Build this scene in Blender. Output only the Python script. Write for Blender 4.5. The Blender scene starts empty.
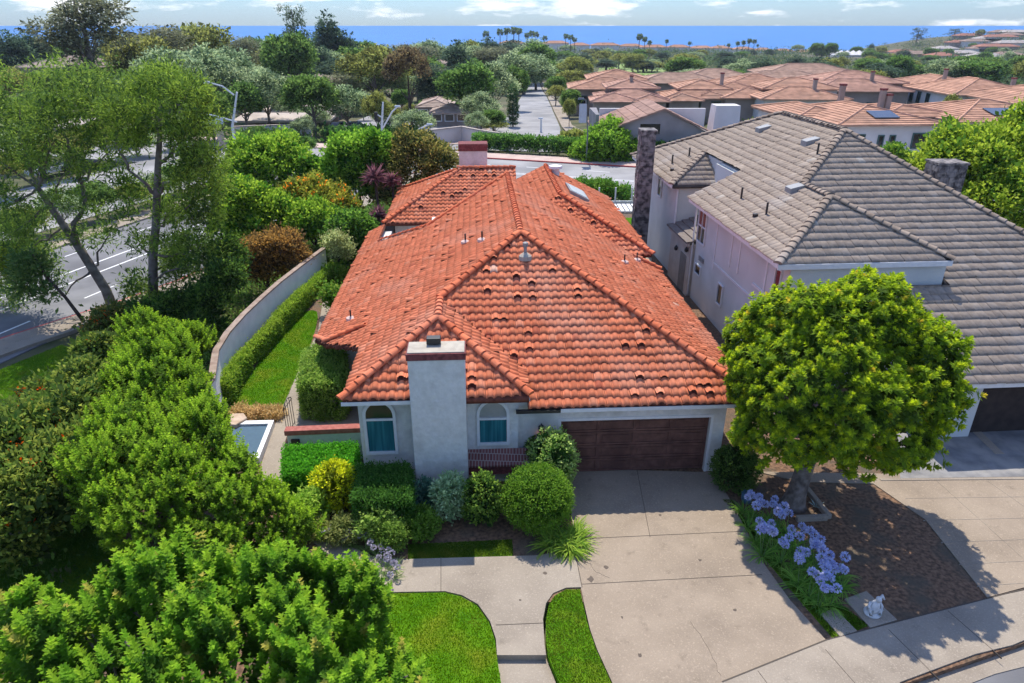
import bpy, math, random
import numpy as np
from mathutils import Vector

# ------------------------------------------------------------------ camera, sky, sun, exposure
scene = bpy.context.scene
COL = scene.collection
CAM_H = 13.75
PITCH = math.radians(24.87)
FPX = 683.0
cam_data = bpy.data.cameras.new("camera")
cam_data.sensor_width = 36.0
cam_data.lens = FPX / 1024.0 * 36.0
cam_data.clip_start = 0.3
cam_data.clip_end = 90000.0
cam = bpy.data.objects.new("camera", cam_data)
cam.location = (0, 0, CAM_H)
cam.rotation_euler = (math.pi / 2 - PITCH, 0, 0)
COL.objects.link(cam)
scene.camera = cam

SUN_EL = math.radians(59.0)
SUN_AZ = math.radians(-5.5)          # from +Y, positive towards +X
world = bpy.data.worlds.new("World")
scene.world = world
world.use_nodes = True
wn, wl = world.node_tree.nodes, world.node_tree.links
bg = wn["Background"]
sky = wn.new("ShaderNodeTexSky")
sky.sky_type = 'NISHITA'
sky.sun_disc = False
sky.sun_elevation = SUN_EL
sky.sun_rotation = SUN_AZ
sky.altitude = 50
sky.air_density = 1.0
sky.dust_density = 0.4
sky.ozone_density = 2.0
tc = wn.new("ShaderNodeTexCoord")
mp = wn.new("ShaderNodeMapping")
mp.inputs['Scale'].default_value = (9.0, 9.0, 42.0)
mp.inputs['Location'].default_value = (3.1, 0.4, 0.2)
nz = wn.new("ShaderNodeTexNoise")
nz.inputs['Scale'].default_value = 1.0
nz.inputs['Detail'].default_value = 9.0
nz.inputs['Roughness'].default_value = 0.58
rp = wn.new("ShaderNodeValToRGB")
rp.color_ramp.elements[0].position = 0.525
rp.color_ramp.elements[1].position = 0.64
mx = wn.new("ShaderNodeMixRGB")
mx.inputs[2].default_value = (5.6, 5.7, 5.8, 1)
wl.new(tc.outputs['Generated'], mp.inputs['Vector'])
wl.new(mp.outputs['Vector'], nz.inputs['Vector'])
wl.new(nz.outputs['Fac'], rp.inputs['Fac'])
wl.new(rp.outputs['Color'], mx.inputs['Fac'])
tintn = wn.new("ShaderNodeMixRGB")
tintn.blend_type = 'MULTIPLY'
tintn.inputs[0].default_value = 1.0
tintn.inputs[2].default_value = (0.45, 0.63, 0.94, 1)
wl.new(sky.outputs['Color'], tintn.inputs[1])
sepz = wn.new("ShaderNodeSeparateXYZ")
wl.new(tc.outputs['Generated'], sepz.inputs[0])
hzn = wn.new("ShaderNodeMapRange")             # sky dimmed towards the horizon, kept strong overhead for the ambient light
hzn.inputs['From Max'].default_value = 0.30
hzn.inputs['To Min'].default_value = 0.60
hzn.inputs['To Max'].default_value = 1.05
wl.new(sepz.outputs['Z'], hzn.inputs['Value'])
scl = wn.new("ShaderNodeVectorMath")
scl.operation = 'SCALE'
wl.new(tintn.outputs['Color'], scl.inputs[0])
wl.new(hzn.outputs['Result'], scl.inputs['Scale'])
wl.new(scl.outputs['Vector'], mx.inputs[1])
wl.new(mx.outputs['Color'], bg.inputs['Color'])
bg.inputs["Strength"].default_value = 0.15

sun_data = bpy.data.lights.new("sun", 'SUN')
sun_data.energy = 3.5
sun_data.angle = math.radians(0.5)
sun_data.color = (1.0, 0.93, 0.82)
sun = bpy.data.objects.new("sun", sun_data)
to_sun = Vector((math.sin(SUN_AZ) * math.cos(SUN_EL), math.cos(SUN_AZ) * math.cos(SUN_EL), math.sin(SUN_EL)))
sun.rotation_euler = to_sun.to_track_quat('Z', 'Y').to_euler()
sun.location = (0, 0, 60)
COL.objects.link(sun)
vs = scene.view_settings
vs.view_transform = 'Standard'
vs.look = 'None'
vs.gamma = 1.0
vs.use_curve_mapping = False
vs.exposure = 0.75
scene.cycles.max_bounces = 6
scene.cycles.transparent_max_bounces = 8
scene.cycles.use_denoising = True

# ------------------------------------------------------------------ survey helpers (where a sight line meets a height or a distance)
def at(x, y, z=0.0):
    a = (x - 512.0) / FPX
    b = (341.5 - y) / FPX
    dy = math.cos(PITCH) + b * math.sin(PITCH)
    dz = -math.sin(PITCH) + b * math.cos(PITCH)
    t = (z - CAM_H) / dz
    return Vector((a * t, dy * t, z))

def atY(x, y, Y):
    a = (x - 512.0) / FPX
    b = (341.5 - y) / FPX
    dy = math.cos(PITCH) + b * math.sin(PITCH)
    dz = -math.sin(PITCH) + b * math.cos(PITCH)
    t = Y / dy
    return Vector((a * t, Y, CAM_H + dz * t))

def poly(pts, z=0.0):
    return [tuple(at(x, y, z)[:2]) for x, y in pts]

def smooth_closed(pts, n=4):
    out = []
    m = len(pts)
    for i in range(m):
        p0, p1, p2, p3 = [np.array(pts[(i + k - 1) % m]) for k in range(4)]
        for j in range(n):
            t = j / n
            out.append(tuple(0.5 * ((2 * p1) + (-p0 + p2) * t + (2 * p0 - 5 * p1 + 4 * p2 - p3) * t * t + (-p0 + 3 * p1 - 3 * p2 + p3) * t ** 3)))
    return out

# ------------------------------------------------------------------ materials
def new_mat(name):
    m = bpy.data.materials.new(name)
    m.use_nodes = True
    return m, m.node_tree.nodes, m.node_tree.links, m.node_tree.nodes["Principled BSDF"]

def noise_mat(name, c1, c2, scale=3.0, rough=0.8, bump=0.0, bscale=None, detail=6.0, spec=0.3, lo=0.35, hi=0.65, c3=None, s3=0.3, metallic=0.0):
    m, n, l, p = new_mat(name)
    tcn = n.new("ShaderNodeNewGeometry")
    t = n.new("ShaderNodeTexNoise")
    t.inputs['Scale'].default_value = scale
    t.inputs['Detail'].default_value = detail
    l.new(tcn.outputs['Position'], t.inputs['Vector'])
    r = n.new("ShaderNodeValToRGB")
    r.color_ramp.elements[0].position = lo
    r.color_ramp.elements[1].position = hi
    r.color_ramp.elements[0].color = (*c1, 1)
    r.color_ramp.elements[1].color = (*c2, 1)
    l.new(t.outputs['Fac'], r.inputs['Fac'])
    outc = r.outputs['Color']
    if c3 is not None:
        t3 = n.new("ShaderNodeTexNoise")
        t3.inputs['Scale'].default_value = s3
        t3.inputs['Detail'].default_value = 5
        l.new(tcn.outputs['Position'], t3.inputs['Vector'])
        r3 = n.new("ShaderNodeValToRGB")
        r3.color_ramp.elements[0].position = 0.48
        r3.color_ramp.elements[1].position = 0.68
        l.new(t3.outputs['Fac'], r3.inputs['Fac'])
        mm = n.new("ShaderNodeMixRGB")
        l.new(r3.outputs['Color'], mm.inputs['Fac'])
        l.new(outc, mm.inputs[1])
        mm.inputs[2].default_value = (*c3, 1)
        outc = mm.outputs['Color']
    l.new(outc, p.inputs['Base Color'])
    p.inputs['Roughness'].default_value = rough
    p.inputs['Specular IOR Level'].default_value = spec
    p.inputs['Metallic'].default_value = metallic
    if bump:
        tb = n.new("ShaderNodeTexNoise")
        tb.inputs['Scale'].default_value = bscale or scale * 4
        tb.inputs['Detail'].default_value = 5
        l.new(tcn.outputs['Position'], tb.inputs['Vector'])
        bm_ = n.new("ShaderNodeBump")
        bm_.inputs['Strength'].default_value = bump
        bm_.inputs['Distance'].default_value = 0.03
        l.new(tb.outputs['Fac'], bm_.inputs['Height'])
        l.new(bm_.outputs['Normal'], p.inputs['Normal'])
    return m

def tint_mat(name, rough=0.8, spec=0.25, nscale=8.0, namp=0.35, stain=None, sscale=0.5, stain_lo=0.55, stain_hi=0.75):
    """base colour from the per-face 'tint' attribute, broken up by noise and optional weather stains"""
    m, n, l, p = new_mat(name)
    a = n.new("ShaderNodeAttribute")
    a.attribute_name = "tint"
    g = n.new("ShaderNodeNewGeometry")
    t = n.new("ShaderNodeTexNoise")
    t.inputs['Scale'].default_value = nscale
    t.inputs['Detail'].default_value = 5
    l.new(g.outputs['Position'], t.inputs['Vector'])
    r = n.new("ShaderNodeMapRange")
    r.inputs['From Min'].default_value = 0.3
    r.inputs['From Max'].default_value = 0.7
    r.inputs['To Min'].default_value = 1 - namp
    r.inputs['To Max'].default_value = 1 + namp
    l.new(t.outputs['Fac'], r.inputs['Value'])
    mul = n.new("ShaderNodeVectorMath")
    mul.operation = 'SCALE'
    l.new(a.outputs['Color'], mul.inputs[0])
    l.new(r.outputs['Result'], mul.inputs['Scale'])
    outc = mul.outputs['Vector']
    if stain is not None:
        t3 = n.new("ShaderNodeTexNoise")
        t3.inputs['Scale'].default_value = sscale
        t3.inputs['Detail'].default_value = 8
        l.new(g.outputs['Position'], t3.inputs['Vector'])
        r3 = n.new("ShaderNodeMapRange")
        r3.inputs['From Min'].default_value = stain_lo
        r3.inputs['From Max'].default_value = stain_hi
        l.new(t3.outputs['Fac'], r3.inputs['Value'])
        mm = n.new("ShaderNodeMixRGB")
        l.new(r3.outputs['Result'], mm.inputs['Fac'])
        l.new(outc, mm.inputs[1])
        mm.inputs[2].default_value = (*stain, 1)
        outc = mm.outputs['Color']
    l.new(outc, p.inputs['Base Color'])
    p.inputs['Roughness'].default_value = rough
    p.inputs['Specular IOR Level'].default_value = spec
    return m

def leaf_mat(name, transl=0.3, rough=0.5, spec=0.25, val=1.55, sat=1.0):
    m, n, l, p = new_mat(name)
    a = n.new("ShaderNodeAttribute")
    a.attribute_name = "tint"
    oi = n.new("ShaderNodeObjectInfo")
    hs = n.new("ShaderNodeHueSaturation")
    r = n.new("ShaderNodeMapRange")
    r.inputs['To Min'].default_value = 0.491
    r.inputs['To Max'].default_value = 0.505
    l.new(oi.outputs['Random'], r.inputs['Value'])
    l.new(r.outputs['Result'], hs.inputs['Hue'])
    l.new(a.outputs['Color'], hs.inputs['Color'])
    hs.inputs['Value'].default_value = val
    hs.inputs['Saturation'].default_value = sat
    l.new(hs.outputs['Color'], p.inputs['Base Color'])
    p.inputs['Roughness'].default_value = rough
    p.inputs['Specular IOR Level'].default_value = spec
    tr = n.new("ShaderNodeBsdfTranslucent")
    l.new(hs.outputs['Color'], tr.inputs['Color'])
    mixs = n.new("ShaderNodeMixShader")
    mixs.inputs['Fac'].default_value = transl
    l.new(p.outputs['BSDF'], mixs.inputs[1])
    l.new(tr.outputs['BSDF'], mixs.inputs[2])
    l.new(mixs.outputs['Shader'], n["Material Output"].inputs['Surface'])
    return m

def plain_mat(name, c, rough=0.6, spec=0.4, metallic=0.0, emit=None):
    m, n, l, p = new_mat(name)
    t = n.new("ShaderNodeTexNoise")
    t.inputs['Scale'].default_value = 5.0
    g = n.new("ShaderNodeNewGeometry")
    l.new(g.outputs['Position'], t.inputs['Vector'])
    r = n.new("ShaderNodeValToRGB")
    r.color_ramp.elements[0].color = (*[x * 0.85 for x in c], 1)
    r.color_ramp.elements[1].color = (*[min(1, x * 1.12) for x in c], 1)
    l.new(t.outputs['Fac'], r.inputs['Fac'])
    l.new(r.outputs['Color'], p.inputs['Base Color'])
    p.inputs['Roughness'].default_value = rough
    p.inputs['Specular IOR Level'].default_value = spec
    p.inputs['Metallic'].default_value = metallic
    if emit:
        p.inputs['Emission Color'].default_value = (*emit[:3], 1)
        p.inputs['Emission Strength'].default_value = emit[3]
    return m

# ------------------------------------------------------------------ mesh builders
class MB:
    def __init__(s):
        s.v, s.f, s.c = [], [], []
        s.n = 0
    def add(s, verts, faces, tint=None):
        b = s.n
        s.v.extend([tuple(x) for x in verts])
        s.f.extend([tuple(i + b for i in f) for f in faces])
        s.c.extend([tint or (0.5, 0.5, 0.5)] * len(faces))
        s.n += len(verts)
        return s
    def hexa(s, p, tint=None):            # 8 corners: bottom 4 ccw, top 4 ccw
        return s.add(p, [(3, 2, 1, 0), (4, 5, 6, 7), (0, 1, 5, 4), (1, 2, 6, 5), (2, 3, 7, 6), (3, 0, 4, 7)], tint)
    def box(s, lo, hi, fr=None, tint=None):
        x0, y0, z0 = lo
        x1, y1, z1 = hi
        p = [(x0, y0, z0), (x1, y0, z0), (x1, y1, z0), (x0, y1, z0), (x0, y0, z1), (x1, y0, z1), (x1, y1, z1), (x0, y1, z1)]
        if fr:
            p = [fr(*q) for q in p]
        return s.hexa(p, tint)
    def slab(s, pts, z0, z1, fr=None, tint=None):
        a = sum(pts[i][0] * pts[(i + 1) % len(pts)][1] - pts[(i + 1) % len(pts)][0] * pts[i][1] for i in range(len(pts)))
        if a < 0:
            pts = pts[::-1]
        n = len(pts)
        v = [(x, y, z0) for x, y in pts] + [(x, y, z1) for x, y in pts]
        if fr:
            v = [fr(*q) for q in v]
        f = [tuple(range(n, 2 * n)), tuple(range(n - 1, -1, -1))] + [(i, (i + 1) % n, n + (i + 1) % n, n + i) for i in range(n)]
        return s.add(v, f, tint)
    def tube(s, pts, radii, seg=8, tint=None, cap=True):
        pts = [Vector(p) for p in pts]
        if not hasattr(radii, '__len__'):
            radii = [radii] * len(pts)
        vs_, fs = [], []
        up = Vector((0.3, 0.2, 1)).normalized()
        for i, p in enumerate(pts):
            d = (pts[min(i + 1, len(pts) - 1)] - pts[max(i - 1, 0)]).normalized()
            a = d.cross(up)
            if a.length < 0.05:
                a = d.cross(Vector((1, 0, 0)))
            a.normalize()
            b = d.cross(a)
            for k in range(seg):
                th = 2 * math.pi * k / seg
                vs_.append(p + (a * math.cos(th) + b * math.sin(th)) * radii[i])
        for i in range(len(pts) - 1):
            for k in range(seg):
                fs.append((i * seg + k, i * seg + (k + 1) % seg, (i + 1) * seg + (k + 1) % seg, (i + 1) * seg + k))
        if cap:
            fs.append(tuple(range(seg - 1, -1, -1)))
            fs.append(tuple(range((len(pts) - 1) * seg, len(pts) * seg)))
        return s.add(vs_, fs, tint)
    def lathe(s, prof, c=(0, 0, 0), seg=16, tint=None):
        vs_, fs = [], []
        for r, z in prof:
            for k in range(seg):
                th = 2 * math.pi * k / seg
                vs_.append((c[0] + r * math.cos(th), c[1] + r * math.sin(th), c[2] + z))
        for i in range(len(prof) - 1):
            for k in range(seg):
                fs.append((i * seg + k, i * seg + (k + 1) % seg, (i + 1) * seg + (k + 1) % seg, (i + 1) * seg + k))
        fs.append(tuple(range(seg - 1, -1, -1)))
        fs.append(tuple(range((len(prof) - 1) * seg, len(prof) * seg)))
        return s.add(vs_, fs, tint)
    def blob(s, c, r, seg=14, rings=9, jit=0.08, rng=None, tint=None):
        rng = rng or np.random.default_rng(1)
        vs_, fs = [], []
        for i in range(rings + 1):
            ph = math.pi * i / rings
            for k in range(seg):
                th = 2 * math.pi * k / seg
                q = 1 + rng.uniform(-jit, jit)
                vs_.append((c[0] + r[0] * q * math.sin(ph) * math.cos(th), c[1] + r[1] * q * math.sin(ph) * math.sin(th), c[2] + r[2] * q * math.cos(ph)))
        for i in range(rings):
            for k in range(seg):
                fs.append((i * seg + k, (i + 1) * seg + k, (i + 1) * seg + (k + 1) % seg, i * seg + (k + 1) % seg))
        return s.add(vs_, fs, tint)

ORG = {}
def link(o, parent=None):
    COL.objects.link(o)
    if parent is not None:
        o.parent = parent
    return o

def world_org(o):
    return ORG.get(o.name, Vector((0, 0, 0))) if o is not None else Vector((0, 0, 0))

def obj(name, mb, mat, parent=None, local=False, smooth=False, bevel=0.0, tint=False):
    me = bpy.data.meshes.new(name)
    org = Vector((0, 0, 0)) if local else world_org(parent)
    me.from_pydata([(x - org.x, y - org.y, z - org.z) for x, y, z in mb.v], [], mb.f)
    me.materials.append(mat)
    if smooth:
        me.polygons.foreach_set("use_smooth", [True] * len(me.polygons))
    if tint:
        at_ = me.attributes.new("tint", 'FLOAT_COLOR', 'FACE')
        at_.data.foreach_set("color", np.array([(*c, 1.0) for c in mb.c], np.float32).ravel())
    o = bpy.data.objects.new(name, me)
    link(o, parent)
    if bevel:
        b = o.modifiers.new("bevel", 'BEVEL')
        b.width = bevel
        b.segments = 2
        b.limit_method = 'ANGLE'
    ORG[o.name] = org if not local else world_org(parent)
    return o

def np_mesh(name, v, q, col, mat, smooth=False):
    """quads from numpy arrays with a colour per face"""
    me = bpy.data.meshes.new(name)
    nv, nf = len(v), len(q)
    me.vertices.add(nv)
    me.vertices.foreach_set("co", np.ascontiguousarray(v, np.float32).ravel())
    me.loops.add(nf * 4)
    me.polygons.add(nf)
    me.loops.foreach_set("vertex_index", np.ascontiguousarray(q, np.int32).ravel())
    me.polygons.foreach_set("loop_start", np.arange(0, nf * 4, 4, dtype=np.int32))
    me.update(calc_edges=True)
    if col is not None:
        a = me.attributes.new("tint", 'FLOAT_COLOR', 'FACE')
        c4 = np.ones((nf, 4), np.float32)
        c4[:, :3] = col
        a.data.foreach_set("color", c4.ravel())
    if smooth:
        me.polygons.foreach_set("use_smooth", np.ones(nf, bool))
    me.materials.append(mat)
    return me

def np_obj(name, v, q, col, mat, parent=None, smooth=False):
    org = world_org(parent)
    v = np.asarray(v, float) - np.array(org)
    o = bpy.data.objects.new(name, np_mesh(name, v, q, col, mat, smooth))
    link(o, parent)
    ORG[o.name] = org
    return o

def tag(o, label=None, cat=None, group=None, kind=None):
    if label: o["label"] = label
    if cat: o["category"] = cat
    if group: o["group"] = group
    if kind: o["kind"] = kind
    return o

def thing(name, label, cat, loc=(0, 0, 0), group=None):
    o = bpy.data.objects.new(name, None)
    o.empty_display_size = 0.2
    o.location = loc
    link(o)
    ORG[o.name] = Vector(loc)
    return tag(o, label, cat, group)

def struct(name, mb, mat, **k):
    o = obj(name, mb, mat, **k)
    o["kind"] = "structure"
    return o

# ------------------------------------------------------------------ leaves
def norm(a):
    return a / np.maximum(np.linalg.norm(a, axis=1, keepdims=True), 1e-9)

class Leaves:
    def __init__(s, seed=0):
        s.rng = np.random.default_rng(seed)
        s.V, s.C = [], []
    def add(s, c, d, L, W, col, curl=0.25):
        """diamond leaves: base c, direction d, length L, width W"""
        n = len(c)
        r = s.rng.normal(size=(n, 3)) * 0.6 + np.array([0.0, 0.1, 1.0])
        side = norm(np.cross(d, r))
        nrm = np.cross(side, d)
        L = np.broadcast_to(np.asarray(L, float), (n,))[:, None]
        W = np.broadcast_to(np.asarray(W, float), (n,))[:, None]
        v = np.stack([c, c + d * L * 0.5 + side * W * 0.5 + nrm * L * curl * 0.3, c + d * L - nrm * L * curl * 0.2, c + d * L * 0.5 - side * W * 0.5 + nrm * L * curl * 0.3], 1)
        s.V.append(v.reshape(-1, 3))
        s.C.append(np.broadcast_to(np.asarray(col, float), (n, 3)))
    def flat(s, c, d, up, L, W, col):
        n = len(c)
        side = norm(np.cross(d, up))
        nrm = np.cross(side, d)
        L = np.broadcast_to(np.asarray(L, float), (n,))[:, None]
        W = np.broadcast_to(np.asarray(W, float), (n,))[:, None]
        v = np.stack([c, c + d * L * 0.55 + side * W * 0.5 + nrm * L * 0.06, c + d * L - nrm * L * 0.1, c + d * L * 0.55 - side * W * 0.5 + nrm * L * 0.06], 1)
        s.V.append(v.reshape(-1, 3))
        s.C.append(np.broadcast_to(np.asarray(col, float), (n, 3)))
    def data(s):
        v = np.concatenate(s.V)
        return v, np.arange(len(v)).reshape(-1, 4), np.concatenate(s.C)
    def obj(s, name, mat, parent=None):
        v, q, c = s.data()
        return np_obj(name, v, q, c, mat, parent)
    def mesh(s, name, mat):
        v, q, c = s.data()
        return np_mesh(name, v, q, c, mat)

def sphere_dirs(rng, n, zmin=-1.0):
    z = rng.uniform(zmin, 1, n)
    th = rng.uniform(0, 2 * math.pi, n)
    r = np.sqrt(1 - z * z)
    return np.stack([r * np.cos(th), r * np.sin(th), z], 1)

def lobe_points(rng, lobes, n, shell=(0.85, 1.02), zmin=-0.6, cull=0.82):
    """points near the surface of a union of ellipsoids, with outward normals"""
    lobes = np.array(lobes, float)
    area = (lobes[:, 3] * lobes[:, 4] + lobes[:, 3] * lobes[:, 5] + lobes[:, 4] * lobes[:, 5])
    P, N = [], []
    got, tries = 0, 0
    while got < n and tries < 12:
        tries += 1
        k = rng.choice(len(lobes), size=n * 2, p=area / area.sum())
        d = sphere_dirs(rng, n * 2, zmin)
        rr = rng.uniform(shell[0], shell[1], n * 2)[:, None]
        p = lobes[k, :3] + d * lobes[k, 3:6] * rr
        nn = norm(d / lobes[k, 3:6])
        ok = np.ones(len(p), bool)
        if cull:
            for j in range(len(lobes)):
                e = (((p - lobes[j, :3]) / lobes[j, 3:6]) ** 2).sum(1)
                ok &= ~((e < cull * cull) & (k != j))
        P.append(p[ok]); N.append(nn[ok])
        got += ok.sum()
    return np.concatenate(P)[:n], np.concatenate(N)[:n]

def mixcol(rng, n, c1, c2, jit=0.12):
    t = rng.uniform(0, 1, n)[:, None]
    c = np.array(c1) * (1 - t) + np.array(c2) * t
    return c * (1 + rng.uniform(-jit, jit, (n, 1)))

def wob(P, f, ph=0.0):
    x, y, z = P[:, 0] * f, P[:, 1] * f, P[:, 2] * f
    return (np.sin(x * 1.7 + 1.3 * np.sin(y * 1.1 + ph) + ph) + np.sin(y * 1.9 + 1.2 * np.sin(z * 1.3 + ph * 2) + 2.1) + np.sin(z * 2.1 + 1.4 * np.sin(x * 0.9 + ph) + 4.2)) / 3.0

def bushy(seed, lobes, nclump, per, L, W, c1, c2, spread=0.12, zmin=-0.5, inner=0.35, shell=(0.86, 1.03), up=0.3, cinner=None, lv=None, droop=0.0, relief=0.16, rfreq=None, gap=-0.42):
    """foliage of loose leaf clumps over lobes; returns a Leaves"""
    lv = lv or Leaves(seed)
    rng = lv.rng
    rm = float(np.median([l[3] for l in sorted(lobes, key=lambda l: -l[3])[:max(1, len(lobes) // 4)]]))
    fq = rfreq or 2.6 / max(rm, 0.15)
    def put(n, sh, cc1, cc2, LL, WW, sp, cull=0.82):
        P, N = lobe_points(rng, lobes, n, sh, zmin, cull)
        if cull > 0.6 and relief:
            w1 = wob(P, fq, seed); w2 = wob(P, fq * 2.3, seed + 1.7)
            P = P + N * (rm * relief * (w1 + 0.5 * w2))[:, None]
            keep = (w1 + 0.5 * w2) > gap + rng.normal(size=len(P)) * 0.1
            P, N = P[keep], N[keep]
        cc = mixcol(rng, len(P), cc1, cc2)
        P = np.repeat(P, per, 0); N = np.repeat(N, per, 0); cc = np.repeat(cc, per, 0)
        m = len(P)
        off = rng.normal(size=(m, 3)) * sp
        d = norm(N * 0.7 + rng.normal(size=(m, 3)) * 0.6 + np.array([0, 0, up - droop]))
        lv.add(P + off, d, LL * rng.uniform(0.7, 1.3, m), WW * rng.uniform(0.7, 1.3, m), cc * (1 + rng.uniform(-0.15, 0.15, (m, 1))))
    put(nclump, shell, c1, c2, L, W, spread)
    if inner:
        k1 = np.array(cinner if cinner is not None else c1)  # inner leaves coloured darker, so gaps between clumps look shaded
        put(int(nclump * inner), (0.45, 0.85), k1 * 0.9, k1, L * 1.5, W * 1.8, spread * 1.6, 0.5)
    return lv

def rosettes(lv, P, A, k, L, W, col_tip, col_out, tiers=2, step=0.07, spread0=0.35, spread1=1.25):
    """whorls of leaves round shoot tips: P tips, A shoot axes"""
    rng = lv.rng
    n = len(P)
    ref = norm(np.cross(A, rng.normal(size=(n, 3))))
    ref2 = np.cross(A, ref)
    for t in range(tiers):
        f = t / max(1, tiers - 1)
        kk = k if t else max(4, k - 2)
        for j in range(kk):
            th = 2 * math.pi * (j + 0.5 * t) / kk + rng.uniform(-0.25, 0.25, n)
            rad = ref * np.cos(th)[:, None] + ref2 * np.sin(th)[:, None]
            ang = (spread0 + (spread1 - spread0) * f) + rng.uniform(-0.2, 0.2, n)
            d = norm(A * np.cos(ang)[:, None] + rad * np.sin(ang)[:, None])
            ct = np.array(col_tip)
            if ct.ndim == 1:
                ct = np.broadcast_to(ct, (n, 3))
            co = np.broadcast_to(np.array(col_out), (n, 3))
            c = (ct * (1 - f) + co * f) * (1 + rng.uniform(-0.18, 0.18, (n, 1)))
            lv.flat(P - A * step * t, d, A, L * (0.7 + 0.4 * f) * rng.uniform(0.8, 1.2, n), W * (0.75 + 0.35 * f), c)
    return lv
# ------------------------------------------------------------------ ground
def zt(X, Y):
    X = np.asarray(X, float); Y = np.asarray(Y, float)
    z = np.interp(Y, [-80, 50, 58, 100, 160, 250, 450, 700, 950, 1060, 1500], [-0.35, -0.35, -1.05, -1.2, -3, -7, -12, -15, -17, -74, -85])
    t = np.clip((-12.6 - X) / 5.0, 0, 1)
    t = t * t * (3 - 2 * t)
    z = np.where(Y < 58, z * (1 - t) + np.minimum(z, -1.05) * t, z)
    # headland and far hill on the right
    s = np.clip((X - 400) / 220.0, 0, 1); s = s * s * (3 - 2 * s)
    hill = s * 25 * np.exp(-((Y - 950) / 260.0) ** 2) * (1 + 0.18 * np.sin(X * 0.017))
    hill2 = 40 * np.exp(-((X - 1900) / 600.0) ** 2 - ((Y - 1400) / 500.0) ** 2)
    z = z + hill
    z = np.maximum(z, np.where(hill2 > 2, -40 + hill2 * 1.4, -200))
    und = np.sin(X * 0.021 + 1.3) * np.cos(Y * 0.017) * 1.4 * np.clip((Y - 220) / 200.0, 0, 1)
    return z + und

def ztf(x, y):
    return float(zt(x, y))

def at_t(x, y, dz=0.0):
    z = -1.0
    for _ in range(60):
        p = at(x, y, z)
        z = 0.5 * z + 0.5 * (ztf(p.x, p.y) + dz)
    return at(x, y, z)

def grid_ground():
    ys = np.concatenate([np.arange(-40, 70, 1.5), np.arange(70, 200, 5), np.geomspace(200, 2600, 70)])
    us = np.concatenate([np.linspace(-1, 1, 121)])
    V = []
    for y in ys:
        half = 70 + abs(y) * 1.35
        for u in us:
            V.append((u * half, y))
    V = np.array(V)
    z = zt(V[:, 0], V[:, 1])
    V = np.column_stack([V, z])
    n, m = len(ys), len(us)
    q = []
    for i in range(n - 1):
        for j in range(m - 1):
            q.append((i * m + j, i * m + j + 1, (i + 1) * m + j + 1, (i + 1) * m + j))
    return V, np.array(q)

M_ground = noise_mat("ground_cover", (0.045, 0.06, 0.02), (0.11, 0.105, 0.05), scale=0.35, rough=0.95, bump=0.4, bscale=2.0, c3=(0.15, 0.125, 0.075), s3=0.06)
V, q = grid_ground()
g = np_obj("ground", V, q, None, M_ground, smooth=True)
g["kind"] = "structure"

M_sea = noise_mat("sea_water", (0.003, 0.13, 0.40), (0.008, 0.165, 0.46), scale=0.004, rough=0.6, spec=0.08, bump=0.25, bscale=0.08)
mb = MB().add([(-80000, 700, -72), (80000, 700, -72), (80000, 80000, -72), (-80000, 80000, -72)], [(0, 1, 2, 3)])
struct("sea", mb, M_sea)

M_soil = noise_mat("mulch_soil", (0.085, 0.052, 0.032), (0.25, 0.145, 0.085), scale=9.0, rough=0.95, bump=0.9, bscale=22, c3=(0.10, 0.085, 0.06), s3=0.9)
def concrete(name, c1, c2, stain):
    m = noise_mat(name, c1, c2, scale=0.8, rough=0.92, bump=0.25, bscale=45, c3=stain, s3=0.5, lo=0.2, hi=0.8, spec=0.12, detail=10)
    n, l = m.node_tree.nodes, m.node_tree.links
    p = n["Principled BSDF"]
    src = p.inputs['Base Color'].links[0].from_socket
    g_ = n.new("ShaderNodeNewGeometry")
    def layer(src, scale, lo, hi, col, det=6):
        t = n.new("ShaderNodeTexNoise"); t.inputs['Scale'].default_value = scale; t.inputs['Detail'].default_value = det
        l.new(g_.outputs['Position'], t.inputs['Vector'])
        r = n.new("ShaderNodeMapRange"); r.inputs['From Min'].default_value = lo; r.inputs['From Max'].default_value = hi; r.inputs['To Max'].default_value = 0.75
        l.new(t.outputs['Fac'], r.inputs['Value'])
        mm = n.new("ShaderNodeMixRGB"); mm.inputs[2].default_value = (*col, 1)
        l.new(r.outputs['Result'], mm.inputs['Fac']); l.new(src, mm.inputs[1])
        return mm.outputs['Color']
    src = layer(src, 2.6, 0.60, 0.78, [x * 0.72 for x in c1])
    src = layer(src, 22.0, 0.55, 0.75, [x * 1.25 for x in c2], 3)
    src = layer(src, 60.0, 0.60, 0.75, [x * 0.6 for x in c1], 2)
    l.new(src, p.inputs['Base Color'])
    return m
M_conc = concrete("concrete", (0.262, 0.21, 0.155), (0.35, 0.285, 0.215), (0.245, 0.197, 0.148))
M_conc2 = concrete("concrete_pale", (0.275, 0.233, 0.183), (0.36, 0.31, 0.248), (0.25, 0.211, 0.167))
M_joint = plain_mat("joint_dark", (0.10, 0.085, 0.07), 0.95, 0.1)
M_asph = noise_mat("asphalt", (0.15, 0.15, 0.155), (0.21, 0.21, 0.215), scale=0.5, rough=0.92, bump=0.15, bscale=25, c3=(0.12, 0.12, 0.125), s3=0.15)
M_asphL = noise_mat("asphalt_bleached", (0.24, 0.235, 0.235), (0.33, 0.325, 0.32), scale=0.3, rough=0.92, bump=0.1, bscale=20, c3=(0.20, 0.2, 0.2), s3=0.1)
M_white = plain_mat("road_paint_white", (0.72, 0.72, 0.70), 0.7, 0.2)
M_redcurb = plain_mat("kerb_paint_red", (0.42, 0.09, 0.08), 0.7, 0.2)
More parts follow.
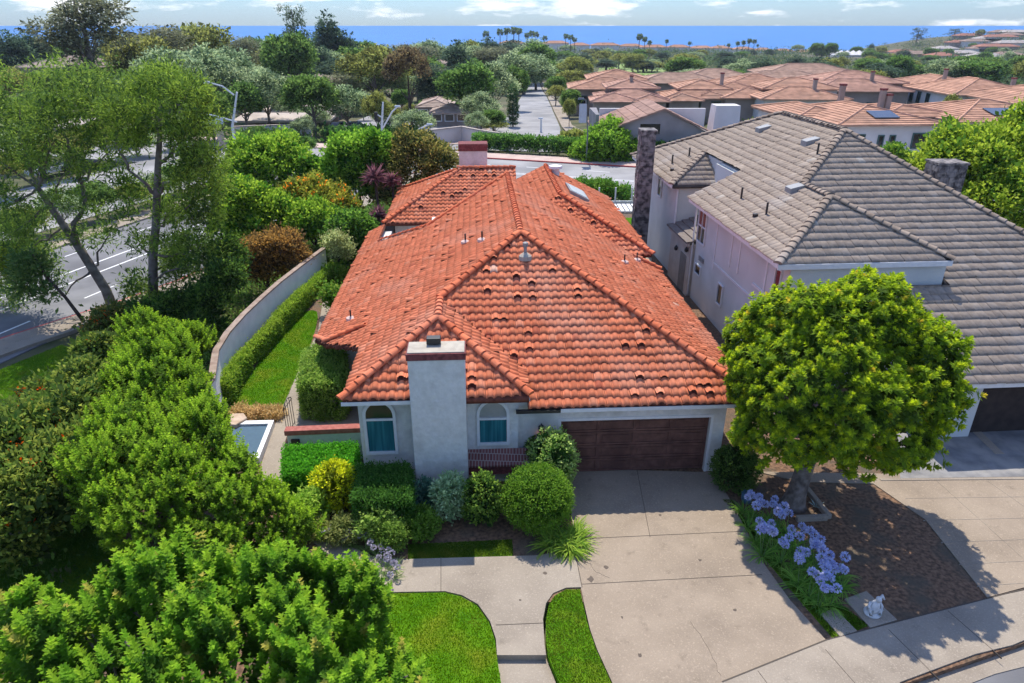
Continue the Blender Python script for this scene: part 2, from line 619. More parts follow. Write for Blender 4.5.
M_grass = noise_mat("turf", (0.06, 0.17, 0.006), (0.10, 0.23, 0.008), scale=2.2, rough=0.95, bump=0.6, bscale=40, spec=0.05, c3=(0.17, 0.22, 0.015), s3=0.8)
M_blade = leaf_mat("grass_blade", 0.35, 0.8, 0.05, 1.25, 1.05)

struct("soil", MB().slab([(-12.7, -2), (-4.6, -2), (-4.6, 13.4), (6.9, 13.4), (7.2, 11.7), (8.9, 10.9), (12.9, 12.2), (30, 15), (30, 54), (-12.7, 54)], -0.36, 0.0), M_soil)

# driveway, walks and paving
drive = poly([(567, 469), (713, 473), (731, 502), (762, 562), (790, 601), (826, 641), (722, 683)]) + [(4.2, 9.0), (2.9, 9.0)] + poly([(612, 683), (597, 650), (590, 630), (584, 604), (581, 589), (579, 572), (574, 545)])
struct("driveway", MB().slab(drive, -0.3, 0.03), M_conc)
walk = poly([(404, 560), (455, 558.5), (510, 557), (540, 556), (574, 548), (579, 572), (582, 588), (566, 588.5), (553, 594), (546, 604), (543, 620), (544.5, 645), (546, 656), (497, 656), (496, 640), (490, 622), (478, 605), (462, 596), (445, 592), (390, 593), (366, 583), (335, 562), (300, 530), (275, 505), (284, 497), (308, 520), (345, 545), (372, 557)])
struct("front_walk", MB().slab(walk, -0.3, 0.034), M_conc2)
lw = poly([(497, 658), (546, 658), (553, 683), (503, 683)], -0.14) + [(0.6, 8.6), (-0.4, 8.6)]
lw = [tuple(at(497, 658, -0.14)[:2]), tuple(at(546, 658, -0.14)[:2]), tuple(at(556, 683, -0.14)[:2]), (0.95, 8.6), (-0.3, 8.6), tuple(at(500, 683, -0.14)[:2])]
struct("lower_walk", MB().slab(lw, -0.36, -0.14), M_conc2)
sp = poly([(258, 492), (262, 462), (277, 420), (300, 368), (318, 332), (323, 300), (332, 285), (347, 292), (343, 306), (322, 336), (308, 372), (300, 398), (330, 398), (372, 404), (372, 424), (290, 428), (285, 442), (284, 497), (272, 507)])
struct("side_path", MB().slab(sp, -0.3, 0.022), M_conc2)

# sidewalk, kerb and street at the bottom right
A = at(722, 683); B = at(826, 641); C_ = at(985, 600); D = at(1040, 586)
inner = [(2.6, 10.0), (A.x, A.y), (B.x, B.y), (C_.x, C_.y), (D.x + 0.2, D.y), (20, 16.6)]
outer = [(24, 15.9), (17.5, 13.9), (13.0, 12.3)] + [tuple(at(x, y)[:2]) for x, y in [(1012, 646), (975, 655), (940, 668), (900, 683)]] + [(7.9, 10.2), (7.0, 9.0), (2.6, 8.2)]
struct("sidewalk", MB().slab(inner + outer, -0.3, 0.038), M_conc2)
off = [(x + 0.25, y - 0.42) for x, y in outer]
struct("gutter", MB().slab(outer + off[::-1], -0.34, -0.13), M_conc2)
struct("street", MB().slab([(-10, 3), (40, 3), (40, 16.5), (24.25, 15.45)] + off[1:] + [(-10, 7.2)], -0.36, -0.15), M_asph)
# joints cut in the concrete
def seg(mb, p, q_, w=0.018, z0=0.0, z1=0.042):
    p = Vector(p[:2]); q_ = Vector(q_[:2])
    n = (q_ - p).normalized()
    s = Vector((-n.y, n.x)) * w * 0.5
    mb.slab([tuple(p + s), tuple(q_ + s), tuple(q_ - s), tuple(p - s)], z0, z1)
jb = MB()
seg(jb, A, B, 0.035, 0, 0.043); seg(jb, B, C_, 0.03, 0, 0.043); seg(jb, C_, D, 0.03, 0, 0.043)
for a_, b_ in [((582, 585), (762, 575.5)), ((572, 540), (745, 532)), ((637, 471), (650, 538))]:
    seg(jb, at(*a_), at(*b_), 0.016, 0, 0.036)
seg(jb, at(582, 588), at(574, 548), 0.02, 0, 0.04)
for a_, b_ in [((441, 558), (441, 592)), ((496, 626), (543.5, 624))]:
    seg(jb, at(*a_), at(*b_), 0.016, 0, 0.04)
for t in (0.12, 0.36, 0.6, 0.84):
    p = A.lerp(C_, t)
    seg(jb, p, p + Vector((0.45, -1.45, 0)), 0.014, 0, 0.042)
crg = np.random.default_rng(6)
def crack(px):
    ps = [at(x, y) for x, y in px]
    fine = []
    for i in range(len(ps) - 1):
        for k in range(5):
            p = ps[i].lerp(ps[i + 1], k / 5)
            fine.append(p + Vector((crg.uniform(-.03, .03), crg.uniform(-.03, .03), 0)))
    for i in range(len(fine) - 1):
        seg(jb, fine[i], fine[i + 1], 0.006, 0, 0.0345)
crack([(690, 622), (712, 655), (722, 682)])
crack([(585, 556), (596, 573), (612, 580)])
struct("paving_joints", jb, M_joint)
sb = MB()
for (x, y, r) in [(591, 579, .11), (606, 567, .07), (545, 573, .06), (585, 562, .05), (622, 617, .04), (660, 515, .05), (700, 560, .05), (640, 655, .06), (735, 610, .05), (520, 600, .04)]:
    p = at(x, y, 0.034)
    sb.slab([(p.x + r * crg.uniform(.5, 1.2) * math.cos(k * .785), p.y + r * crg.uniform(.5, 1.2) * math.sin(k * .785)) for k in range(8)], 0.0, 0.0375)
struct("paving_stains", sb, plain_mat("old_stain", (0.13, 0.105, 0.085), 0.9, 0.1))

# neighbour's drive
nd = [tuple(at(x, y)[:2]) for x, y in [(756, 472), (1100, 478), (1100, 570), (1024, 588), (987, 598), (925, 520), (873, 484), (800, 482)]]
struct("neighbor_driveway", MB().slab(nd, -0.3, 0.026), M_conc)
na = [tuple(at(x, y)[:2]) for x, y in [(895, 425), (1120, 415), (1120, 476), (900, 479)]]
M_paver = noise_mat("stone_paver", (0.15, 0.15, 0.152), (0.26, 0.255, 0.25), scale=1.6, rough=0.9, bump=0.4, bscale=9, c3=(0.30, 0.285, 0.26), s3=1.1)
struct("neighbor_apron", MB().slab(na, -0.3, 0.03), M_paver)
jb = MB()
for k in range(5):
    y = 499 + k * 22
    seg(jb, at(905 + k * 18, y), at(1060, y - 2 - k), 0.016, 0, 0.033)
for a_, b_ in [((935, 480), (1046, 580)), ((985, 480), (1100, 560))]:
    seg(jb, at(*a_), at(*b_), 0.016, 0, 0.033)
seg(jb, at(880, 480.5), at(1100, 478.5), 0.10, 0, 0.045)
struct("neighbor_drive_joints", jb, M_conc2)
jb = MB()
for k in range(12):
    t = k / 12
    p = at(973, 429).lerp(at(1001, 456), t)
    jb.slab([(p.x - 0.16, p.y - 0.07), (p.x + 0.16, p.y - 0.07), (p.x + 0.16, p.y + 0.07), (p.x - 0.16, p.y + 0.07)], 0, 0.036 + 0.003 * (k % 3))
struct("paver_strip", jb, M_conc2)

# lawns
def turf(name, label, pts, ztop, nb, zbot=-0.3, hgt=0.045, c1=(0.07, 0.19, 0.006), c2=(0.16, 0.28, 0.012), rough=False):
    struct(name, MB().slab(pts, zbot, ztop), M_grass)
    P = np.array(pts)
    lo, hi = P.min(0), P.max(0)
    rng = np.random.default_rng(len(pts) + nb)
    xy = rng.uniform(lo, hi, (nb * 3, 2))
    x, y = xy[:, 0], xy[:, 1]
    ins = np.zeros(len(xy), bool)
    for i in range(len(P)):
        x1, y1 = P[i]; x2, y2 = P[(i + 1) % len(P)]
        cond = (y1 > y) != (y2 > y)
        xi = (x2 - x1) * (y - y1) / (y2 - y1 + 1e-12) + x1
        ins ^= cond & (x < xi)
    xy = xy[ins][:nb]
    n = len(xy)
    c = np.column_stack([xy, np.full(n, ztop - 0.005)])
    d = norm(np.column_stack([rng.normal(size=(n, 2)) * 0.45, np.ones(n)]))
    lv = Leaves(nb)
    cc = mixcol(rng, n, c1, c2, 0.25)
    pw = np.clip((wob(np.column_stack([xy, xy[:, :1] * 0]), 1.3, nb * 0.1) + 0.7 * wob(np.column_stack([xy, xy[:, :1] * 0]), 4.1, 1.0) - 0.35) * 1.3 + rng.normal(size=n) * 0.15, 0, 0.8)[:, None]
    cc = cc * (1 - pw) + np.array([0.24, 0.22, 0.035]) * pw
    lv.add(c, d, rng.uniform(0.6, 1.3, n) * hgt, 0.016 if not rough else 0.03, cc)
    o = lv.obj(name + "_grass", M_blade)
    o.name = "grass_blades"
    o["kind"] = "stuff"
lawn1 = poly([(390, 594), (445, 593), (461, 597), (477, 606), (489, 623), (495, 641), (497, 658), (501, 683)]) + [(-0.3, 8.8), (-5, 8.8), (-5, 12.0)]
turf("front_lawn", "", lawn1, 0.02, 42000)
lawn2 = poly([(546, 620), (549, 605), (555, 596), (566, 590), (580, 590), (583, 605), (589, 630), (596, 650), (611, 683)]) + [(2.7, 9.2), (1.4, 9.2)] + poly([(559, 683), (548, 657), (546, 640)])
turf("verge_lawn", "", lawn2, 0.02, 15000, c2=(0.17, 0.22, 0.035))
lawn3 = smooth_closed(poly([(317, 312), (298, 316), (272, 345), (248, 378), (230, 408), (248, 418), (277, 416), (295, 380), (313, 338)]), 3)
turf("side_lawn", "", lawn3, 0.02, 30000, c1=(0.045, 0.15, 0.008), c2=(0.10, 0.23, 0.012))
turf("bed_lawn", "", poly([(408, 545), (512, 540), (513, 556), (455, 558), (408, 559)]), 0.014, 12000, c1=(0.05, 0.11, 0.012), c2=(0.13, 0.2, 0.03))
turf("side_strip", "", poly([(722, 500), (731, 500), (764, 558), (800, 601), (834, 640), (868, 626), (845, 608), (800, 590), (760, 540)]), 0.018, 16000, c1=(0.04, 0.08, 0.012), c2=(0.09, 0.14, 0.02))
turf("slope_lawn", "", [tuple(at(x, y, -0.3)[:2]) for x, y in [(-40, 560), (90, 525), (140, 560), (60, 640), (-60, 660)]], 0.015, 26000, zbot=-1.5, hgt=0.07, c1=(0.05, 0.13, 0.02), c2=(0.10, 0.2, 0.03))
turf("verge_grass", "", [tuple(at(x, y, -0.9)[:2]) for x, y in [(-40, 388), (0, 370), (62, 345), (84, 352), (20, 412), (-40, 430)]], -0.885, 20000, zbot=-1.6, hgt=0.07, c1=(0.08, 0.18, 0.02), c2=(0.17, 0.28, 0.03))
turf("back_lawn", "", poly([(610, 218), (642, 218), (646, 232), (618, 233)]), 0.02, 6000, c1=(0.08, 0.2, 0.02), c2=(0.15, 0.28, 0.03))
struct("back_patio", MB().slab(poly([(622, 235), (648, 234), (652, 262), (634, 262)]), -0.3, 0.03), M_conc2)

# roads beyond
ZR = -1.0
dv = Vector((0.30, 1.0, 0)).normalized()
nrm_ = Vector((-dv.y, dv.x, 0))
base = Vector((-22.3, 37.0, 0))
def lr(s, o):
    p = base + dv * s + nrm_ * o
    return (p.x, p.y)
def band(s0, s1, o0, o1):
    return [lr(s0, o0), lr(s1, o0), lr(s1, o1), lr(s0, o1)]
struct("left_road", MB().slab(band(-60, 52, 0, 13.4), -1.6, ZR), M_asph)
def_edge = [(-36.0, 14.0), (-29.6, 26.0), (-26.2, 32.2), (-22.9, 37.4)] + [lr(s, 0) for s in (4, 10, 20, 46)]
def off_edge(o):
    out = []
    for i, p in enumerate(def_edge):
        a_ = Vector(def_edge[max(i - 1, 0)]); b_ = Vector(def_edge[min(i + 1, len(def_edge) - 1)])
        d = (b_ - a_).normalized()
        out.append((p[0] + d.y * o, p[1] - d.x * o))
    return out
struct("left_sidewalk", MB().slab(off_edge(0.16) + off_edge(2.2)[::-1], -1.6, ZR + 0.14), M_conc2)
struct("left_kerb", MB().slab(off_edge(0.0) + off_edge(0.158)[::-1], -1.6, ZR + 0.137), M_redcurb)
struct("left_carriageway", MB().slab(band(-60, 52, 18.5, 34), -1.6, ZR + 0.004), M_asphL)
struct("far_kerb", MB().slab(band(-60, 30, 13.4, 15.2), -1.6, ZR + 0.13), M_conc2)
lm = MB()
lm.slab(band(-40, 36, 6.2, 6.36), ZR - 0.02, ZR + 0.006); lm.slab(band(-40, 36, 8.0, 8.16), ZR - 0.02, ZR + 0.006)
for k in range(-6, 6):
    lm.slab(band(k * 6, k * 6 + 2.4, 3.2, 3.33), ZR - 0.02, ZR + 0.006)
    lm.slab(band(k * 6, k * 6 + 2.4, 11.2, 11.33), ZR - 0.02, ZR + 0.006)
struct("lane_lines", lm, M_white)
p0 = at(480, 158.5, ZR); p1 = at(640, 168, ZR)
bd = (p1 - p0).normalized(); bd.z = 0
bn = Vector((-bd.y, bd.x, 0))          # away from the camera
def br(s, o):
    p = p0 + bd * s + bn * o
    return (p.x, p.y)
def bband(s0, s1, o0, o1):
    return [br(s0, o0), br(s1, o0), br(s1, o1), br(s0, o1)]
struct("back_road", MB().slab(bband(-110, 150, -15.0, 0), -1.7, ZR + 0.008), M_asphL)
struct("back_kerb", MB().slab(bband(-8, 70, 0.0, 0.22), -1.6, ZR + 0.15), M_redcurb)
struct("back_sidewalk", MB().slab(bband(-80, 70, 0.22, 3.4), -1.6, ZR + 0.145), noise_mat("sidewalk_pink", (0.44, 0.33, 0.29), (0.52, 0.4, 0.35), 0.8, 0.9))
lm = MB()
for o in (-3.6, -7.3, -7.8, -11.4):
    if o in (-3.6, -11.4):
        for k in range(-12, 14):
            lm.slab(bband(k * 7, k * 7 + 2.6, o, o + 0.14), ZR, ZR + 0.014)
    else:
        lm.slab(bband(-6, 120, o, o + 0.14), ZR, ZR + 0.014)
lm.slab(bband(-6, 120, -14.2, -14.05), ZR, ZR + 0.014)
struct("back_lane_lines", lm, M_white)

def drape(name, left, right, mat, dz=0.15):
    mb = MB()
    n = len(left)
    vs_, fs = [], []
    for i in range(n - 1):
        for k in range(5):
            pass
    L_, R_ = [], []
    for i in range(n - 1):
        for k in range(6):
            t = k / 6
            L_.append(Vector(left[i]).lerp(Vector(left[i + 1]), t)); R_.append(Vector(right[i]).lerp(Vector(right[i + 1]), t))
    L_.append(Vector(left[-1])); R_.append(Vector(right[-1]))
    for a_, b_ in zip(L_, R_):
        for k in range(5):
            p = a_.lerp(b_, k / 4)
            vs_.append((p.x, p.y, ztf(p.x, p.y) + dz))
    for i in range(len(L_) - 1):
        for k in range(4):
            fs.append((i * 5 + k, i * 5 + k + 1, (i + 1) * 5 + k + 1, (i + 1) * 5 + k))
    mb.add(vs_, fs)
    return struct(name, mb, mat)
def T(*pts):
    return [at_t(x, y) for x, y in pts]
drape("side_street", T((425, 150), (470, 136), (505, 120), (517, 105), (524, 92), (528, 82)), T((560, 153), (562, 140), (560, 128), (553, 112), (546, 96), (539, 82)), M_asphL, 0.12)
drape("side_street_walk", T((560, 153), (578, 146), (562, 128), (554, 112), (547, 96), (540, 82)), T((612, 153), (602, 142), (572, 126), (564, 110), (552, 95), (543, 82)), M_conc2, 0.17)
drape("parking_lot", T((330, 138), (350, 124), (380, 112)), T((452, 137), (452, 124), (445, 108)), M_asphL, 0.13)
drape("entry_drive", T((425, 147), (452, 128), (462, 118)), T((500, 143), (490, 132), (488, 120)), noise_mat("pink_drive", (0.44, 0.33, 0.28), (0.5, 0.39, 0.33), 0.6, 0.9), 0.2)
M_fair = noise_mat("fairway", (0.15, 0.25, 0.05), (0.22, 0.31, 0.07), scale=0.05, rough=0.9, c3=(0.28, 0.28, 0.1), s3=0.02)
drape("fairway", T((597, 75), (600, 66), (610, 63)), T((668, 78), (664, 69), (640, 64)), M_fair, 0.5)
drape("far_fairway", T((935, 77), (940, 72)), T((975, 78), (965, 73)), M_fair, 0.6)
drape("right_fairway", T((1000, 70), (1000, 66)), T((1080, 72), (1080, 66)), M_fair, 0.6)
# ------------------------------------------------------------------ roofs
def frame(ox, oy, deg):
    c, s = math.cos(math.radians(deg)), math.sin(math.radians(deg))
    def fr(u, v, z=0.0):
        return (ox + u * c - v * s, oy + u * s + v * c, z)
    fr.c, fr.s, fr.ox, fr.oy = c, s, ox, oy
    return fr

def fr_np(fr, u, v, z):
    return np.stack([fr.ox + u * fr.c - v * fr.s, fr.oy + u * fr.s + v * fr.c, z], -1)

def tile_roof(planes, region, bounds, fr, tw, expo, prof, colours, seed, lift=0.035, lip=0.045, jit=0.008, loose=0.04, loose_h=0.045, nl=2, hole=False, cvar=0.13):
    """planes: (c, gu, gv, (eu, ev)) with z = c + gu*u + gv*v and a point on the eave"""
    rng = np.random.default_rng(seed)
    px = np.array([p[0] for p in prof]); ph = np.array([p[1] for p in prof])
    npf = len(px)
    VV, QQ, CC = [], [], []
    base = 0
    u0, u1, v0, v1 = bounds
    corners = np.array([(u0, v0), (u1, v0), (u1, v1), (u0, v1)])
    for i, (c, gu, gv, e) in enumerate(planes):
        gl = math.hypot(gu, gv)
        up = np.array([gu, gv]) / gl
        al = np.array([up[1], -up[0]])
        r = expo / math.sqrt(1 + gl * gl)
        rel = corners - np.array(e)
        ta = rel @ al; tt = rel @ up
        na0, na1 = int(math.floor(ta.min() / tw)), int(math.ceil(ta.max() / tw))
        nt1 = int(math.ceil(tt.max() / r))
        K, J = np.meshgrid(np.arange(na0, na1), np.arange(0, nt1))
        K = K.ravel(); J = J.ravel()
        cu = e[0] + (K + 0.5) * tw * al[0] + (J + 0.5) * r * up[0]
        cv = e[1] + (K + 0.5) * tw * al[1] + (J + 0.5) * r * up[1]
        near = np.zeros(len(K), bool)
        for du, dv_ in ((0, 0), (.2, .2), (-.2, .2), (.2, -.2), (-.2, -.2)):
            near |= region(cu + du, cv + dv_) == i
        K, J = K[near], J[near]
        n = len(K)
        if n == 0:
            continue
        dh = rng.normal(size=n) * jit
        lo = rng.uniform(size=n) < loose
        dh = dh + np.where(lo, rng.uniform(0.5, 1.2, n) * loose_h, 0)
        dt = rng.normal(size=n) * 0.012
        da = rng.normal(size=n) * 0.006
        pts = []
        for s in range(nl + 1):
            f = s / nl
            t = (J + f * 1.08)[:, None] * r + dt[:, None] + np.zeros(npf) - 0.03
            a = (K[:, None] + px[None, :]) * tw + da[:, None]
            h = ph[None, :] + (1 - f) * (lift + dh[:, None])
            pts.append((a, t, h))
        a, t, h = pts[0]
        pts.append((a, t + 0.004, h - lip))
        A = np.stack([p[0] for p in pts], 1); Tt = np.stack([p[1] for p in pts], 1); H = np.stack([p[2] for p in pts], 1)
        u = e[0] + A * al[0] + Tt * up[0]
        v = e[1] + A * al[1] + Tt * up[1]
        z = c + gu * u + gv * v + H
        P = fr_np(fr, u, v, z)
        m = nl + 2
        idx = np.arange(n * m * npf).reshape(n, m, npf) + base
        quads = []
        for s in range(nl):
            quads.append(np.stack([idx[:, s, 1:], idx[:, s, :-1], idx[:, s + 1, :-1], idx[:, s + 1, 1:]], -1))
        quads.append(np.stack([idx[:, nl + 1, 1:], idx[:, nl + 1, :-1], idx[:, 0, :-1], idx[:, 0, 1:]], -1))
        Q = np.stack(quads, 1)                                    # n, nl+1, npf-1, 4
        fu = np.concatenate([u.reshape(n, -1)], 1)
        uf = u.reshape(-1)[(Q - base)].mean(-1); vf = v.reshape(-1)[(Q - base)].mean(-1)
        tin = (Tt.reshape(-1)[(Q - base)].mean(-1)) < 0.03        # eave overhang always kept if its tile is
        ok = region(uf, vf) == i
        ok |= tin & (region(uf + up[0] * 0.12, vf + up[1] * 0.12) == i)
        if hole:
            ok[lo, nl, :] = False
        w = rng.uniform(size=(n, 1))
        col = np.array(colours[0]) * (1 - w) + np.array(colours[1]) * w
        sp = rng.uniform(size=n)
        for (prob, cc) in colours[2]:
            k = sp < prob
            col[k] = cc
            sp = np.where(k, 9, sp)
        col = col * rng.uniform(1 - cvar, 1 + cvar, (n, 1))
        Cq = np.broadcast_to(col[:, None, None, :], Q.shape[:3] + (3,))
        VV.append(P.reshape(-1, 3)); QQ.append(Q[ok]); CC.append(Cq[ok])
        base += n * m * npf
    return np.concatenate(VV), np.concatenate(QQ), np.concatenate(CC)

def underlay(planes, region, bounds, fr, step=0.12, top=-0.01, bot=-0.16):
    u0, u1, v0, v1 = bounds
    us = np.arange(u0, u1, step); vs2 = np.arange(v0, v1, step)
    U, Vv = np.meshgrid(us, vs2)
    U = U.ravel(); Vv = Vv.ravel()
    rid = region(U + step / 2, Vv + step / 2)
    VV, QQ = [], []
    base = 0
    for i, (c, gu, gv, e) in enumerate(planes):
        k = rid == i
        n = k.sum()
        if not n:
            continue
        uu = np.stack([U[k], U[k] + step, U[k] + step, U[k]], 1); vv = np.stack([Vv[k], Vv[k], Vv[k] + step, Vv[k] + step], 1)
        z = c + gu * uu + gv * vv
        a = fr_np(fr, uu, vv, z + top); b = fr_np(fr, uu, vv, z + bot)
        P = np.concatenate([a, b], 1).reshape(-1, 3)
        idx = np.arange(n * 8).reshape(n, 8) + base
        for f in ((0, 1, 2, 3), (7, 6, 5, 4)):
            QQ.append(idx[:, f])
        # sides only where the neighbouring cell is outside the roof
        R2 = rid.reshape(len(vs2), len(us))
        pad = np.full((len(vs2) + 2, len(us) + 2), -1); pad[1:-1, 1:-1] = R2
        jj, ii = np.divmod(np.nonzero(k)[0], len(us))
        for f, (dj, di) in (((0, 4, 5, 1), (-1, 0)), ((1, 5, 6, 2), (0, 1)), ((2, 6, 7, 3), (1, 0)), ((3, 7, 4, 0), (0, -1))):
            o = pad[jj + 1 + dj, ii + 1 + di] < 0
            QQ.append(idx[o][:, f])
        VV.append(P)
        base += n * 8
    return np.concatenate(VV), np.concatenate(QQ)

def cap_row(mb, fr, p0, p1, rad=0.125, length=0.37, cols=((0.4, 0.12, 0.07), (0.5, 0.17, 0.1)), rng=None, lift=0.05, flat=0.8):
    rng = rng or np.random.default_rng(5)
    a = Vector(fr(*p0)); b = Vector(fr(*p1))
    d = (b - a)
    n = max(1, int(round(d.length / length)))
    dn = d.normalized()
    s = dn.cross(Vector((0, 0, 1))).normalized()
    w = s.cross(dn).normalized()
    for k in range(n):
        q0 = a + d * (k / n) - dn * 0.03; q1 = a + d * ((k + 1) / n) + dn * 0.03
        r0 = rad * (1.12 + rng.uniform(-.05, .05)); r1 = rad * 0.9
        l0, l1 = lift + 0.03 + rng.uniform(0, .015), lift
        vs_, fs = [], []
        for (q_, r_, l_) in ((q0, r0, l0), (q1, r1, l1)):
            for j in range(9):
                th = math.pi * (j / 8) * 1.1 - 0.05 * math.pi
                vs_.append(q_ + s * math.cos(th) * r_ + w * (math.sin(th) * r_ * flat + l_))
        for j in range(8):
            fs.append((j, j + 1, 9 + j + 1, 9 + j))
        fs.append(tuple(range(8, -1, -1)))
        c = np.array(cols[0]) + (np.array(cols[1]) - np.array(cols[0])) * rng.uniform()
        mb.add(vs_, fs, tuple(c * rng.uniform(0.85, 1.15)))

BARREL = [(x, 0.060 * math.sqrt(max(0.0, 1 - ((x - 0.5) / 0.33) ** 2)) + (0.012 if abs(x - 0.5) > 0.45 else 0)) for x in (0, 0.13, 0.175, 0.25, 0.37, 0.5, 0.63, 0.75, 0.825, 0.87, 1.0)]
FLAT = [(0.0, 0.0), (0.03, 0.012), (0.5, 0.014), (0.97, 0.012), (1.0, 0.0)]

M_tile = tint_mat("terracotta_tile", rough=0.88, spec=0.06, nscale=7.0, namp=0.15, stain=(0.56, 0.26, 0.17), sscale=0.4, stain_lo=0.5, stain_hi=0.85)
M_under = noise_mat("roof_mortar", (0.10, 0.03, 0.02), (0.22, 0.07, 0.045), scale=6, rough=0.95)
M_stucco = noise_mat("white_stucco", (0.64, 0.625, 0.585), (0.74, 0.725, 0.685), scale=7.0, rough=0.92, bump=1.0, bscale=6, spec=0.1, c3=(0.55, 0.535, 0.495), s3=1.3, lo=0.3, hi=0.7)
M_stucco_soft = noise_mat("painted_stucco", (0.59, 0.605, 0.58), (0.67, 0.685, 0.66), scale=1.0, rough=0.9, bump=0.3, bscale=20, spec=0.1, c3=(0.54, 0.555, 0.53), s3=0.5)
M_trim = plain_mat("white_trim", (0.74, 0.74, 0.73), 0.6, 0.3)
M_brick = noise_mat("red_brick", (0.13, 0.035, 0.035), (0.24, 0.07, 0.065), scale=9, rough=0.85, bump=0.4, bscale=18)
M_glass_teal = noise_mat("teal_curtain_glass", (0.012, 0.09, 0.11), (0.04, 0.22, 0.25), 2.5, 0.08, spec=0.6)
_n = M_glass_teal.node_tree
_mp = _n.nodes.new("ShaderNodeMapping"); _mp.inputs['Scale'].default_value = (4.2, 4.2, 0.18)  # streaks put the light and dark of curtain folds into the pane colour
_t = [x for x in _n.nodes if x.type == 'TEX_NOISE'][0]
_s = _t.inputs['Vector'].links[0].from_socket
_n.links.new(_s, _mp.inputs['Vector']); _n.links.new(_mp.outputs['Vector'], _t.inputs['Vector'])
M_glass_dark = plain_mat("dark_glass", (0.012, 0.016, 0.02), 0.05, 0.6)
M_glass_reflect = plain_mat("greenery_reflection_glass", (0.03, 0.05, 0.025), 0.06, 0.6)  # reflection of dark greenery put into the pane colour
M_wood = noise_mat("brown_door_wood", (0.10, 0.045, 0.034), (0.17, 0.08, 0.06), scale=4, rough=0.6, bump=0.2, bscale=12, c3=(0.085, 0.038, 0.03), s3=1.5)
M_metal_dark = plain_mat("dark_metal", (0.03, 0.028, 0.026), 0.5, 0.4)
M_metal_grey = plain_mat("grey_metal", (0.28, 0.28, 0.27), 0.5, 0.4)
M_cream = noise_mat("cream_mortar", (0.36, 0.32, 0.26), (0.46, 0.42, 0.34), scale=4, rough=0.9)

# ================================================================== the red tiled house
F1 = frame(6.8, 19.2, 3.0)
H1 = [
    (6.45 + 0.5 * 6.12, 0.5, 0.0, (-14.32, 0.0)),             # 0 left slope
    (6.45 - 0.5 * 6.12, -0.5, 0.0, (1.08, 0.0)),              # 1 right slope
    (2.85 + 0.5 * 0.33, 0.0, 0.5, (-6.0, -0.33)),             # 2 front hip
    (3.5 + 0.5 * 0.7, 0.0, 0.5, (-9.0, -0.7)),                # 3 wing front
    (3.5 - 0.5 * 6.3, -0.5, 0.0, (-6.3, 0.0)),                # 4 wing right
    (3.5 - 0.5 * 13.0, 0.0, 0.5, (-2.0, 13.0)),               # 5 back block front
    (3.5 + 0.5 * 0.8, -0.5, 0.0, (0.8, 15.0)),                # 6 back block right
    (2.9 - 0.52 * 21.8, 0.0, 0.52, (-10.0, 21.8)),            # 7 left back block front
    (2.9 + 0.5 * 13.4, 0.5, 0.0, (-13.4, 25.0)),              # 8 left back block left
    (2.9 + 0.52 * 31.0, 0.0, -0.52, (-10.0, 31.0)),           # 9 left back block rear
    (3.5 + 0.5 * 7.5, 0.5, 0.0, (-7.5, 20.0)),                # 10 back block left
]
def pz(P, u, v):
    return P[0] + P[1] * u + P[2] * v
def region1(u, v):
    u = np.asarray(u, float); v = np.asarray(v, float)
    best = np.full(u.shape, -1e9); rid = np.full(u.shape, -1)
    def block(ids, mask):
        nonlocal best, rid
        zs = np.stack([pz(H1[i], u, v) for i in ids])
        k = zs.argmin(0)
        zz = zs.min(0)
        ii = np.array(ids)[k]
        w = mask & (zz > best)
        best = np.where(w, zz, best); rid = np.where(w, ii, rid)
    backL = np.interp(u, [-13.31, -13.3, -12.6, -10.36, -6.12, 1.1], [21.9, 18.0, 17.45, 15.67, 18.2, 14.0])
    frontL = np.interp(u, [-14.32, -13.7, -12.5, -12.01, -12.0], [6.4, 5.2, 3.7, 3.0, -0.7])
    block([0, 1, 2], (u > -9.15) & (u <= 1.08) & (v >= -0.33) & (v < backL) & ~((u > -0.25) & (v > 12.55)))
    block([0], (u >= -14.32) & (u <= -9.15) & (v >= frontL) & (v < backL) & (v > 0.2 * 0 - 0.7))
    # the wing: its front plane cuts the left slope
    wing = (u >= -12.0) & (u <= -6.3) & (v >= -0.7) & (v < 3.9)
    zl, zf = pz(H1[0], u, v), pz(H1[3], u, v)
    cut = wing & (rid == 0) & (u <= -9.15) & (zf < zl)
    rid = np.where(cut, 3, rid); best = np.where(cut, zf, best)
    block([0, 4, 3], wing & (u > -9.15))
    block([5, 6, 10], (u >= -7.5) & (u <= 0.8) & (v >= 13.0) & (v <= 25.5))
    block([7, 8, 9], (u >= -13.4) & (u <= -5.2) & (v >= 21.8) & (v <= 31.0))
    return rid

hb = (-14.6, 1.4, -1.0, 31.4)
house = thing("red_tile_house", "white stucco house under a red clay barrel tile roof with brown garage door", "house", F1(-6, 12, 0))
TC = ((0.51, 0.15, 0.074), (0.60, 0.195, 0.10), [(0.015, (0.40, 0.11, 0.06)), (0.07, (0.61, 0.23, 0.13)), (0.072, (0.62, 0.36, 0.25))])
V, q, c = tile_roof(H1, region1, hb, F1, 0.27, 0.33, BARREL, TC, 11, lift=0.036, lip=0.034, jit=0.008, loose=0.065, loose_h=0.11, hole=True)
roof1 = np_obj("roof", V, q, c, M_tile, house)
V, q = underlay(H1, region1, hb, F1)
np_obj("roof_deck", V, q, None, M_under, roof1)
cb = MB()
crng = np.random.default_rng(9)
ccol = ((0.54, 0.135, 0.062), (0.66, 0.19, 0.09))
def zr(u, v, i, d=0.02):
    return (u, v, pz(H1[i], u, v) + d)
def caps(a, b, **k):
    cb = MB()
    cap_row(cb, F1, a, b, cols=ccol, rng=crng, **k)
    obj("ridge_cap", cb, M_tile, roof1, tint=True)
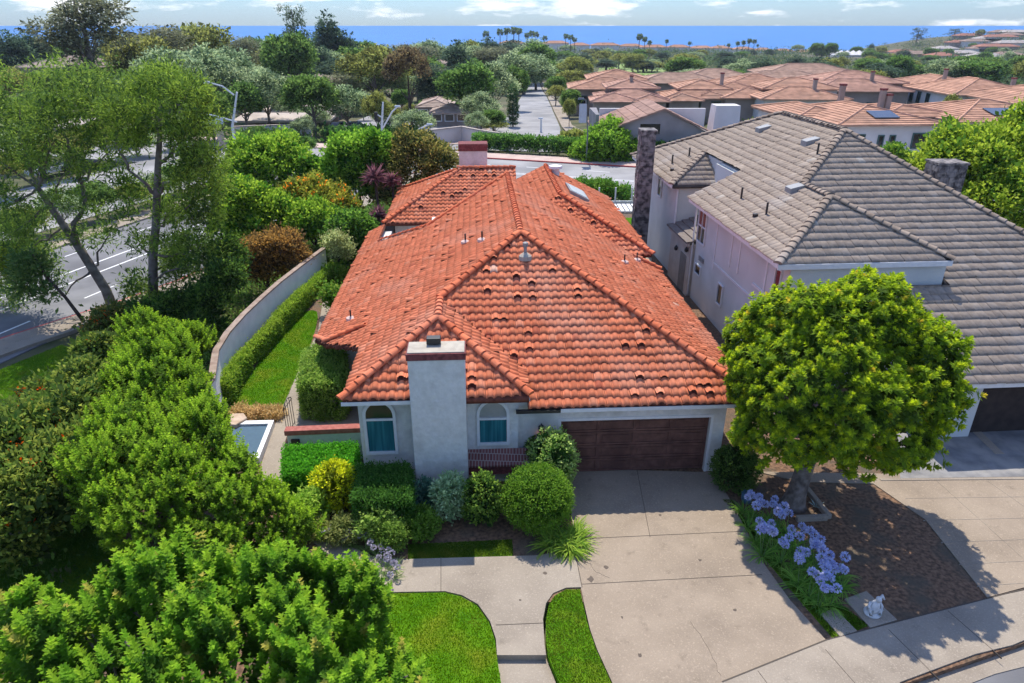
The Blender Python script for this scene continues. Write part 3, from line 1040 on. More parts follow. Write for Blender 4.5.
caps(zr(1.1, -0.35, 1), zr(-6.12, 6.87, 1))
caps((-9.15, 3.84, pz(H1[0], -9.15, 3.84) + 0.02), zr(-6.12, 6.87, 0))
caps(zr(-6.12, 6.87, 0), zr(-6.12, 18.2, 0))
caps(zr(-12.0, -0.7, 0), zr(-9.15, 2.15, 0))
caps(zr(-6.3, -0.7, 4), zr(-9.15, 2.15, 4))
caps(zr(-9.15, 2.15, 0), zr(-9.15, 3.84, 0))
caps(zr(0.8, 13.0, 6), zr(-3.35, 17.15, 6))
caps(zr(-3.35, 17.15, 6), zr(-3.35, 25.4, 6))
caps(zr(-13.4, 21.8, 8), zr(-9.0, 26.2, 8))
caps(zr(-9.0, 26.35, 7), zr(-5.2, 26.35, 7))
caps(zr(-13.4, 31.0, 8), zr(-9.0, 26.6, 8))
caps(zr(-14.32, 6.4, 0), zr(-13.6, 5.2, 0), rad=0.1)
caps(zr(-13.7, 5.25, 0, 0.05), zr(-12.05, 4.85, 0, 0.05), rad=0.11)
caps(zr(-6.12, 18.2, 0), zr(-10.36, 15.67, 0), rad=0.1)
caps(zr(-10.36, 15.67, 0), zr(-13.2, 17.95, 0), rad=0.1)
caps(zr(1.05, 12.5, 1, 0.04), zr(-0.25, 12.62, 1, 0.04), rad=0.12)

wb = MB()
def wbox(u0, u1, v0, v1, z0, z1):
    wb.box((u0, v0, z0), (u1, v1, z1), F1)
DOOR_U0, DOOR_U1 = -5.22, -0.30
wbox(-6.62, DOOR_U0, 0.0, 0.30, 0, 2.87)
wbox(DOOR_U1, 0.18, 0.0, 0.30, 0, 2.87)
wbox(DOOR_U0, DOOR_U1, 0.002, 0.30, 2.14, 2.868)
wbox(-0.12, 0.178, 0.3, 12.3, 0, 2.9)
wbox(-6.6, -0.2, 6.0, 12.2, 0, 3.2)
wbox(-11.62, -6.62, -0.2, 3.4, 0, 3.55)
wbox(-11.6, -6.0, 3.4, 6.6, 0, 3.6)
wbox(-13.7, -6.3, 6.9, 17.0, 0, 2.55)
wbox(-13.68, -12.9, 17.0, 21.6, 0, 2.5)
wbox(-7.0, 0.15, 13.5, 25.0, 0, 3.55)
wbox(-12.8, -5.6, 22.3, 30.4, 0, 3.0)
wbox(-10.2, -6.4, 15.5, 17.8, 0, 4.3)
obj("wall", wb, M_stucco, house)
fb = MB()
def fascia(u0, v0, u1, v1, z, h=0.17, t=0.06):
    a = Vector((u0, v0)); b = Vector((u1, v1)); d = (b - a).normalized(); n = Vector((-d.y, d.x)) * t * 0.5
    fb.slab([tuple(a + n), tuple(b + n), tuple(b - n), tuple(a - n)], z - h, z, F1)
fascia(-6.2, -0.355, 1.08, -0.355, 2.80, 0.12, 0.03)
fascia(-12.0, -0.725, -6.3, -0.725, 3.45, 0.12, 0.03)
fascia(-11.9, -0.6, -11.9, 3.0, 3.5)
fascia(-6.38, -0.58, -6.38, 0.9, 3.49)
fascia(0.98, -0.2, 0.98, 12.4, 2.86)
fascia(-14.2, 6.5, -14.2, 21.8, 2.36)
obj("fascia", fb, M_trim, house)

# garage door with raised and sunk panels
gd = MB()
gd.box((DOOR_U0, 0.17, 0.03), (DOOR_U1, 0.22, 2.14), F1)
gw = DOOR_U1 - DOOR_U0
rng = np.random.default_rng(3)
for r in range(4):
    z0, z1 = 0.05 + r * 0.522, 0.05 + r * 0.522 + 0.50
    gd.box((DOOR_U0 + 0.01, 0.135, z0), (DOOR_U1 - 0.01, 0.171, z0 + 0.07), F1)
    gd.box((DOOR_U0 + 0.01, 0.135, z1 - 0.07), (DOOR_U1 - 0.01, 0.171, z1), F1)
    for k in range(5):
        x = DOOR_U0 + 0.01 + (gw - 0.12) * k / 4
        gd.box((x, 0.133, z0 + 0.071), (x + 0.10, 0.171, z1 - 0.071), F1)
    for k in range(4):
        x = DOOR_U0 + 0.11 + (gw - 0.12) * k / 4
        gd.box((x + 0.10, 0.145, z0 + 0.13), (x + (gw - 0.12) / 4 - 0.20, 0.171, z1 - 0.13), F1)
obj("garage_door", gd, M_wood, house, bevel=0.006)
gf = MB()
gf.box((DOOR_U0 - 0.09, -0.015, 0.0), (DOOR_U0 - 0.001, 0.02, 2.14), F1)
gf.box((DOOR_U1 + 0.001, -0.015, 0.0), (DOOR_U1 + 0.09, 0.02, 2.14), F1)
gf.box((DOOR_U0 - 0.09, -0.016, 2.141), (DOOR_U1 + 0.09, 0.02, 2.24), F1)
obj("door_frame", gf, M_trim, house)

# arched windows on a wall: local x right, y out of wall, z up
def arch_pts(w, h, n=14):
    r = w / 2
    pts = [(-r, 0), (r, 0)]
    pts += [(r * math.cos(math.pi * i / n), h - r + r * math.sin(math.pi * i / n)) for i in range(n + 1)]
    return pts
def window(parent, origin, rdir, w, h, arch=False, frame_mat=None, pane_mat=None, bars=(), hbars=(), fw=0.07, depth=0.07, top_pane=None, name="window"):
    r = Vector(rdir).normalized(); out = Vector((r.y, -r.x, 0))
    o = Vector(origin)
    def L(x, y, z):
        return o + r * x + out * y + Vector((0, 0, z))
    pts = arch_pts(w, h) if arch else [(-w / 2, 0), (w / 2, 0), (w / 2, h), (-w / 2, h)]
    inn = [(x * (1 - 2 * fw / w), fw + z * (1 - 2 * fw / h)) for x, z in pts]
    m = MB()
    n = len(pts)
    vv = [L(x, depth, z) for x, z in pts] + [L(x, depth, z) for x, z in inn] + [L(x, 0.0, z) for x, z in pts] + [L(x, 0.012, z) for x, z in inn]
    ff = []
    for i in range(n):
        j = (i + 1) % n
        ff += [(i, j, n + j, n + i), (2 * n + i, 2 * n + j, j, i), (n + i, n + j, 3 * n + j, 3 * n + i)]
    m.add(vv, ff)
    def bar(x0, x1, z0, z1):
        p = [L(x, y, z) for z in (z0, z1) for x, y in ((x0, depth * 0.8), (x1, depth * 0.8), (x1, 0.01), (x0, 0.01))]
        m.hexa(p)
    for x in bars:
        bar(x - 0.02, x + 0.02, fw * 0.8, h - fw * 0.8)
    for z in hbars:
        bar(-w / 2 + fw * 0.8, w / 2 - fw * 0.8, z - 0.035, z + 0.035)
    f = obj(name, m, frame_mat or M_trim, parent)
    pm = MB()
    if top_pane is None or not hbars:
        pm.add([L(x, 0.015, z) for x, z in inn], [tuple(range(n))])
        obj("pane", pm, pane_mat or M_glass_dark, f)
    else:
        zc = hbars[0]
        low = [p for p in inn if p[1] < zc]
        xs = inn[0][0], inn[1][0]
        pm.add([L(xs[0], 0.015, fw), L(xs[1], 0.015, fw), L(xs[1], 0.015, zc), L(xs[0], 0.015, zc)], [(0, 1, 2, 3)])
        obj("pane", pm, pane_mat, f)
        up_ = [(xs[1], zc)] + [p for p in inn if p[1] >= zc] + [(xs[0], zc)]
        p2 = MB().add([L(x, 0.015, z) for x, z in up_], [tuple(range(len(up_)))])
        obj("pane", p2, top_pane, f)
    return f
rd1 = Vector((F1.c, F1.s, 0))
window(house, F1(-10.98, -0.2, 1.25), rd1, 1.02, 1.98, True, M_trim, M_glass_teal, (), (1.28,), 0.09, 0.08, M_glass_reflect)
window(house, F1(-7.42, -0.2, 1.47), rd1, 1.04, 1.68, True, M_trim, M_glass_teal, (), (0.98,), 0.09, 0.08, plain_mat("curtained_glass", (0.32, 0.33, 0.32), 0.2, 0.5))
# bay corner return at the wing's left, brick planter box below the right window
M_brickcap = new_mat("brick_header_course")
mm_, n_, l_, p_ = M_brickcap
g_ = n_.new("ShaderNodeTexCoord")
bt = n_.new("ShaderNodeTexBrick")
bt.inputs['Color1'].default_value = (0.17, 0.055, 0.05, 1); bt.inputs['Color2'].default_value = (0.24, 0.085, 0.075, 1); bt.inputs['Mortar'].default_value = (0.36, 0.29, 0.26, 1)
bt.inputs['Scale'].default_value = 1.0; bt.inputs['Brick Width'].default_value = 0.1; bt.inputs['Row Height'].default_value = 0.2; bt.inputs['Mortar Size'].default_value = 0.012
l_.new(g_.outputs['Object'], bt.inputs['Vector']); l_.new(bt.outputs['Color'], p_.inputs['Base Color'])
p_.inputs['Roughness'].default_value = 0.9
M_brickcap = mm_
pb = MB()
pb.box((-8.42, -0.62, 0.60), (-6.02, -0.201, 0.91), F1)
obj("brick_planter_box", pb, M_brick, house)
pb = MB()
pb.hexa([F1(*p) for p in [(-8.46, -0.67, .912), (-5.98, -0.67, .912), (-5.98, -0.205, 1.15), (-8.46, -0.205, 1.15), (-8.46, -0.67, .97), (-5.98, -0.67, .97), (-5.98, -0.205, 1.30), (-8.46, -0.205, 1.30)]])
obj("brick_sill", pb, M_brickcap, house)

# chimney at the front
def stack(u0, u1, v0, v1, z0, z1, band0, flue, capm, name="chimney"):
    m = MB().box((u0, v0, z0), (u1, v1, band0), F1)
    ch = obj(name, m, M_stucco, house, bevel=0.03)
    e = 0.035
    m = MB().box((u0 - e, v0 - e, band0 + 0.001), (u1 + e, v1 + e, z1 - 0.06), F1)
    obj("brick_band", m, M_brick, ch, bevel=0.008)
    m = MB().box((u0 + 0.0, v0 + 0.02, z1 - 0.059), (u1 - 0.0, v1 + 0.0, z1 - 0.03), F1)
    obj("chimney_cap", m, capm, ch, bevel=0.02)
    if flue:
        cu, cv, w, d, h = flue
        m = MB().box((cu - w / 2, cv - d / 2, z1 + 0.001), (cu + w / 2, cv + d / 2, z1 + h), F1)
        obj("flue", m, M_metal_dark, ch, bevel=0.02)
    return ch
stack(-9.90, -8.24, -0.98, -0.19, 0.0, 5.20, 4.93, (-9.15, -0.38, 0.42, 0.26, 0.2), M_cream)
cc = atY(473.5, 172, 47.0)
# rear chimney
import_uv = (cc.x - F1.ox, cc.y - F1.oy)
cu = import_uv[0] * F1.c + import_uv[1] * F1.s; cv = -import_uv[0] * F1.s + import_uv[1] * F1.c
ztop = atY(473, 143.5, 47.0).z
stack(cu - 0.95, cu + 0.95, cv, cv + 1.3, 3.0, ztop, ztop - 0.5, None, M_brick)

# roof vents, flashing, skylight, wall lamp
def vent(u, v, i, kind):
    z = pz(H1[i], u, v)
    m = MB()
    if kind == 0:
        m.lathe([(0.06, -0.1), (0.06, 0.5), (0.10, 0.5), (0.10, 0.62), (0.02, 0.66)], F1(u, v, z), 10)
        o = obj("roof_vent", m, M_metal_grey, house)
        obj("flashing", MB().lathe([(0.26, -0.02), (0.24, 0.12), (0.08, 0.24)], F1(u, v, z), 10), M_cream, o)
    elif kind == 1:
        m.lathe([(0.035, -0.1), (0.035, 0.42), (0.02, 0.43)], F1(u, v, z), 8)
        o = obj("roof_vent", m, M_metal_dark, house)
        obj("flashing", MB().lathe([(0.2, 0.0), (0.19, 0.1), (0.06, 0.16)], F1(u, v - 0.0, z), 10), plain_mat("pale_flashing", (0.62, 0.45, 0.38), 0.8), o)
    return m
vent(-6.02, 5.6, 2, 0)
vent(-7.6, 8.3, 0, 1)
vent(-8.3, 9.2, 0, 1)
vent(-12.9, 6.6, 0, 1)
vent(-0.2, 12.1, 1, 1)
vent(-1.2, 10.3, 1, 1)
def slope_box(u0, u1, v0, v1, i, h0, h1, mat, name):
    pts = [(u0, v0), (u1, v0), (u1, v1), (u0, v1)]
    m = MB().hexa([F1(u, v, pz(H1[i], u, v) + h0) for u, v in pts] + [F1(u, v, pz(H1[i], u, v) + h1) for u, v in pts])
    return obj(name, m, mat, house)
sk = slope_box(-2.6, -1.5, 18.8, 21.0, 6, 0.05, 0.24, M_metal_grey, "skylight")
obj("pane", MB().hexa([F1(u, v, pz(H1[6], u, v) + h) for h in (0.241, 0.27) for u, v in [(-2.5, 18.95), (-1.6, 18.95), (-1.6, 20.85), (-2.5, 20.85)]]), plain_mat("pale_glass", (0.5, 0.5, 0.5), 0.15, 0.6), sk)
vb = MB().lathe([(0.25, -0.1), (0.25, 0.35), (0.42, 0.4), (0.4, 0.55), (0.1, 0.62)], F1(-2.9, 23.6, pz(H1[6], -2.9, 23.6)), 12)
obj("roof_vent", vb, M_trim, house)
lm = MB().lathe([(0.05, 0.0), (0.09, 0.08), (0.10, 0.24), (0.04, 0.30), (0.01, 0.36)], F1(-5.87, -0.10, 1.78), 8)
wlamp = obj("wall_lamp", lm, M_metal_dark, house)
obj("lamp_glass", MB().lathe([(0.03, -0.10), (0.07, -0.06), (0.085, 0.05), (0.06, 0.07)], F1(-5.87, -0.12, 1.68), 8), plain_mat("lamp_glow", (0.8, 0.35, 0.2), 0.4, 0.4, emit=(1.0, 0.42, 0.22, 0.8)), wlamp)
# small gable vent under the left back eave
obj("gable_vent", MB().box((-12.0, 22.24, 2.35), (-11.0, 22.3, 2.72), F1), M_trim, house)
# gutter downpipe at wing corner
obj("gutter", MB().box((-6.7, -0.42, 2.70), (-5.3, -0.30, 2.80), F1), M_metal_dark, house)

# courtyard wall with a brick cap
cw = thing("courtyard_wall", "low white courtyard wall capped with red brick behind the clipped hedge", "wall", at(325, 450, 0))
w0 = at(286, 431, 1.25); w1 = at(368, 427.5, 1.25)
dW = (w1 - w0); dW.z = 0; nW = Vector((-dW.y, dW.x, 0)).normalized()
def wq(mb, z0, z1, t0, t1, e=0.0):
    a_ = w0 - dW.normalized() * e; b_ = w1
    mb.slab([tuple((a_ - nW * t0)[:2]), tuple((b_ - nW * t0)[:2]), tuple((b_ + nW * t1)[:2]), tuple((a_ + nW * t1)[:2])], z0, z1)
m = MB(); wq(m, 0, 1.08, 0.0, 0.2); obj("wall_face", m, M_stucco, cw)
m = MB(); wq(m, 1.081, 1.27, 0.05, 0.27, 0.06); obj("brick_cap", m, noise_mat("cap_brick", (0.30, 0.09, 0.07), (0.4, 0.14, 0.11), 7, 0.85, 0.3), cw, bevel=0.015)
m = MB(); p = w0 + dW * 0.10 - nW * 0.03
m.box((p.x - 0.14, p.y - 0.06, 0.68), (p.x + 0.14, p.y + 0.02, 0.93)); obj("wall_vent", m, M_metal_dark, cw)
gt = thing("iron_gate", "small dark iron gate at the end of the brick capped wall", "gate", at(286, 430, 0))
m = MB(); p = at(286, 424, 0.6)
for k in range(5):
    m.tube([(p.x - 0.03 + k * 0.01, p.y + 0.05 + k * 0.2, 0.05), (p.x - 0.03 + k * 0.01, p.y + 0.05 + k * 0.2, 1.25 + 0.12 * math.sin(k * math.pi / 4))], 0.012, 6)
for z in (0.15, 1.15):
    m.tube([(p.x - 0.03, p.y + 0.02, z), (p.x + 0.01, p.y + 0.9, z)], 0.014, 6)
m.tube([(p.x - 0.03, p.y + 0.02, 1.15), (p.x - 0.02, p.y + 0.25, 1.32), (p.x, p.y + 0.47, 1.38), (p.x + 0.005, p.y + 0.7, 1.32), (p.x + 0.01, p.y + 0.9, 1.15)], 0.015, 6)
obj("gate_bars", m, M_metal_dark, gt)

# ================================================================== the grey roofed neighbour
GA, GB = at(778, 264.6, 5.5), at(682, 197.5, 5.5)
F2 = frame(GA.x, GA.y, 4.2)
def g2(X, Y):
    dx, dy = X - F2.ox, Y - F2.oy
    return (dx * F2.c + dy * F2.s, -dx * F2.s + dy * F2.c)
WR = g2(at(956, 262, 5.5).x, at(956, 262, 5.5).y)[0]           # right eave of the front wing
pk = g2(16.4, 35.0)
A1, B1, ZP = pk[0], pk[1], 5.5 + 0.5 * pk[0]
FB = 0.46
ZE = 2.5
eb = B1 - (ZP - ZE) / FB                                       # front eave of the long slope
RS = 0.70
H2 = [
    (5.5, 0.5, 0.0, (0.0, 0.0)),                               # 0 left slope
    (ZP - FB * B1, 0.0, FB, (8.0, eb)),                        # 1 long front slope
    (ZP + RS * A1, -RS, 0.0, (A1 + (ZP - ZE) / RS, 0.0)),     # 2 right slope
    (5.5, 0.0, 0.5, (3.0, 0.0)),                               # 3 wing front hip
    (5.5 + 0.5 * WR, -0.5, 0.0, (WR, 0.0)),                    # 4 wing right
    (5.5 - 0.5 * 14.2, 0.0, 0.5, (1.0, 14.2)),                 # 5 notch hip
    (5.5 + 0.5 * 24.0, 0.0, -0.5, (5.0, 24.0)),                # 6 rear hip
]
def region2(u, v):
    u = np.asarray(u, float); v = np.asarray(v, float)
    best = np.full(u.shape, -1e9); rid = np.full(u.shape, -1)
    def block(ids, mask):
        nonlocal best, rid
        zs = np.stack([pz(H2[i], u, v) for i in ids]); k = zs.argmin(0); zz = zs.min(0); ii = np.array(ids)[k]
        w = mask & (zz > best)
        best = np.where(w, zz, best); rid = np.where(w, ii, rid)
    block([0, 1, 2, 6], (u >= 0) & (u < 22) & (v >= eb) & (v <= 24.0) & ((v > 3.2) | (u > WR - 1.2) | (u > 4.2)) & ~((u < 2.8) & (v < 17.05) & (v > 11.2)) & ~((u < 4.2) & (v < 3.2)))
    block([0, 3, 4], (u >= 0) & (u <= WR) & (v >= 0) & (v < 8))
    block([0, 5], (u >= 0) & (u < 2.8) & (v >= 14.2) & (v < 17.1))
    return rid
gb_ = (-0.5, 22.5, eb - 0.5, 24.5)
nh = thing("grey_roof_house", "two storey white house under a weathered grey brown flat tile roof", "house", F2(6, 10, 0))
M_gtile = tint_mat("grey_concrete_tile", rough=0.92, spec=0.08, nscale=5.0, namp=0.18, stain=(0.36, 0.315, 0.275), sscale=0.45, stain_lo=0.6, stain_hi=0.8)
GC = ((0.285, 0.23, 0.182), (0.312, 0.254, 0.203), [(0.015, (0.24, 0.195, 0.157)), (0.05, (0.345, 0.285, 0.23)), (0.056, (0.39, 0.345, 0.29))])
V, q, c = tile_roof(H2, region2, gb_, F2, 0.33, 0.43, FLAT, GC, 21, lift=0.07, lip=0.075, jit=0.006, loose=0.02, loose_h=0.03, nl=1, cvar=0.045)
roof2 = np_obj("roof", V, q, c, M_gtile, nh)
V, q = underlay(H2, region2, gb_, F2, 0.14)
np_obj("roof_deck", V, q, None, noise_mat("grey_deck", (0.06, 0.05, 0.045), (0.1, 0.085, 0.075), 4, 0.95), roof2)
cb = MB(); crng = np.random.default_rng(19)
gcol = ((0.24, 0.188, 0.145), (0.33, 0.265, 0.21))
def gz(u, v, i, d=0.0):
    return (u, v, pz(H2[i], u, v) + d)
def gcap(a, b):
    cb = MB()
    cap_row(cb, F2, a, b, rad=0.16, length=0.36, cols=gcol, rng=crng, lift=0.04, flat=0.6)
    obj("ridge_cap", cb, M_gtile, roof2, tint=True)
gcap(gz(0, 0, 0), gz(WR / 2, WR / 2, 0))
gcap(gz(WR, 0, 4), gz(WR / 2, WR / 2, 4))
# where the wing ridge meets the long slope
vj = (5.5 + 0.5 * WR / 2 - (ZP - FB * B1)) / FB
gcap(gz(WR / 2, WR / 2, 0), (WR / 2, vj, 5.5 + 0.25 * WR))
gcap((WR / 2, vj, 5.5 + 0.25 * WR), (A1, B1, ZP))
gcap((A1 + (ZP - ZE) / RS, eb, ZE), (A1, B1, ZP))
vq = 24.0 - A1
gcap((A1, B1, ZP), (A1, max(vq, B1 + 0.5), ZP))
gcap(gz(0, 24.0, 0), (A1, max(vq, B1 + 0.5), ZP))
gcap(gz(0, 14.2, 0), gz(2.8, 17.0, 0))
wb = MB()
def w2(u0, u1, v0, v1, z0, z1):
    wb.box((u0, v0, z0), (u1, v1, z1), F2)
w2(0.6, WR - 0.10, 0.11, 10.8, 0, 5.45)
w2(2.6, 12.0, 10.8, 14.6, 0, 6.6)
w2(0.62, 12.0, 14.6, 23.4, 0, 5.6)
w2(2.79, 2.9, 14.3, 17.1, 5.4, 6.75)
w2(2.79, 4.2, 11.0, 14.5, 5.0, 6.7)
# garage block under the long slope
w2(5.2, 6.4, eb + 0.5, eb + 1.0, 0, 2.5)
w2(6.4, 18, eb + 0.51, eb + 1.0, 2.05, 2.49)
w2(5.21, 5.6, eb + 1.0, 0.6, 0, 2.5)
w2(12.0, 15.6, 0.6, 22, 0, 2.9)
obj("wall", wb, M_stucco_soft, nh)
fb = MB()
def fas2(a, b, z, h=0.2, t=0.06):
    a = Vector(a); b = Vector(b); d = (b - a).normalized(); n = Vector((-d.y, d.x)) * t * 0.5
    fb.slab([tuple(a + n), tuple(b + n), tuple(b - n), tuple(a - n)], z - h, z, F2)
fas2((0.07, 0.05), (0.07, 11.1), 5.5); fas2((-0.02, -0.05), (WR - 0.02, -0.05), 5.5); fas2((0.07, 14.2), (0.07, 23.9), 5.5); fas2((0.12, 14.28), (2.75, 14.28), 5.5)
fas2((4.3, eb + 0.08), (20, eb + 0.08), ZE); fas2((WR - 0.07, 0.1), (WR - 0.07, 0.5), 5.5)
fas2((0.1, 11.14), (2.75, 11.14), 5.62, 0.15)
obj("fascia", fb, M_trim, nh)
m = MB().box((6.42, eb + 0.75, 0.03), (17, eb + 0.8, 2.06), F2)
for k in range(3):
    m.box((6.5 + k * 3.4, eb + 0.73, 0.3), (9.5 + k * 3.4, eb + 0.751, 1.85), F2)
obj("garage_door", m, noise_mat("dark_door", (0.025, 0.018, 0.016), (0.045, 0.032, 0.028), 3, 0.6), nh)
# windows on the left wall (facing -u): right direction seen from outside is -v
def lw2(v, z, w, h, **k):
    o = F2(0.598, v, z)
    return window(nh, o, (F2.s, -F2.c, 0), w, h, False, k.pop('fm', M_trim), k.pop('pm', M_glass_dark), **k)
M_redcurt = plain_mat("red_curtain_glass", (0.20, 0.03, 0.035), 0.15, 0.5)
lw2(10.1, 3.3, 1.2, 1.75, bars=(0.0,), hbars=(0.9,), top_pane=M_redcurt)
lw2(0.95, 3.7, 0.55, 1.3, pm=M_redcurt, fw=0.05)
lw2(10.0, 1.6, 0.9, 0.55, fw=0.05)
lw2(6.6, 1.2, 0.7, 1.1, fw=0.07)
lw2(18.4, 3.9, 0.8, 1.3, fw=0.06)
m = MB()
for k in range(3):
    m.box((0.52, 9.3 - k * 0.0 + 0.0, 2.45 + k * 0.09), (0.6, 10.0, 2.49 + k * 0.09), F2)
obj("wall_vent", m, M_metal_grey, nh)
m = MB()
for (v0, v1, z0, z1) in [(7.9, 8.0, 2.6, 5.2), (5.9, 6.0, 3.4, 5.2), (4.9, 5.0, 3.4, 5.2), (2.0, 2.12, 2.9, 5.2)]:
    m.box((0.56, v0, z0), (0.601, v1, z1), F2)
m.box((0.55, 1.4, 3.5), (0.601, 3.2, 3.62), F2)
m.box((0.557, 2.12, 2.9), (0.6005, 7.9, 2.98), F2)
obj("wall_trim", m, M_trim, nh)
m = MB()
m.tube([F2(0.5, 11.0, 5.2), F2(0.5, 11.0, 0.1)], 0.05, 8)
obj("downpipe", m, M_trim, nh)
m = MB()
m.tube([F2(0.5, 14.5, 5.2), F2(0.5, 14.5, 3.2)], 0.05, 8)
obj("downpipe", m, M_trim, nh)
# lean-to porch roof over the side door in the notch
m = MB()
for k in range(6):
    t0, t1 = k / 6, (k + 1) / 6
    m.hexa([F2(2.6 - 2.5 * t1, 10.9, 3.75 - 0.75 * t1 + .04), F2(2.6 - 2.5 * t0, 10.9, 3.75 - 0.75 * t0), F2(2.6 - 2.5 * t0, 14.7, 3.75 - 0.75 * t0), F2(2.6 - 2.5 * t1, 14.7, 3.75 - 0.75 * t1 + .04),
            F2(2.6 - 2.5 * t1, 10.9, 3.75 - 0.75 * t1 + .14), F2(2.6 - 2.5 * t0, 10.9, 3.75 - 0.75 * t0 + .06), F2(2.6 - 2.5 * t0, 14.7, 3.75 - 0.75 * t0 + .06), F2(2.6 - 2.5 * t1, 14.7, 3.75 - 0.75 * t1 + .14)], (0.2, 0.17, 0.15))
obj("porch_roof", m, M_gtile, nh, tint=True)
m = MB().box((0.2, 11.0, 2.85), (0.35, 14.6, 3.1), F2)
m.box((0.4, 11.0, 0), (0.9, 14.58, 2.95), F2)
obj("porch_wall", m, noise_mat("beige_stucco", (0.5, 0.44, 0.37), (0.58, 0.52, 0.45), 2, 0.9), nh)
m = MB().box((0.37, 11.5, 0.03), (0.41, 12.5, 2.15), F2)
sd = obj("side_door", m, noise_mat("grey_door", (0.2, 0.18, 0.16), (0.26, 0.24, 0.21), 3, 0.7), nh)
for v, z in ((11.3, 2.45), (13.1, 2.0)):
    obj("porch_lamp", MB().lathe([(0.05, 0), (0.1, 0.06), (0.1, 0.2), (0.03, 0.3)], F2(0.28, v, z), 8), M_metal_dark, nh)
# vents and pipes on the left slope
def gvent(x, y, h=0.25):
    lo_, hi_ = 5.0, 10.0
    for _ in range(40):
        mid = (lo_ + hi_) / 2
        p = at(x, y, mid); u, v = g2(p.x, p.y)
        if 5.5 + 0.5 * u < mid: hi_ = mid
        else: lo_ = mid
    return u, v, mid
for (x, y, k) in [(763, 130, 0), (810, 143, 0), (795, 190, 0), (741, 199, 1), (766, 215, 1), (755, 217, 2), (689, 157, 1), (672, 164, 1), (672, 171, 2), (817, 155, 1)]:
    u, v, z = gvent(x, y)
    m = MB()
    if k == 0:
        pts = [(u - .35, v - .3), (u + .35, v - .3), (u + .35, v + .3), (u - .35, v + .3)]
        hs = [0.3, 0.12, 0.12, 0.3]
        m.hexa([F2(a, b, 5.5 + .5 * a) for a, b in pts] + [F2(a, b, 5.5 + .5 * a + h) for (a, b), h in zip(pts, hs)])
        obj("roof_vent", m, M_metal_grey, nh, bevel=0.02)
    else:
        h = 0.55 if k == 1 else 0.15
        m.lathe([(0.05 if k == 1 else .12, -0.1), (0.05 if k == 1 else .12, h), (0.02, h + .02)], F2(u, v, z), 8)
        obj("vent_pipe", m, M_metal_dark, nh)
# stone chimneys
M_stone = noise_mat("dark_flagstone", (0.06, 0.055, 0.055), (0.30, 0.27, 0.25), scale=3.2, rough=0.9, bump=1.0, bscale=4.0, lo=0.42, hi=0.6, c3=(0.22, 0.20, 0.2), s3=2.0, detail=4)
rng = np.random.default_rng(4)
def stone_stack(x0, x1, y0, y1, z0, z1, name="stone_chimney"):
    m = MB().box((x0, y0, z0), (x1, y1, z1))
    nz_ = int((z1 - z0) / 0.28)
    for k in range(nz_):
        za = z0 + k * 0.28
        x = x0
        while x < x1 - 0.05:
            w = min(rng.uniform(0.22, 0.5), x1 - x)
            d = rng.uniform(0.02, 0.07)
            m.box((x + 0.012, y0 - d, za + 0.01), (x + w - 0.012, y0 + 0.01, za + 0.27))
            x += w
        y = y0
        while y < y1 - 0.05:
            w = min(rng.uniform(0.22, 0.5), y1 - y)
            d = rng.uniform(0.02, 0.07)
            m.box((x0 - d, y + 0.012, za + 0.01), (x0 + 0.01, y + w - 0.012, za + 0.27))
            y += w
    o = obj(name, m, M_stone, nh)
    obj("chimney_cap", MB().box((x0 - .06, y0 - .06, z1 + 0.001), (x1 + .06, y1 + .06, z1 + .1)), M_stone, o)
    return o
cY = 41.0
ca, cbp = atY(634, 240, cY), atY(656, 132, cY)
cl = atY(643, 132, cY)
stone_stack(cl.x - 0.05, atY(656.5, 132, cY).x, cY, cY + 1.0, 0, cl.z)
c3 = atY(934, 186, 36.0)
stone_stack(c3.x, c3.x + 1.5, 36.0, 37.2, 4, atY(945, 165, 36.0).z)
# ------------------------------------------------------------------ near plants
M_leaf = leaf_mat("leaf", 0.5, 0.6, 0.05, 2.75, 1.03)
M_leaf_matte = leaf_mat("leaf_matte", 0.45, 0.8, 0.05, 2.8, 1.0)
M_bark = noise_mat("bark_grey", (0.10, 0.08, 0.065), (0.24, 0.20, 0.17), scale=5, rough=0.95, bump=0.9, bscale=14)
M_bark_pale = noise_mat("bark_pale", (0.13, 0.105, 0.09), (0.26, 0.22, 0.19), scale=3, rough=0.95, bump=0.6, bscale=10, c3=(0.12, 0.09, 0.075), s3=1.2)
M_bark_dark = noise_mat("bark_dark", (0.04, 0.03, 0.025), (0.10, 0.075, 0.06), scale=5, rough=0.95, bump=0.6)
M_flower_blue = leaf_mat("petal_blue", 0.3, 0.6, 0.1, 1.0)

def branchy(mb, rng, base, tip, r0, r1, n=6, wob=0.15):
    base = Vector(base); tip = Vector(tip)
    pts, rad = [], []
    for i in range(n + 1):
        t = i / n
        p = base.lerp(tip, t)
        if 0 < i < n:
            p += Vector(rng.normal(size=3)) * wob * (tip - base).length * 0.15
        pts.append(p); rad.append(r0 + (r1 - r0) * t)
    mb.tube(pts, rad, 8)
    return pts

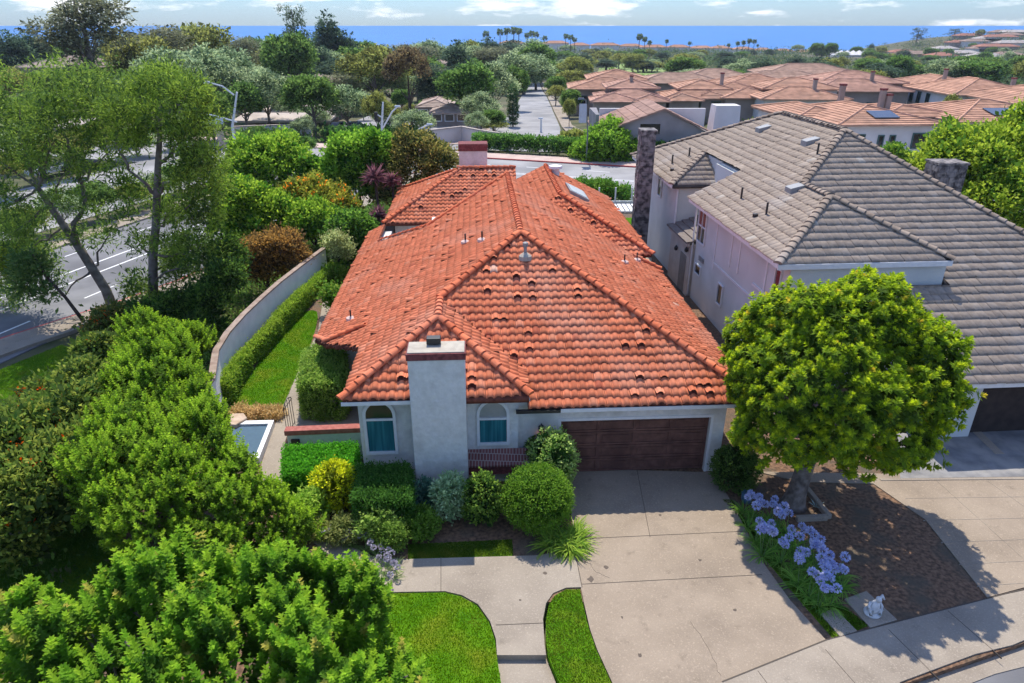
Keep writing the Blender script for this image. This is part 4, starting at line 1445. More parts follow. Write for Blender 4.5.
# --- round tree on the right of the drive
rt = thing("round_tree", "round clipped tree with dense yellow green rosettes beside the driveway", "tree", (8.87, 17.4, 0))
rng = np.random.default_rng(31)
lob = [(9.66, 18.1, 4.4, 2.75, 2.75, 2.5)]
for k in range(60):
    d = sphere_dirs(rng, 1, -0.5)[0]
    r = rng.uniform(0.45, 0.95)
    lob.append((9.66 + d[0] * 2.55, 18.1 + d[1] * 2.6, 4.4 + d[2] * 2.3, r, r, r * 0.9))
lob.append((8.0, 17.4, 2.9, 1.4, 1.3, 0.9)); lob.append((11.3, 17.7, 3.0, 1.4, 1.4, 0.9)); lob.append((10.3, 16.8, 2.9, 1.5, 1.2, 0.8))
lv = Leaves(32)
P, N = lobe_points(lv.rng, lob, 2700, (0.93, 1.04), -0.75, 0.93)
P = P + N * (0.22 * wob(P, 1.9, 3.0) + 0.24 * wob(P, 4.6, 1.0))[:, None]
A_ = norm(N * 0.8 + np.array([0, 0, 0.55]) + lv.rng.normal(size=P.shape) * 0.18)
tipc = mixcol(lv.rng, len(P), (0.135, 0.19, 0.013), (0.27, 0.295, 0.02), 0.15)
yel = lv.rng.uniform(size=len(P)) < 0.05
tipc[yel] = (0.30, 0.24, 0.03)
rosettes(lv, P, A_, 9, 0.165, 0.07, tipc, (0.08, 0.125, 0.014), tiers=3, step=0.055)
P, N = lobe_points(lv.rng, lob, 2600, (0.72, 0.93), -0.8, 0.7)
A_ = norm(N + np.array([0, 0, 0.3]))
rosettes(lv, P, A_, 7, 0.17, 0.075, (0.042, 0.068, 0.010), (0.032, 0.055, 0.009), tiers=2, step=0.06)  # darker inner rosettes: shade between the clusters put into leaf colour
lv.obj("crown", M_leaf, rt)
tb = MB()
tb.tube([(8.86, 17.38, -0.05), (8.87, 17.39, 0.15), (8.92, 17.42, 0.5), (9.0, 17.46, 1.1), (9.12, 17.55, 1.8), (9.3, 17.7, 2.6)], [0.46, 0.36, 0.29, 0.26, 0.25, 0.2], 12)
for e in [(8.0, 17.3, 3.2), (9.0, 19.0, 3.6), (10.8, 18.6, 3.9), (11.2, 17.2, 3.3), (9.6, 16.6, 3.4), (9.9, 18.2, 4.6)]:
    branchy(tb, rng, (9.2, 17.6, 1.9 + rng.uniform(0, .4)), e, 0.14, 0.04)
obj("trunk", tb, M_bark, rt, smooth=True)
ed = MB()
pa, pb_, pc, pd = at(804, 488), at(829, 519), at(796, 520.5), at(776, 498)
def edge(mb, a, b, w=0.16, h=0.16):
    d = (b - a).normalized(); n = Vector((-d.y, d.x, 0)) * w / 2
    mb.slab([tuple((a + n)[:2]), tuple((b + n)[:2]), tuple((b - n)[:2]), tuple((a - n)[:2])], -0.05, h)
edge(ed, pa, pb_); 
d_ = (pc - pb_).normalized()
edge(ed, pb_ + d_ * 0.085, pc, h=0.157)
tag(obj("tree_edging", ed, M_conc2, bevel=0.02), "pale L shaped concrete edging around the round tree's trunk", "edging")

# --- foreground tree at bottom left with upright leafy shoots
ft = thing("young_shoot_tree", "big bright green tree of upright leafy shoots overhanging the front lawn", "tree", (-5.6, 8.2, -0.2))
rng = np.random.default_rng(41)
lob = [(-5.8, 8.5, 2.5, 3.6, 3.0, 2.1), (-3.3, 7.9, 2.2, 2.1, 2.0, 1.5), (-7.6, 8.3, 2.2, 2.2, 2.4, 1.7), (-6.2, 10.0, 2.5, 2.2, 1.6, 1.6), (-4.5, 9.8, 2.6, 1.6, 1.3, 1.5), (-9.2, 7.6, 1.9, 1.8, 2.0, 1.6), (-2.6, 7.2, 1.5, 1.5, 1.5, 1.0)]
for k in range(40):
    d = sphere_dirs(rng, 1, 0.0)[0]
    r = rng.uniform(0.35, 0.6)
    lob.append((-5.8 + d[0] * 4.1, 8.5 + d[1] * 3.1, 2.5 + d[2] * 2.1, r, r, r * 1.5))
lv = Leaves(42)
P, N = lobe_points(lv.rng, lob, 1900, (0.88, 1.13), -0.3, 0.92)
A_ = norm(N * 0.35 + np.array([0, 0, 1.0]) + lv.rng.normal(size=P.shape) * 0.15)
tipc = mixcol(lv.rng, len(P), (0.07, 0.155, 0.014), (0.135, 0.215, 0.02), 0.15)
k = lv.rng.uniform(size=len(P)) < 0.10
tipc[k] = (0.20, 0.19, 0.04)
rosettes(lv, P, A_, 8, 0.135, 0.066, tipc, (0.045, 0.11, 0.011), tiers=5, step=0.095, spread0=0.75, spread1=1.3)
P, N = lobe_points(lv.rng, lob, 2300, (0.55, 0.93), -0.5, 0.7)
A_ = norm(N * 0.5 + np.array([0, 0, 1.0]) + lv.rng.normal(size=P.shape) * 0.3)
rosettes(lv, P, A_, 7, 0.15, 0.075, (0.045, 0.10, 0.014), (0.035, 0.075, 0.011), tiers=4, step=0.12)  # inner shoots coloured darker to imitate the shaded gaps
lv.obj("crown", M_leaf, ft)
tb = MB()
tb.tube([(-5.6, 8.2, -0.4), (-5.58, 8.25, 0.4), (-5.6, 8.3, 1.2)], [0.24, 0.18, 0.15], 10)
P, N = lobe_points(rng, lob[:7], 70, (0.75, 0.95), -0.1, 0.7)
for p in P:
    branchy(tb, rng, (-5.6, 8.3, 0.9 + rng.uniform(0, .5)), p, 0.05, 0.018, 5, 0.3)
obj("trunk", tb, M_bark_pale, ft, smooth=True)

# --- generic shrub
def shrub(name, label, cat, lobes, n, per, L, W, c1, c2, spread=0.1, group=None, stem=True, mat=None, seed=None, zmin=-0.3, inner=0.4, cinner=None, up=0.35, flowers=None, shell=(0.86, 1.03), droop=0.0, part="foliage", relief=0.16):
    seed = seed or (abs(hash(name + label)) % 1000 if False else sum(map(ord, name + label)) % 9973)
    base = (lobes[0][0], lobes[0][1], max(-2.0, min(l[2] - l[5] for l in lobes)))
    t = thing(name, label, cat, base, group)
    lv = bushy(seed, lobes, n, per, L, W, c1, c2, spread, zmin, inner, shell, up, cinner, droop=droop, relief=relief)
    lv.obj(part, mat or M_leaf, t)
    if flowers:
        for fname, cnt, fl, fw, fc1, fc2, sp, mt in flowers:
            f = Leaves(seed + 7)
            P, N = lobe_points(f.rng, lobes, cnt, (0.98, 1.06), 0.0, 0.9)
            P = np.repeat(P, 9, 0)
            m = len(P)
            f.add(P + f.rng.normal(size=(m, 3)) * sp, norm(f.rng.normal(size=(m, 3)) + np.array([0, 0, .6])), fl, fw, mixcol(f.rng, m, fc1, fc2))
            f.obj(fname, mt or M_leaf, t)
    if stem:
        rg = np.random.default_rng(seed)
        tb = MB()
        for l in lobes[:6]:
            branchy(tb, rg, (base[0], base[1], base[2] - 0.15), (l[0], l[1], l[2] + l[5] * 0.3), max(0.02, 0.06 * min(l[3], 2.5)), 0.012)
        obj("stem", tb, M_bark_dark, t)
    return t

# tall bright hedge shrub on the left
def L3(px, py, z, r, rz=None, ry=None):
    p = at(px, py, z)
    return (p.x - 0.2, p.y, z - 0.1, r * 0.84, (ry or r) * 0.84, (rz or r) * 0.84)
lob = [L3(160, 362, 2.7, 1.6, 1.4), L3(160, 345, 2.5, 1.4, 1.2), L3(150, 405, 2.9, 1.9, 1.5), L3(185, 425, 2.6, 1.7, 1.4), L3(145, 455, 2.9, 1.7, 1.4), L3(200, 465, 2.4, 1.7, 1.3), L3(160, 500, 2.5, 1.6, 1.2),
       L3(238, 495, 1.9, 1.3, 1.1), L3(118, 490, 2.4, 1.2, 1.1), L3(272, 525, 1.3, 1.0, 0.9), L3(215, 525, 1.8, 1.3, 1.1), L3(180, 380, 2.0, 1.2, 1.2), L3(293, 538, 0.9, 0.7, 0.7), L3(190, 345, 2.0, 1.0, 1.0)]
rg = np.random.default_rng(5)
for l in list(lob):
    for k in range(9):
        d = sphere_dirs(rg, 1, 0.0)[0]
        r = rg.uniform(0.25, 0.6)
        lob.append((l[0] + d[0] * l[3] * .95, l[1] + d[1] * l[4] * .95, l[2] + d[2] * l[5] * .95, r, r, r * 1.2))
ts = thing("tall_shrub", "tall bright light green feathery shrub between the pond path and red flowered bush", "shrub", (-9.5, 15.5, -0.2))
lv = Leaves(52)
P, N = lobe_points(lv.rng, lob, 3600, (0.85, 1.1), -0.35, 0.9)
w_ = wob(P, 1.5, 0.7) + 0.6 * wob(P, 3.7, 2.2)
P = P + N * (0.22 * w_)[:, None]
keep = w_ > -0.75
P, N = P[keep], N[keep]
A_ = norm(N * 0.8 + np.array([0, 0, 0.8]) + lv.rng.normal(size=P.shape) * 0.3)
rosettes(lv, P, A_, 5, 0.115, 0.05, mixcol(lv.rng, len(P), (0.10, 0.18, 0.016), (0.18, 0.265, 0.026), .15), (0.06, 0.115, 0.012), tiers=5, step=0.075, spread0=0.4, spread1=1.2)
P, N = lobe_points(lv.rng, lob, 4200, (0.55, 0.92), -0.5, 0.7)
rosettes(lv, P, norm(N + np.array([0, 0, .6]) + lv.rng.normal(size=P.shape) * .3), 6, 0.14, 0.06, (0.05, 0.095, 0.012), (0.04, 0.075, 0.01), tiers=3, step=0.1)  # dark inner sprigs, gap shade put into their colour
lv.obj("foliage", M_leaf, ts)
tb = MB()
for l in lob[:10]:
    branchy(tb, rg, (-9.5, 15.5, -0.3), l[:3], 0.09, 0.02)
obj("stem", tb, M_bark_dark, ts)
lob = [L3(78, 408, 2.0, 1.5, 1.3), L3(38, 445, 2.2, 1.8, 1.5), L3(92, 435, 2.2, 1.6, 1.5), L3(45, 490, 2.0, 1.8, 1.6), L3(106, 385, 1.7, 1.1, 1.1), L3(14, 525, 1.5, 1.5, 1.3), L3(88, 480, 1.8, 1.3, 1.3), L3(112, 362, 1.4, 0.9, 1.0), L3(-15, 485, 2.1, 1.9, 1.6), L3(5, 450, 1.8, 1.3, 1.2)]
for l in list(lob):
    for k in range(5):
        d = sphere_dirs(rg, 1, 0.0)[0]
        r = rg.uniform(0.3, 0.6)
        lob.append((l[0] + d[0] * l[3] * .95, l[1] + d[1] * l[4] * .95, l[2] + d[2] * l[5] * .95, r, r, r))
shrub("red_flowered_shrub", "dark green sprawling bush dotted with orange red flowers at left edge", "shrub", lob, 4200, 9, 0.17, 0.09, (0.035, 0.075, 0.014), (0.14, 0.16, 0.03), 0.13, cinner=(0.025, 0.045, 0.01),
      flowers=[("blossoms", 60, 0.11, 0.075, (0.35, 0.04, 0.01), (0.40, 0.09, 0.015), 0.09, None)])

# clipped hedges and shrubs round the house
def clipped(name, label, pts, z0, z1, dens, L, W, c1, c2, group=None, mat=None, cat="hedge", rounding=0.12, cin=None):
    """box hedge with a plan polygon"""
    c = Vector((sum(p[0] for p in pts) / len(pts), sum(p[1] for p in pts) / len(pts), 0))
    t = thing(name, label, cat, (c.x, c.y, z0), group)
    lv = Leaves(sum(map(ord, label)))
    rng = lv.rng
    n = len(pts)
    def put(P, N, cc1, cc2, per=5, s=1.0):
        P = P + rng.normal(size=P.shape) * 0.03
        cc = np.repeat(mixcol(rng, len(P), cc1, cc2), per, 0)
        P = np.repeat(P, per, 0); N = np.repeat(N, per, 0)
        m = len(P)
        lv.add(P + rng.normal(size=(m, 3)) * 0.045, norm(N * 0.7 + rng.normal(size=(m, 3)) * 0.6 + np.array([0, 0, .25])), L * s * rng.uniform(.7, 1.3, m), W * s * rng.uniform(.7, 1.3, m), cc * rng.uniform(.85, 1.15, (m, 1)))
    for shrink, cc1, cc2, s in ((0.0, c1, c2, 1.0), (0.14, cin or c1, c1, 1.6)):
        a = sum(pts[i][0] * pts[(i + 1) % n][1] - pts[(i + 1) % n][0] * pts[i][1] for i in range(n))
        q_ = pts if a > 0 else pts[::-1]
        q_ = [((p[0] - c.x) * (1 - shrink) + c.x, (p[1] - c.y) * (1 - shrink) + c.y) for p in q_]
        Pa = np.array(q_)
        area = abs(a) / 2
        k = int(area * dens * 1.3 / s)
        lo, hi = Pa.min(0), Pa.max(0)
        xy = rng.uniform(lo, hi, (k * 4, 2))
        ins = np.zeros(len(xy), bool)
        for i in range(n):
            x1, y1 = Pa[i]; x2, y2 = Pa[(i + 1) % n]
            cond = (y1 > xy[:, 1]) != (y2 > xy[:, 1])
            ins ^= cond & (xy[:, 0] < (x2 - x1) * (xy[:, 1] - y1) / (y2 - y1 + 1e-12) + x1)
        xy = xy[ins][:k]
        put(np.column_stack([xy, np.full(len(xy), z1 - shrink) + rng.normal(size=len(xy)) * .02]), np.tile((0., 0., 1.), (len(xy), 1)), cc1, cc2, s=s)
        for i in range(n):
            p = np.array(q_[i]); r = np.array(q_[(i + 1) % n])
            ln = np.linalg.norm(r - p)
            m = int(ln * (z1 - z0) * dens / s)
            tt = rng.uniform(0, 1, m)[:, None]
            d = (r - p) / max(ln, 1e-6)
            zz = rng.uniform(z0 + 0.02, z1 - shrink - 0.02, m)
            put(np.column_stack([p + (r - p) * tt, zz]), np.tile((d[1], -d[0], 0.), (m, 1)), cc1, cc2, s=s)
    lv.obj("foliage", mat or M_leaf, t)
    return t
G1, G2 = (0.05, 0.12, 0.012), (0.11, 0.21, 0.022)
hl = [(219, 384), (228, 366), (241, 350), (254, 337), (271, 318), (288, 300), (304, 285), (319, 272), (331, 262)]
hr = [(228, 384), (237, 364), (250, 347), (263, 334), (281, 315), (298, 298), (313, 283), (325, 272), (336, 264)]
P1 = [at(x, y, 0.95) for x, y in hl]; P2 = [at(x, y, 0.95) for x, y in hr]
hlab = ["near end of the clipped hedge along the white wall, widest segment", "second clipped hedge segment along the white wall, beside the lawn", "third clipped hedge segment along the white wall, above the lawn's tip", "far end of the clipped hedge along the white wall, beside the path"]
for k in range(4):
    i = 2 * k
    a_ = [tuple(P1[i].lerp(P1[i + 1], 0.06)[:2]), tuple(P1[i + 1][:2]), tuple(P1[i + 2].lerp(P1[i + 1], 0.06)[:2]), tuple(P2[i + 2].lerp(P2[i + 1], 0.06)[:2]), tuple(P2[i + 1][:2]), tuple(P2[i].lerp(P2[i + 1], 0.06)[:2])]
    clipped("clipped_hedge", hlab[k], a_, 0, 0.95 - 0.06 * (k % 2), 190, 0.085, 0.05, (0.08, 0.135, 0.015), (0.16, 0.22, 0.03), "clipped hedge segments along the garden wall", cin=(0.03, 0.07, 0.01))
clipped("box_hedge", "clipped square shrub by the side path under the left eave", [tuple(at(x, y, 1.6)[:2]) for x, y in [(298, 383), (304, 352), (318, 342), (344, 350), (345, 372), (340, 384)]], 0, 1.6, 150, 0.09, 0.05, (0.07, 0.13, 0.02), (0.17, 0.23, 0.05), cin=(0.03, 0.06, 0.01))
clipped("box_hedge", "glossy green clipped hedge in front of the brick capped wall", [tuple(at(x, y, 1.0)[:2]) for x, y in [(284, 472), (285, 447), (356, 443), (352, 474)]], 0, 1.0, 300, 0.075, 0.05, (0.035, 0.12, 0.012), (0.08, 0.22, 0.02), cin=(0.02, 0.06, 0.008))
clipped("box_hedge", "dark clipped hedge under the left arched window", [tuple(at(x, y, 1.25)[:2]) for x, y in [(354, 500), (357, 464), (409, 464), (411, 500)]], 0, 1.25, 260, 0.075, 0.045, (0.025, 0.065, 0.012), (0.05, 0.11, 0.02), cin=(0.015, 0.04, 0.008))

def ball(name, label, px, py, z, r, c1, c2, n=None, per=6, L=0.075, W=0.045, rz=None, **k):
    p = at(px, py, z)
    n = n or int(520 * r * r + 150)
    return shrub(name, label, k.pop('cat', "shrub"), [(p.x, p.y, z, r, r, rz or z * 1.0)] , n, per, L, W, c1, c2, 0.05, zmin=-0.8, **k)
ball("ball_shrub", "large clipped green ball shrub at the corner of the drive", 537, 498, 0.95, 1.02, (0.05, 0.105, 0.014), (0.10, 0.17, 0.022), n=2600, cinner=(0.03, 0.07, 0.01), relief=0.03, L=0.055, W=0.042)
ball("golden_shrub", "bright yellow leaved bush in front of the clipped hedge", 335, 486, 0.8, 0.62, (0.20, 0.23, 0.015), (0.34, 0.34, 0.022), n=560, L=0.1, W=0.06, cinner=(0.10, 0.12, 0.012))
ball("variegated_shrub", "pale edged leafy shrub between ball shrub and garage door", 552, 462, 1.1, 0.72, (0.09, 0.16, 0.03), (0.27, 0.32, 0.11), n=600, L=0.11, W=0.06, cinner=(0.03, 0.07, 0.015))
ball("dark_shrub", "dark leafy shrub tucked against the wall under the wall lamp", 543, 450, 1.15, 0.55, (0.03, 0.06, 0.012), (0.06, 0.11, 0.02), n=420, L=0.10, W=0.06, rz=0.5)
ball("silver_shrub", "grey green silvery shrub at the foot of the chimney", 450, 497, 0.75, 0.52, (0.13, 0.19, 0.10), (0.24, 0.30, 0.18), n=420, L=0.10, W=0.055)
ball("leafy_shrub", "yellow green topped dark shrub below the brick planter", 482, 500, 0.8, 0.55, (0.03, 0.07, 0.012), (0.16, 0.22, 0.04), n=460, L=0.11, W=0.06, cinner=(0.02, 0.04, 0.01))
ball("leafy_shrub", "blue green thin shrub against the left side of the chimney foot", 424, 497, 0.6, 0.38, (0.03, 0.07, 0.05), (0.07, 0.13, 0.09), n=260, L=0.1, W=0.05)
ball("leafy_shrub", "light leaved open shrub left of the dwarf mound shrub", 378, 521, 0.5, 0.62, (0.09, 0.15, 0.03), (0.20, 0.28, 0.07), n=420, L=0.11, W=0.06)
ball("mound_shrub", "small rounded mound shrub at the front edge of the bed", 392, 536, 0.42, 0.42, (0.06, 0.11, 0.02), (0.13, 0.2, 0.04), n=400, L=0.06, W=0.04, relief=0.04)
ball("leafy_shrub", "mid green low shrub between chimney foot and mound shrub", 420, 523, 0.42, 0.52, (0.05, 0.10, 0.015), (0.11, 0.18, 0.03), n=360, L=0.09, W=0.05)
ball("leafy_shrub", "light green loose bush where the bed meets the side path", 310, 507, 0.5, 0.55, (0.12, 0.2, 0.03), (0.22, 0.3, 0.06), n=380, L=0.11, W=0.055)
ball("leafy_shrub", "dull olive low bush behind the pale flower clump", 345, 530, 0.35, 0.5, (0.08, 0.10, 0.03), (0.16, 0.17, 0.06), n=300, L=0.09, W=0.045)
ball("leafy_shrub", "tiny green bush in the front bed beside the curved path", 318, 530, 0.25, 0.35, (0.10, 0.12, 0.03), (0.2, 0.2, 0.06), n=220, L=0.08, W=0.04)
ball("dark_shrub", "dark rounded bush at the right corner of the garage wall", 735, 468, 0.75, 0.68, (0.025, 0.055, 0.012), (0.055, 0.095, 0.02), n=700, L=0.09, W=0.05, cinner=(0.015, 0.03, 0.008))
ball("low_plant", "small round bush at the foot of the square path shrub", 324, 412, 0.3, 0.3, (0.06, 0.11, 0.02), (0.13, 0.19, 0.04), n=220, L=0.08, W=0.04)
for i, (x, y, lab) in enumerate([(240, 412, "dry pinkish groundcover clump at the near left corner of the lawn"), (258, 413, "dry straw coloured groundcover clump in the middle of the lawn's near edge"), (274, 413, "straw green groundcover clump beside the path at the lawn's near edge")]):
    ball("groundcover_clump", lab, x, y, 0.16, 0.36, (0.22, 0.16, 0.07), (0.36, 0.28, 0.14), n=160, L=0.1, W=0.03, stem=False)

# strap leaved plants
def strap(lv, c, n, L, W, c1, c2, spread=0.9):
    rng = lv.rng
    th = rng.uniform(0, 2 * math.pi, n)
    el = rng.uniform(0.45, 1.35, n)
    rad = np.stack([np.cos(th), np.sin(th), np.zeros(n)], 1)
    LL = L * rng.uniform(0.7, 1.15, n)
    cc = mixcol(rng, n, c1, c2)
    p = np.array(c) + rad * rng.uniform(0, 0.08, (n, 1))
    side = np.stack([-np.sin(th), np.cos(th), np.zeros(n)], 1)
    ns = 4
    prev = p
    for s in range(ns):
        e2 = el - (s + 1) / ns * spread
        step = rad * np.cos(e2)[:, None] + np.array([0, 0, 1.0]) * np.sin(e2)[:, None]
        nxt = prev + step * (LL / ns)[:, None]
        w0 = W * (1 - s / ns * 0.75) * 0.5; w1 = W * (1 - (s + 1) / ns * 0.75) * 0.5 if s < ns - 1 else 0.002
        v = np.stack([prev - side * w0, prev + side * w0, nxt + side * w1, nxt - side * w1], 1)
        lv.V.append(v.reshape(-1, 3)); lv.C.append(cc)
        prev = nxt
p = at(566, 541, 0.15)
t = thing("strap_leaf_plant", "big clump of bright arching strap leaves beside the drive below the ball shrub", "plant", (p.x, p.y, 0))
lv = Leaves(77)
for dx_, dy_ in [(0, 0), (0.35, 0.1), (-0.3, 0.15), (0.1, -0.3), (0.25, 0.45), (-0.45, -0.1)]:
    strap(lv, (p.x + dx_, p.y + dy_, 0.02), 70, 0.74, 0.05, (0.04, 0.095, 0.014), (0.16, 0.23, 0.035), 1.15)
lv.obj("leaves", M_leaf, t)

# agapanthus row: three kinds of plant copied along the drive
def agap_kind(seed, nfl, h):
    lv = Leaves(seed)
    strap(lv, (0, 0, 0.0), 46, 0.55, 0.035, (0.05, 0.12, 0.02), (0.13, 0.22, 0.04), 1.2)
    leaves = lv.mesh("leaves", M_leaf)
    rg = np.random.default_rng(seed)
    fl = Leaves(seed + 1)
    sm = MB()
    heads = []
    for k in range(nfl):
        a = rg.uniform(0, 6.28); r = rg.uniform(0.05, 0.3)
        top = np.array([r * math.cos(a), r * math.sin(a), h * rg.uniform(0.85, 1.1)])
        sm.tube([(top[0] * .25, top[1] * .25, 0.05), (top[0] * .7, top[1] * .7, top[2] * .6), tuple(top)], 0.009, 5)
        d = sphere_dirs(rg, 90, -0.6)
        f = Leaves(seed + 10 + k)
        f.add(top + d * 0.07, norm(d + rg.normal(size=d.shape) * .3), 0.08, 0.042, mixcol(rg, 90, (0.36, 0.40, 0.74), (0.78, 0.80, 0.95), .1))
        heads.append(f.mesh("flower_head", M_flower_blue))
    me = bpy.data.meshes.new("stalks"); me.from_pydata(sm.v, [], sm.f)
    me.materials.append(plain_mat("stalk_green", (0.10, 0.18, 0.05), 0.6))
    return leaves, heads, me
AK = [agap_kind(101, 2, 0.75), agap_kind(111, 3, 0.85), agap_kind(121, 1, 0.7)]
ag_pts = []
for x, y in [(743, 506), (752, 512), (748, 522), (760, 520), (770, 516), (764, 534), (754, 536), (776, 529), (786, 528), (772, 546), (762, 550), (783, 541), (796, 540), (781, 557), (792, 553), (804, 550), (812, 556), (790, 568), (802, 565), (814, 568), (799, 580), (811, 579), (824, 577), (834, 572), (808, 592), (821, 591), (833, 588), (842, 583), (818, 601), (829, 600)]:
    ag_pts.append(at(x, y + 6, 0.0))
rg = np.random.default_rng(8)
for i, p in enumerate(ag_pts):
    kd = AK[i % 3]
    r = thing("agapanthus", "blue flowered agapanthus in the crowded row between driveway and mulch bed", "plant", (p.x, p.y, 0.0), "agapanthus plants along the driveway")
    s = rg.uniform(0.85, 1.15)
    r.scale = (s, s, s); r.rotation_euler = (0, 0, rg.uniform(0, 6.28))
    for nm, me in [("leaves", kd[0]), ("stalks", kd[2])] + [("flower_head", h) for h in kd[1]]:
        o = bpy.data.objects.new(nm, me); link(o, r)
# pale lilac flower clumps at the front bed
def lav_kind(seed):
    lv = Leaves(seed)
    strap(lv, (0, 0, 0), 36, 0.4, 0.03, (0.06, 0.10, 0.03), (0.13, 0.18, 0.06), 1.2)
    heads = []
    for k in range(3):
        top = np.array([lv.rng.uniform(-.2, .2), lv.rng.uniform(-.2, .2), lv.rng.uniform(.35, .5)])
        d = sphere_dirs(lv.rng, 60, -0.5)
        f = Leaves(seed + k + 1)
        f.add(top + d * .05, norm(d), 0.05, 0.035, mixcol(lv.rng, 60, (0.36, 0.33, 0.42), (0.55, 0.52, 0.6)))
        heads.append(f.mesh("flower_head", M_flower_blue))
    return lv.mesh("leaves", M_leaf), heads
LK = [lav_kind(201), lav_kind(221)]
for i, (x, y) in enumerate([(327, 541), (345, 543), (352, 547), (366, 550), (376, 556), (388, 557), (384, 571), (392, 580), (395, 569)]):
    p = at(x, y, 0.0)
    r = thing("lilac_flower_plant", "pale lilac flowered clump along the edge of the curved front path", "plant", (p.x, p.y, 0.0), "lilac flower clumps along the front path")
    r.rotation_euler = (0, 0, i * 1.3)
    for nm, me in [("leaves", LK[i % 2][0])] + [("flower_head", h) for h in LK[i % 2][1]]:
        link(bpy.data.objects.new(nm, me), r)

# --- trees beyond the white garden wall
def tree(name, label, trunk_pts, radii, limbs, lobes, n, per, L, W, c1, c2, bark, spread=0.2, seed=1, group=None, inner=0.25, cinner=None, mat=None, up=0.3, droop=0.0, shell=(0.75, 1.03), gap=-0.42, tw=1.0):
    t = thing(name, label, "tree", tuple(trunk_pts[0]), group)
    rg = np.random.default_rng(seed)
    tb = MB()
    tb.tube(trunk_pts, [r * tw for r in radii], 10)
    for a_, b_, r0, r1 in limbs:
        branchy(tb, rg, a_, b_, r0, r1, 6, 0.25)
    obj("trunk", tb, bark, t, smooth=True)
    lv = bushy(seed, lobes, n, per, L, W, c1, c2, spread, -0.6, inner, shell, up, cinner, droop=droop, gap=gap)
    lv.obj("crown", mat or M_leaf_matte, t)
    return t
def LY(px, py, Y, rpx, zs=0.9):
    p = atY(px, py, Y)
    r = rpx / 683.0 * (Y * math.cos(PITCH) - (p.z - CAM_H) * math.sin(PITCH))
    return (p.x, p.y, p.z, r, r, r * zs)
Y1 = 35.5
tp = [atY(x, y, Y1) for x, y in [(116, 316), (106, 290), (92, 268), (78, 246), (64, 226), (50, 206), (38, 188), (26, 160)]]
lm_ = [(tp[3], atY(80, 180, Y1 + .5), 0.16, 0.1), (atY(80, 182, Y1 + .5), atY(62, 118, Y1 + 1), 0.11, 0.04), (atY(80, 182, Y1 + .5), atY(96, 120, Y1 + 1), 0.09, 0.04), (tp[5], atY(14, 232, Y1 - 1), 0.08, 0.03), (tp[6], atY(12, 205, Y1 - 1.5), 0.08, 0.03), (tp[2], atY(60, 296, Y1 - 1), 0.07, 0.03), (tp[6], atY(55, 140, Y1), 0.1, 0.03), (tp[7], atY(20, 110, Y1), 0.09, 0.03)]
rg = np.random.default_rng(2)
for (a_, b_) in [((64, 226), (30, 250)), ((50, 206), (75, 150)), ((38, 188), (58, 110)), ((92, 268), (112, 225)), ((38, 188), (-10, 150)), ((26, 160), (45, 95)), ((80, 182), (112, 150))]:
    lm_.append((atY(*a_, Y1), atY(*b_, Y1 + .4), .07, .02))
lobs = []
for (x, y, r) in [(40, 215, 14), (72, 232, 11), (92, 205, 11), (18, 248, 15), (4, 235, 14), (60, 275, 9), (95, 80, 13), (62, 76, 12), (-2, 84, 15), (30, 84, 12), (118, 118, 16), (75, 118, 18), (-8, 110, 24), (0, 215, 20), (112, 165, 12), (40, 105, 26), (78, 92, 24), (108, 100, 22), (16, 128, 26), (58, 132, 24), (95, 130, 20), (-14, 150, 26), (28, 160, 20), (12, 196, 18), (22, 236, 20), (6, 262, 18), (36, 262, 15), (14, 296, 12), (60, 196, 13), (86, 168, 14), (98, 238, 12), (70, 160, 14), (-16, 292, 14)]:
    for k in range(3):
        l = LY(x + rg.uniform(-10, 10), y + rg.uniform(-10, 10), Y1 + rg.uniform(-2, 2), r * rg.uniform(0.5, 0.85), 0.75)
        lobs.append(l)
GUM = ((0.055, 0.095, 0.016), (0.125, 0.18, 0.026))
tree("gum_tree", "leaning grey trunked gum tree at left beside the road with open foliage", tp, [.36, .32, .29, .27, .23, .19, .15, .09], lm_, lobs, 3600, 9, 0.24, 0.055, *GUM, M_bark_pale, 0.22, 61, cinner=(0.04, 0.07, 0.018), inner=0.15, droop=0.3, gap=-0.3, tw=.8)
Y2 = 34.0
tp = [atY(x, y, Y2) for x, y in [(154, 306), (153, 280), (153, 255), (156, 225), (157, 195), (158, 165), (160, 135), (160, 105)]]
lm_ = [(tp[2], atY(140, 245, Y2), 0.1, 0.04), (tp[4], atY(180, 172, Y2 - .5), 0.1, 0.03), (tp[4], atY(128, 170, Y2), 0.11, 0.04), (atY(128, 170, Y2), atY(112, 122, Y2), 0.07, 0.03), (tp[3], atY(190, 205, Y2 - .5), 0.08, 0.03), (tp[2], atY(195, 255, Y2), 0.08, 0.03), (tp[5], atY(190, 130, Y2), 0.09, 0.03), (tp[6], atY(140, 95, Y2), 0.06, 0.02), (tp[1], atY(200, 260, Y2 - 1), 0.06, 0.02)]
lobs = []
for (x, y, r) in [(140, 92, 24), (165, 84, 24), (190, 100, 22), (122, 108, 20), (205, 122, 20), (150, 120, 22), (180, 130, 20), (128, 138, 18), (207, 152, 20), (192, 170, 18), (213, 185, 16), (200, 210, 22), (190, 245, 22), (208, 262, 16), (176, 270, 20), (195, 295, 18), (170, 215, 15), (130, 190, 14), (118, 210, 10), (134, 285, 14), (160, 300, 16), (140, 240, 12), (176, 240, 14), (175, 190, 12)]:
    for k in range(3):
        lobs.append(LY(x + rg.uniform(-9, 9), y + rg.uniform(-9, 9), Y2 + rg.uniform(-2, 2), r * rg.uniform(0.5, 0.85), 0.8))
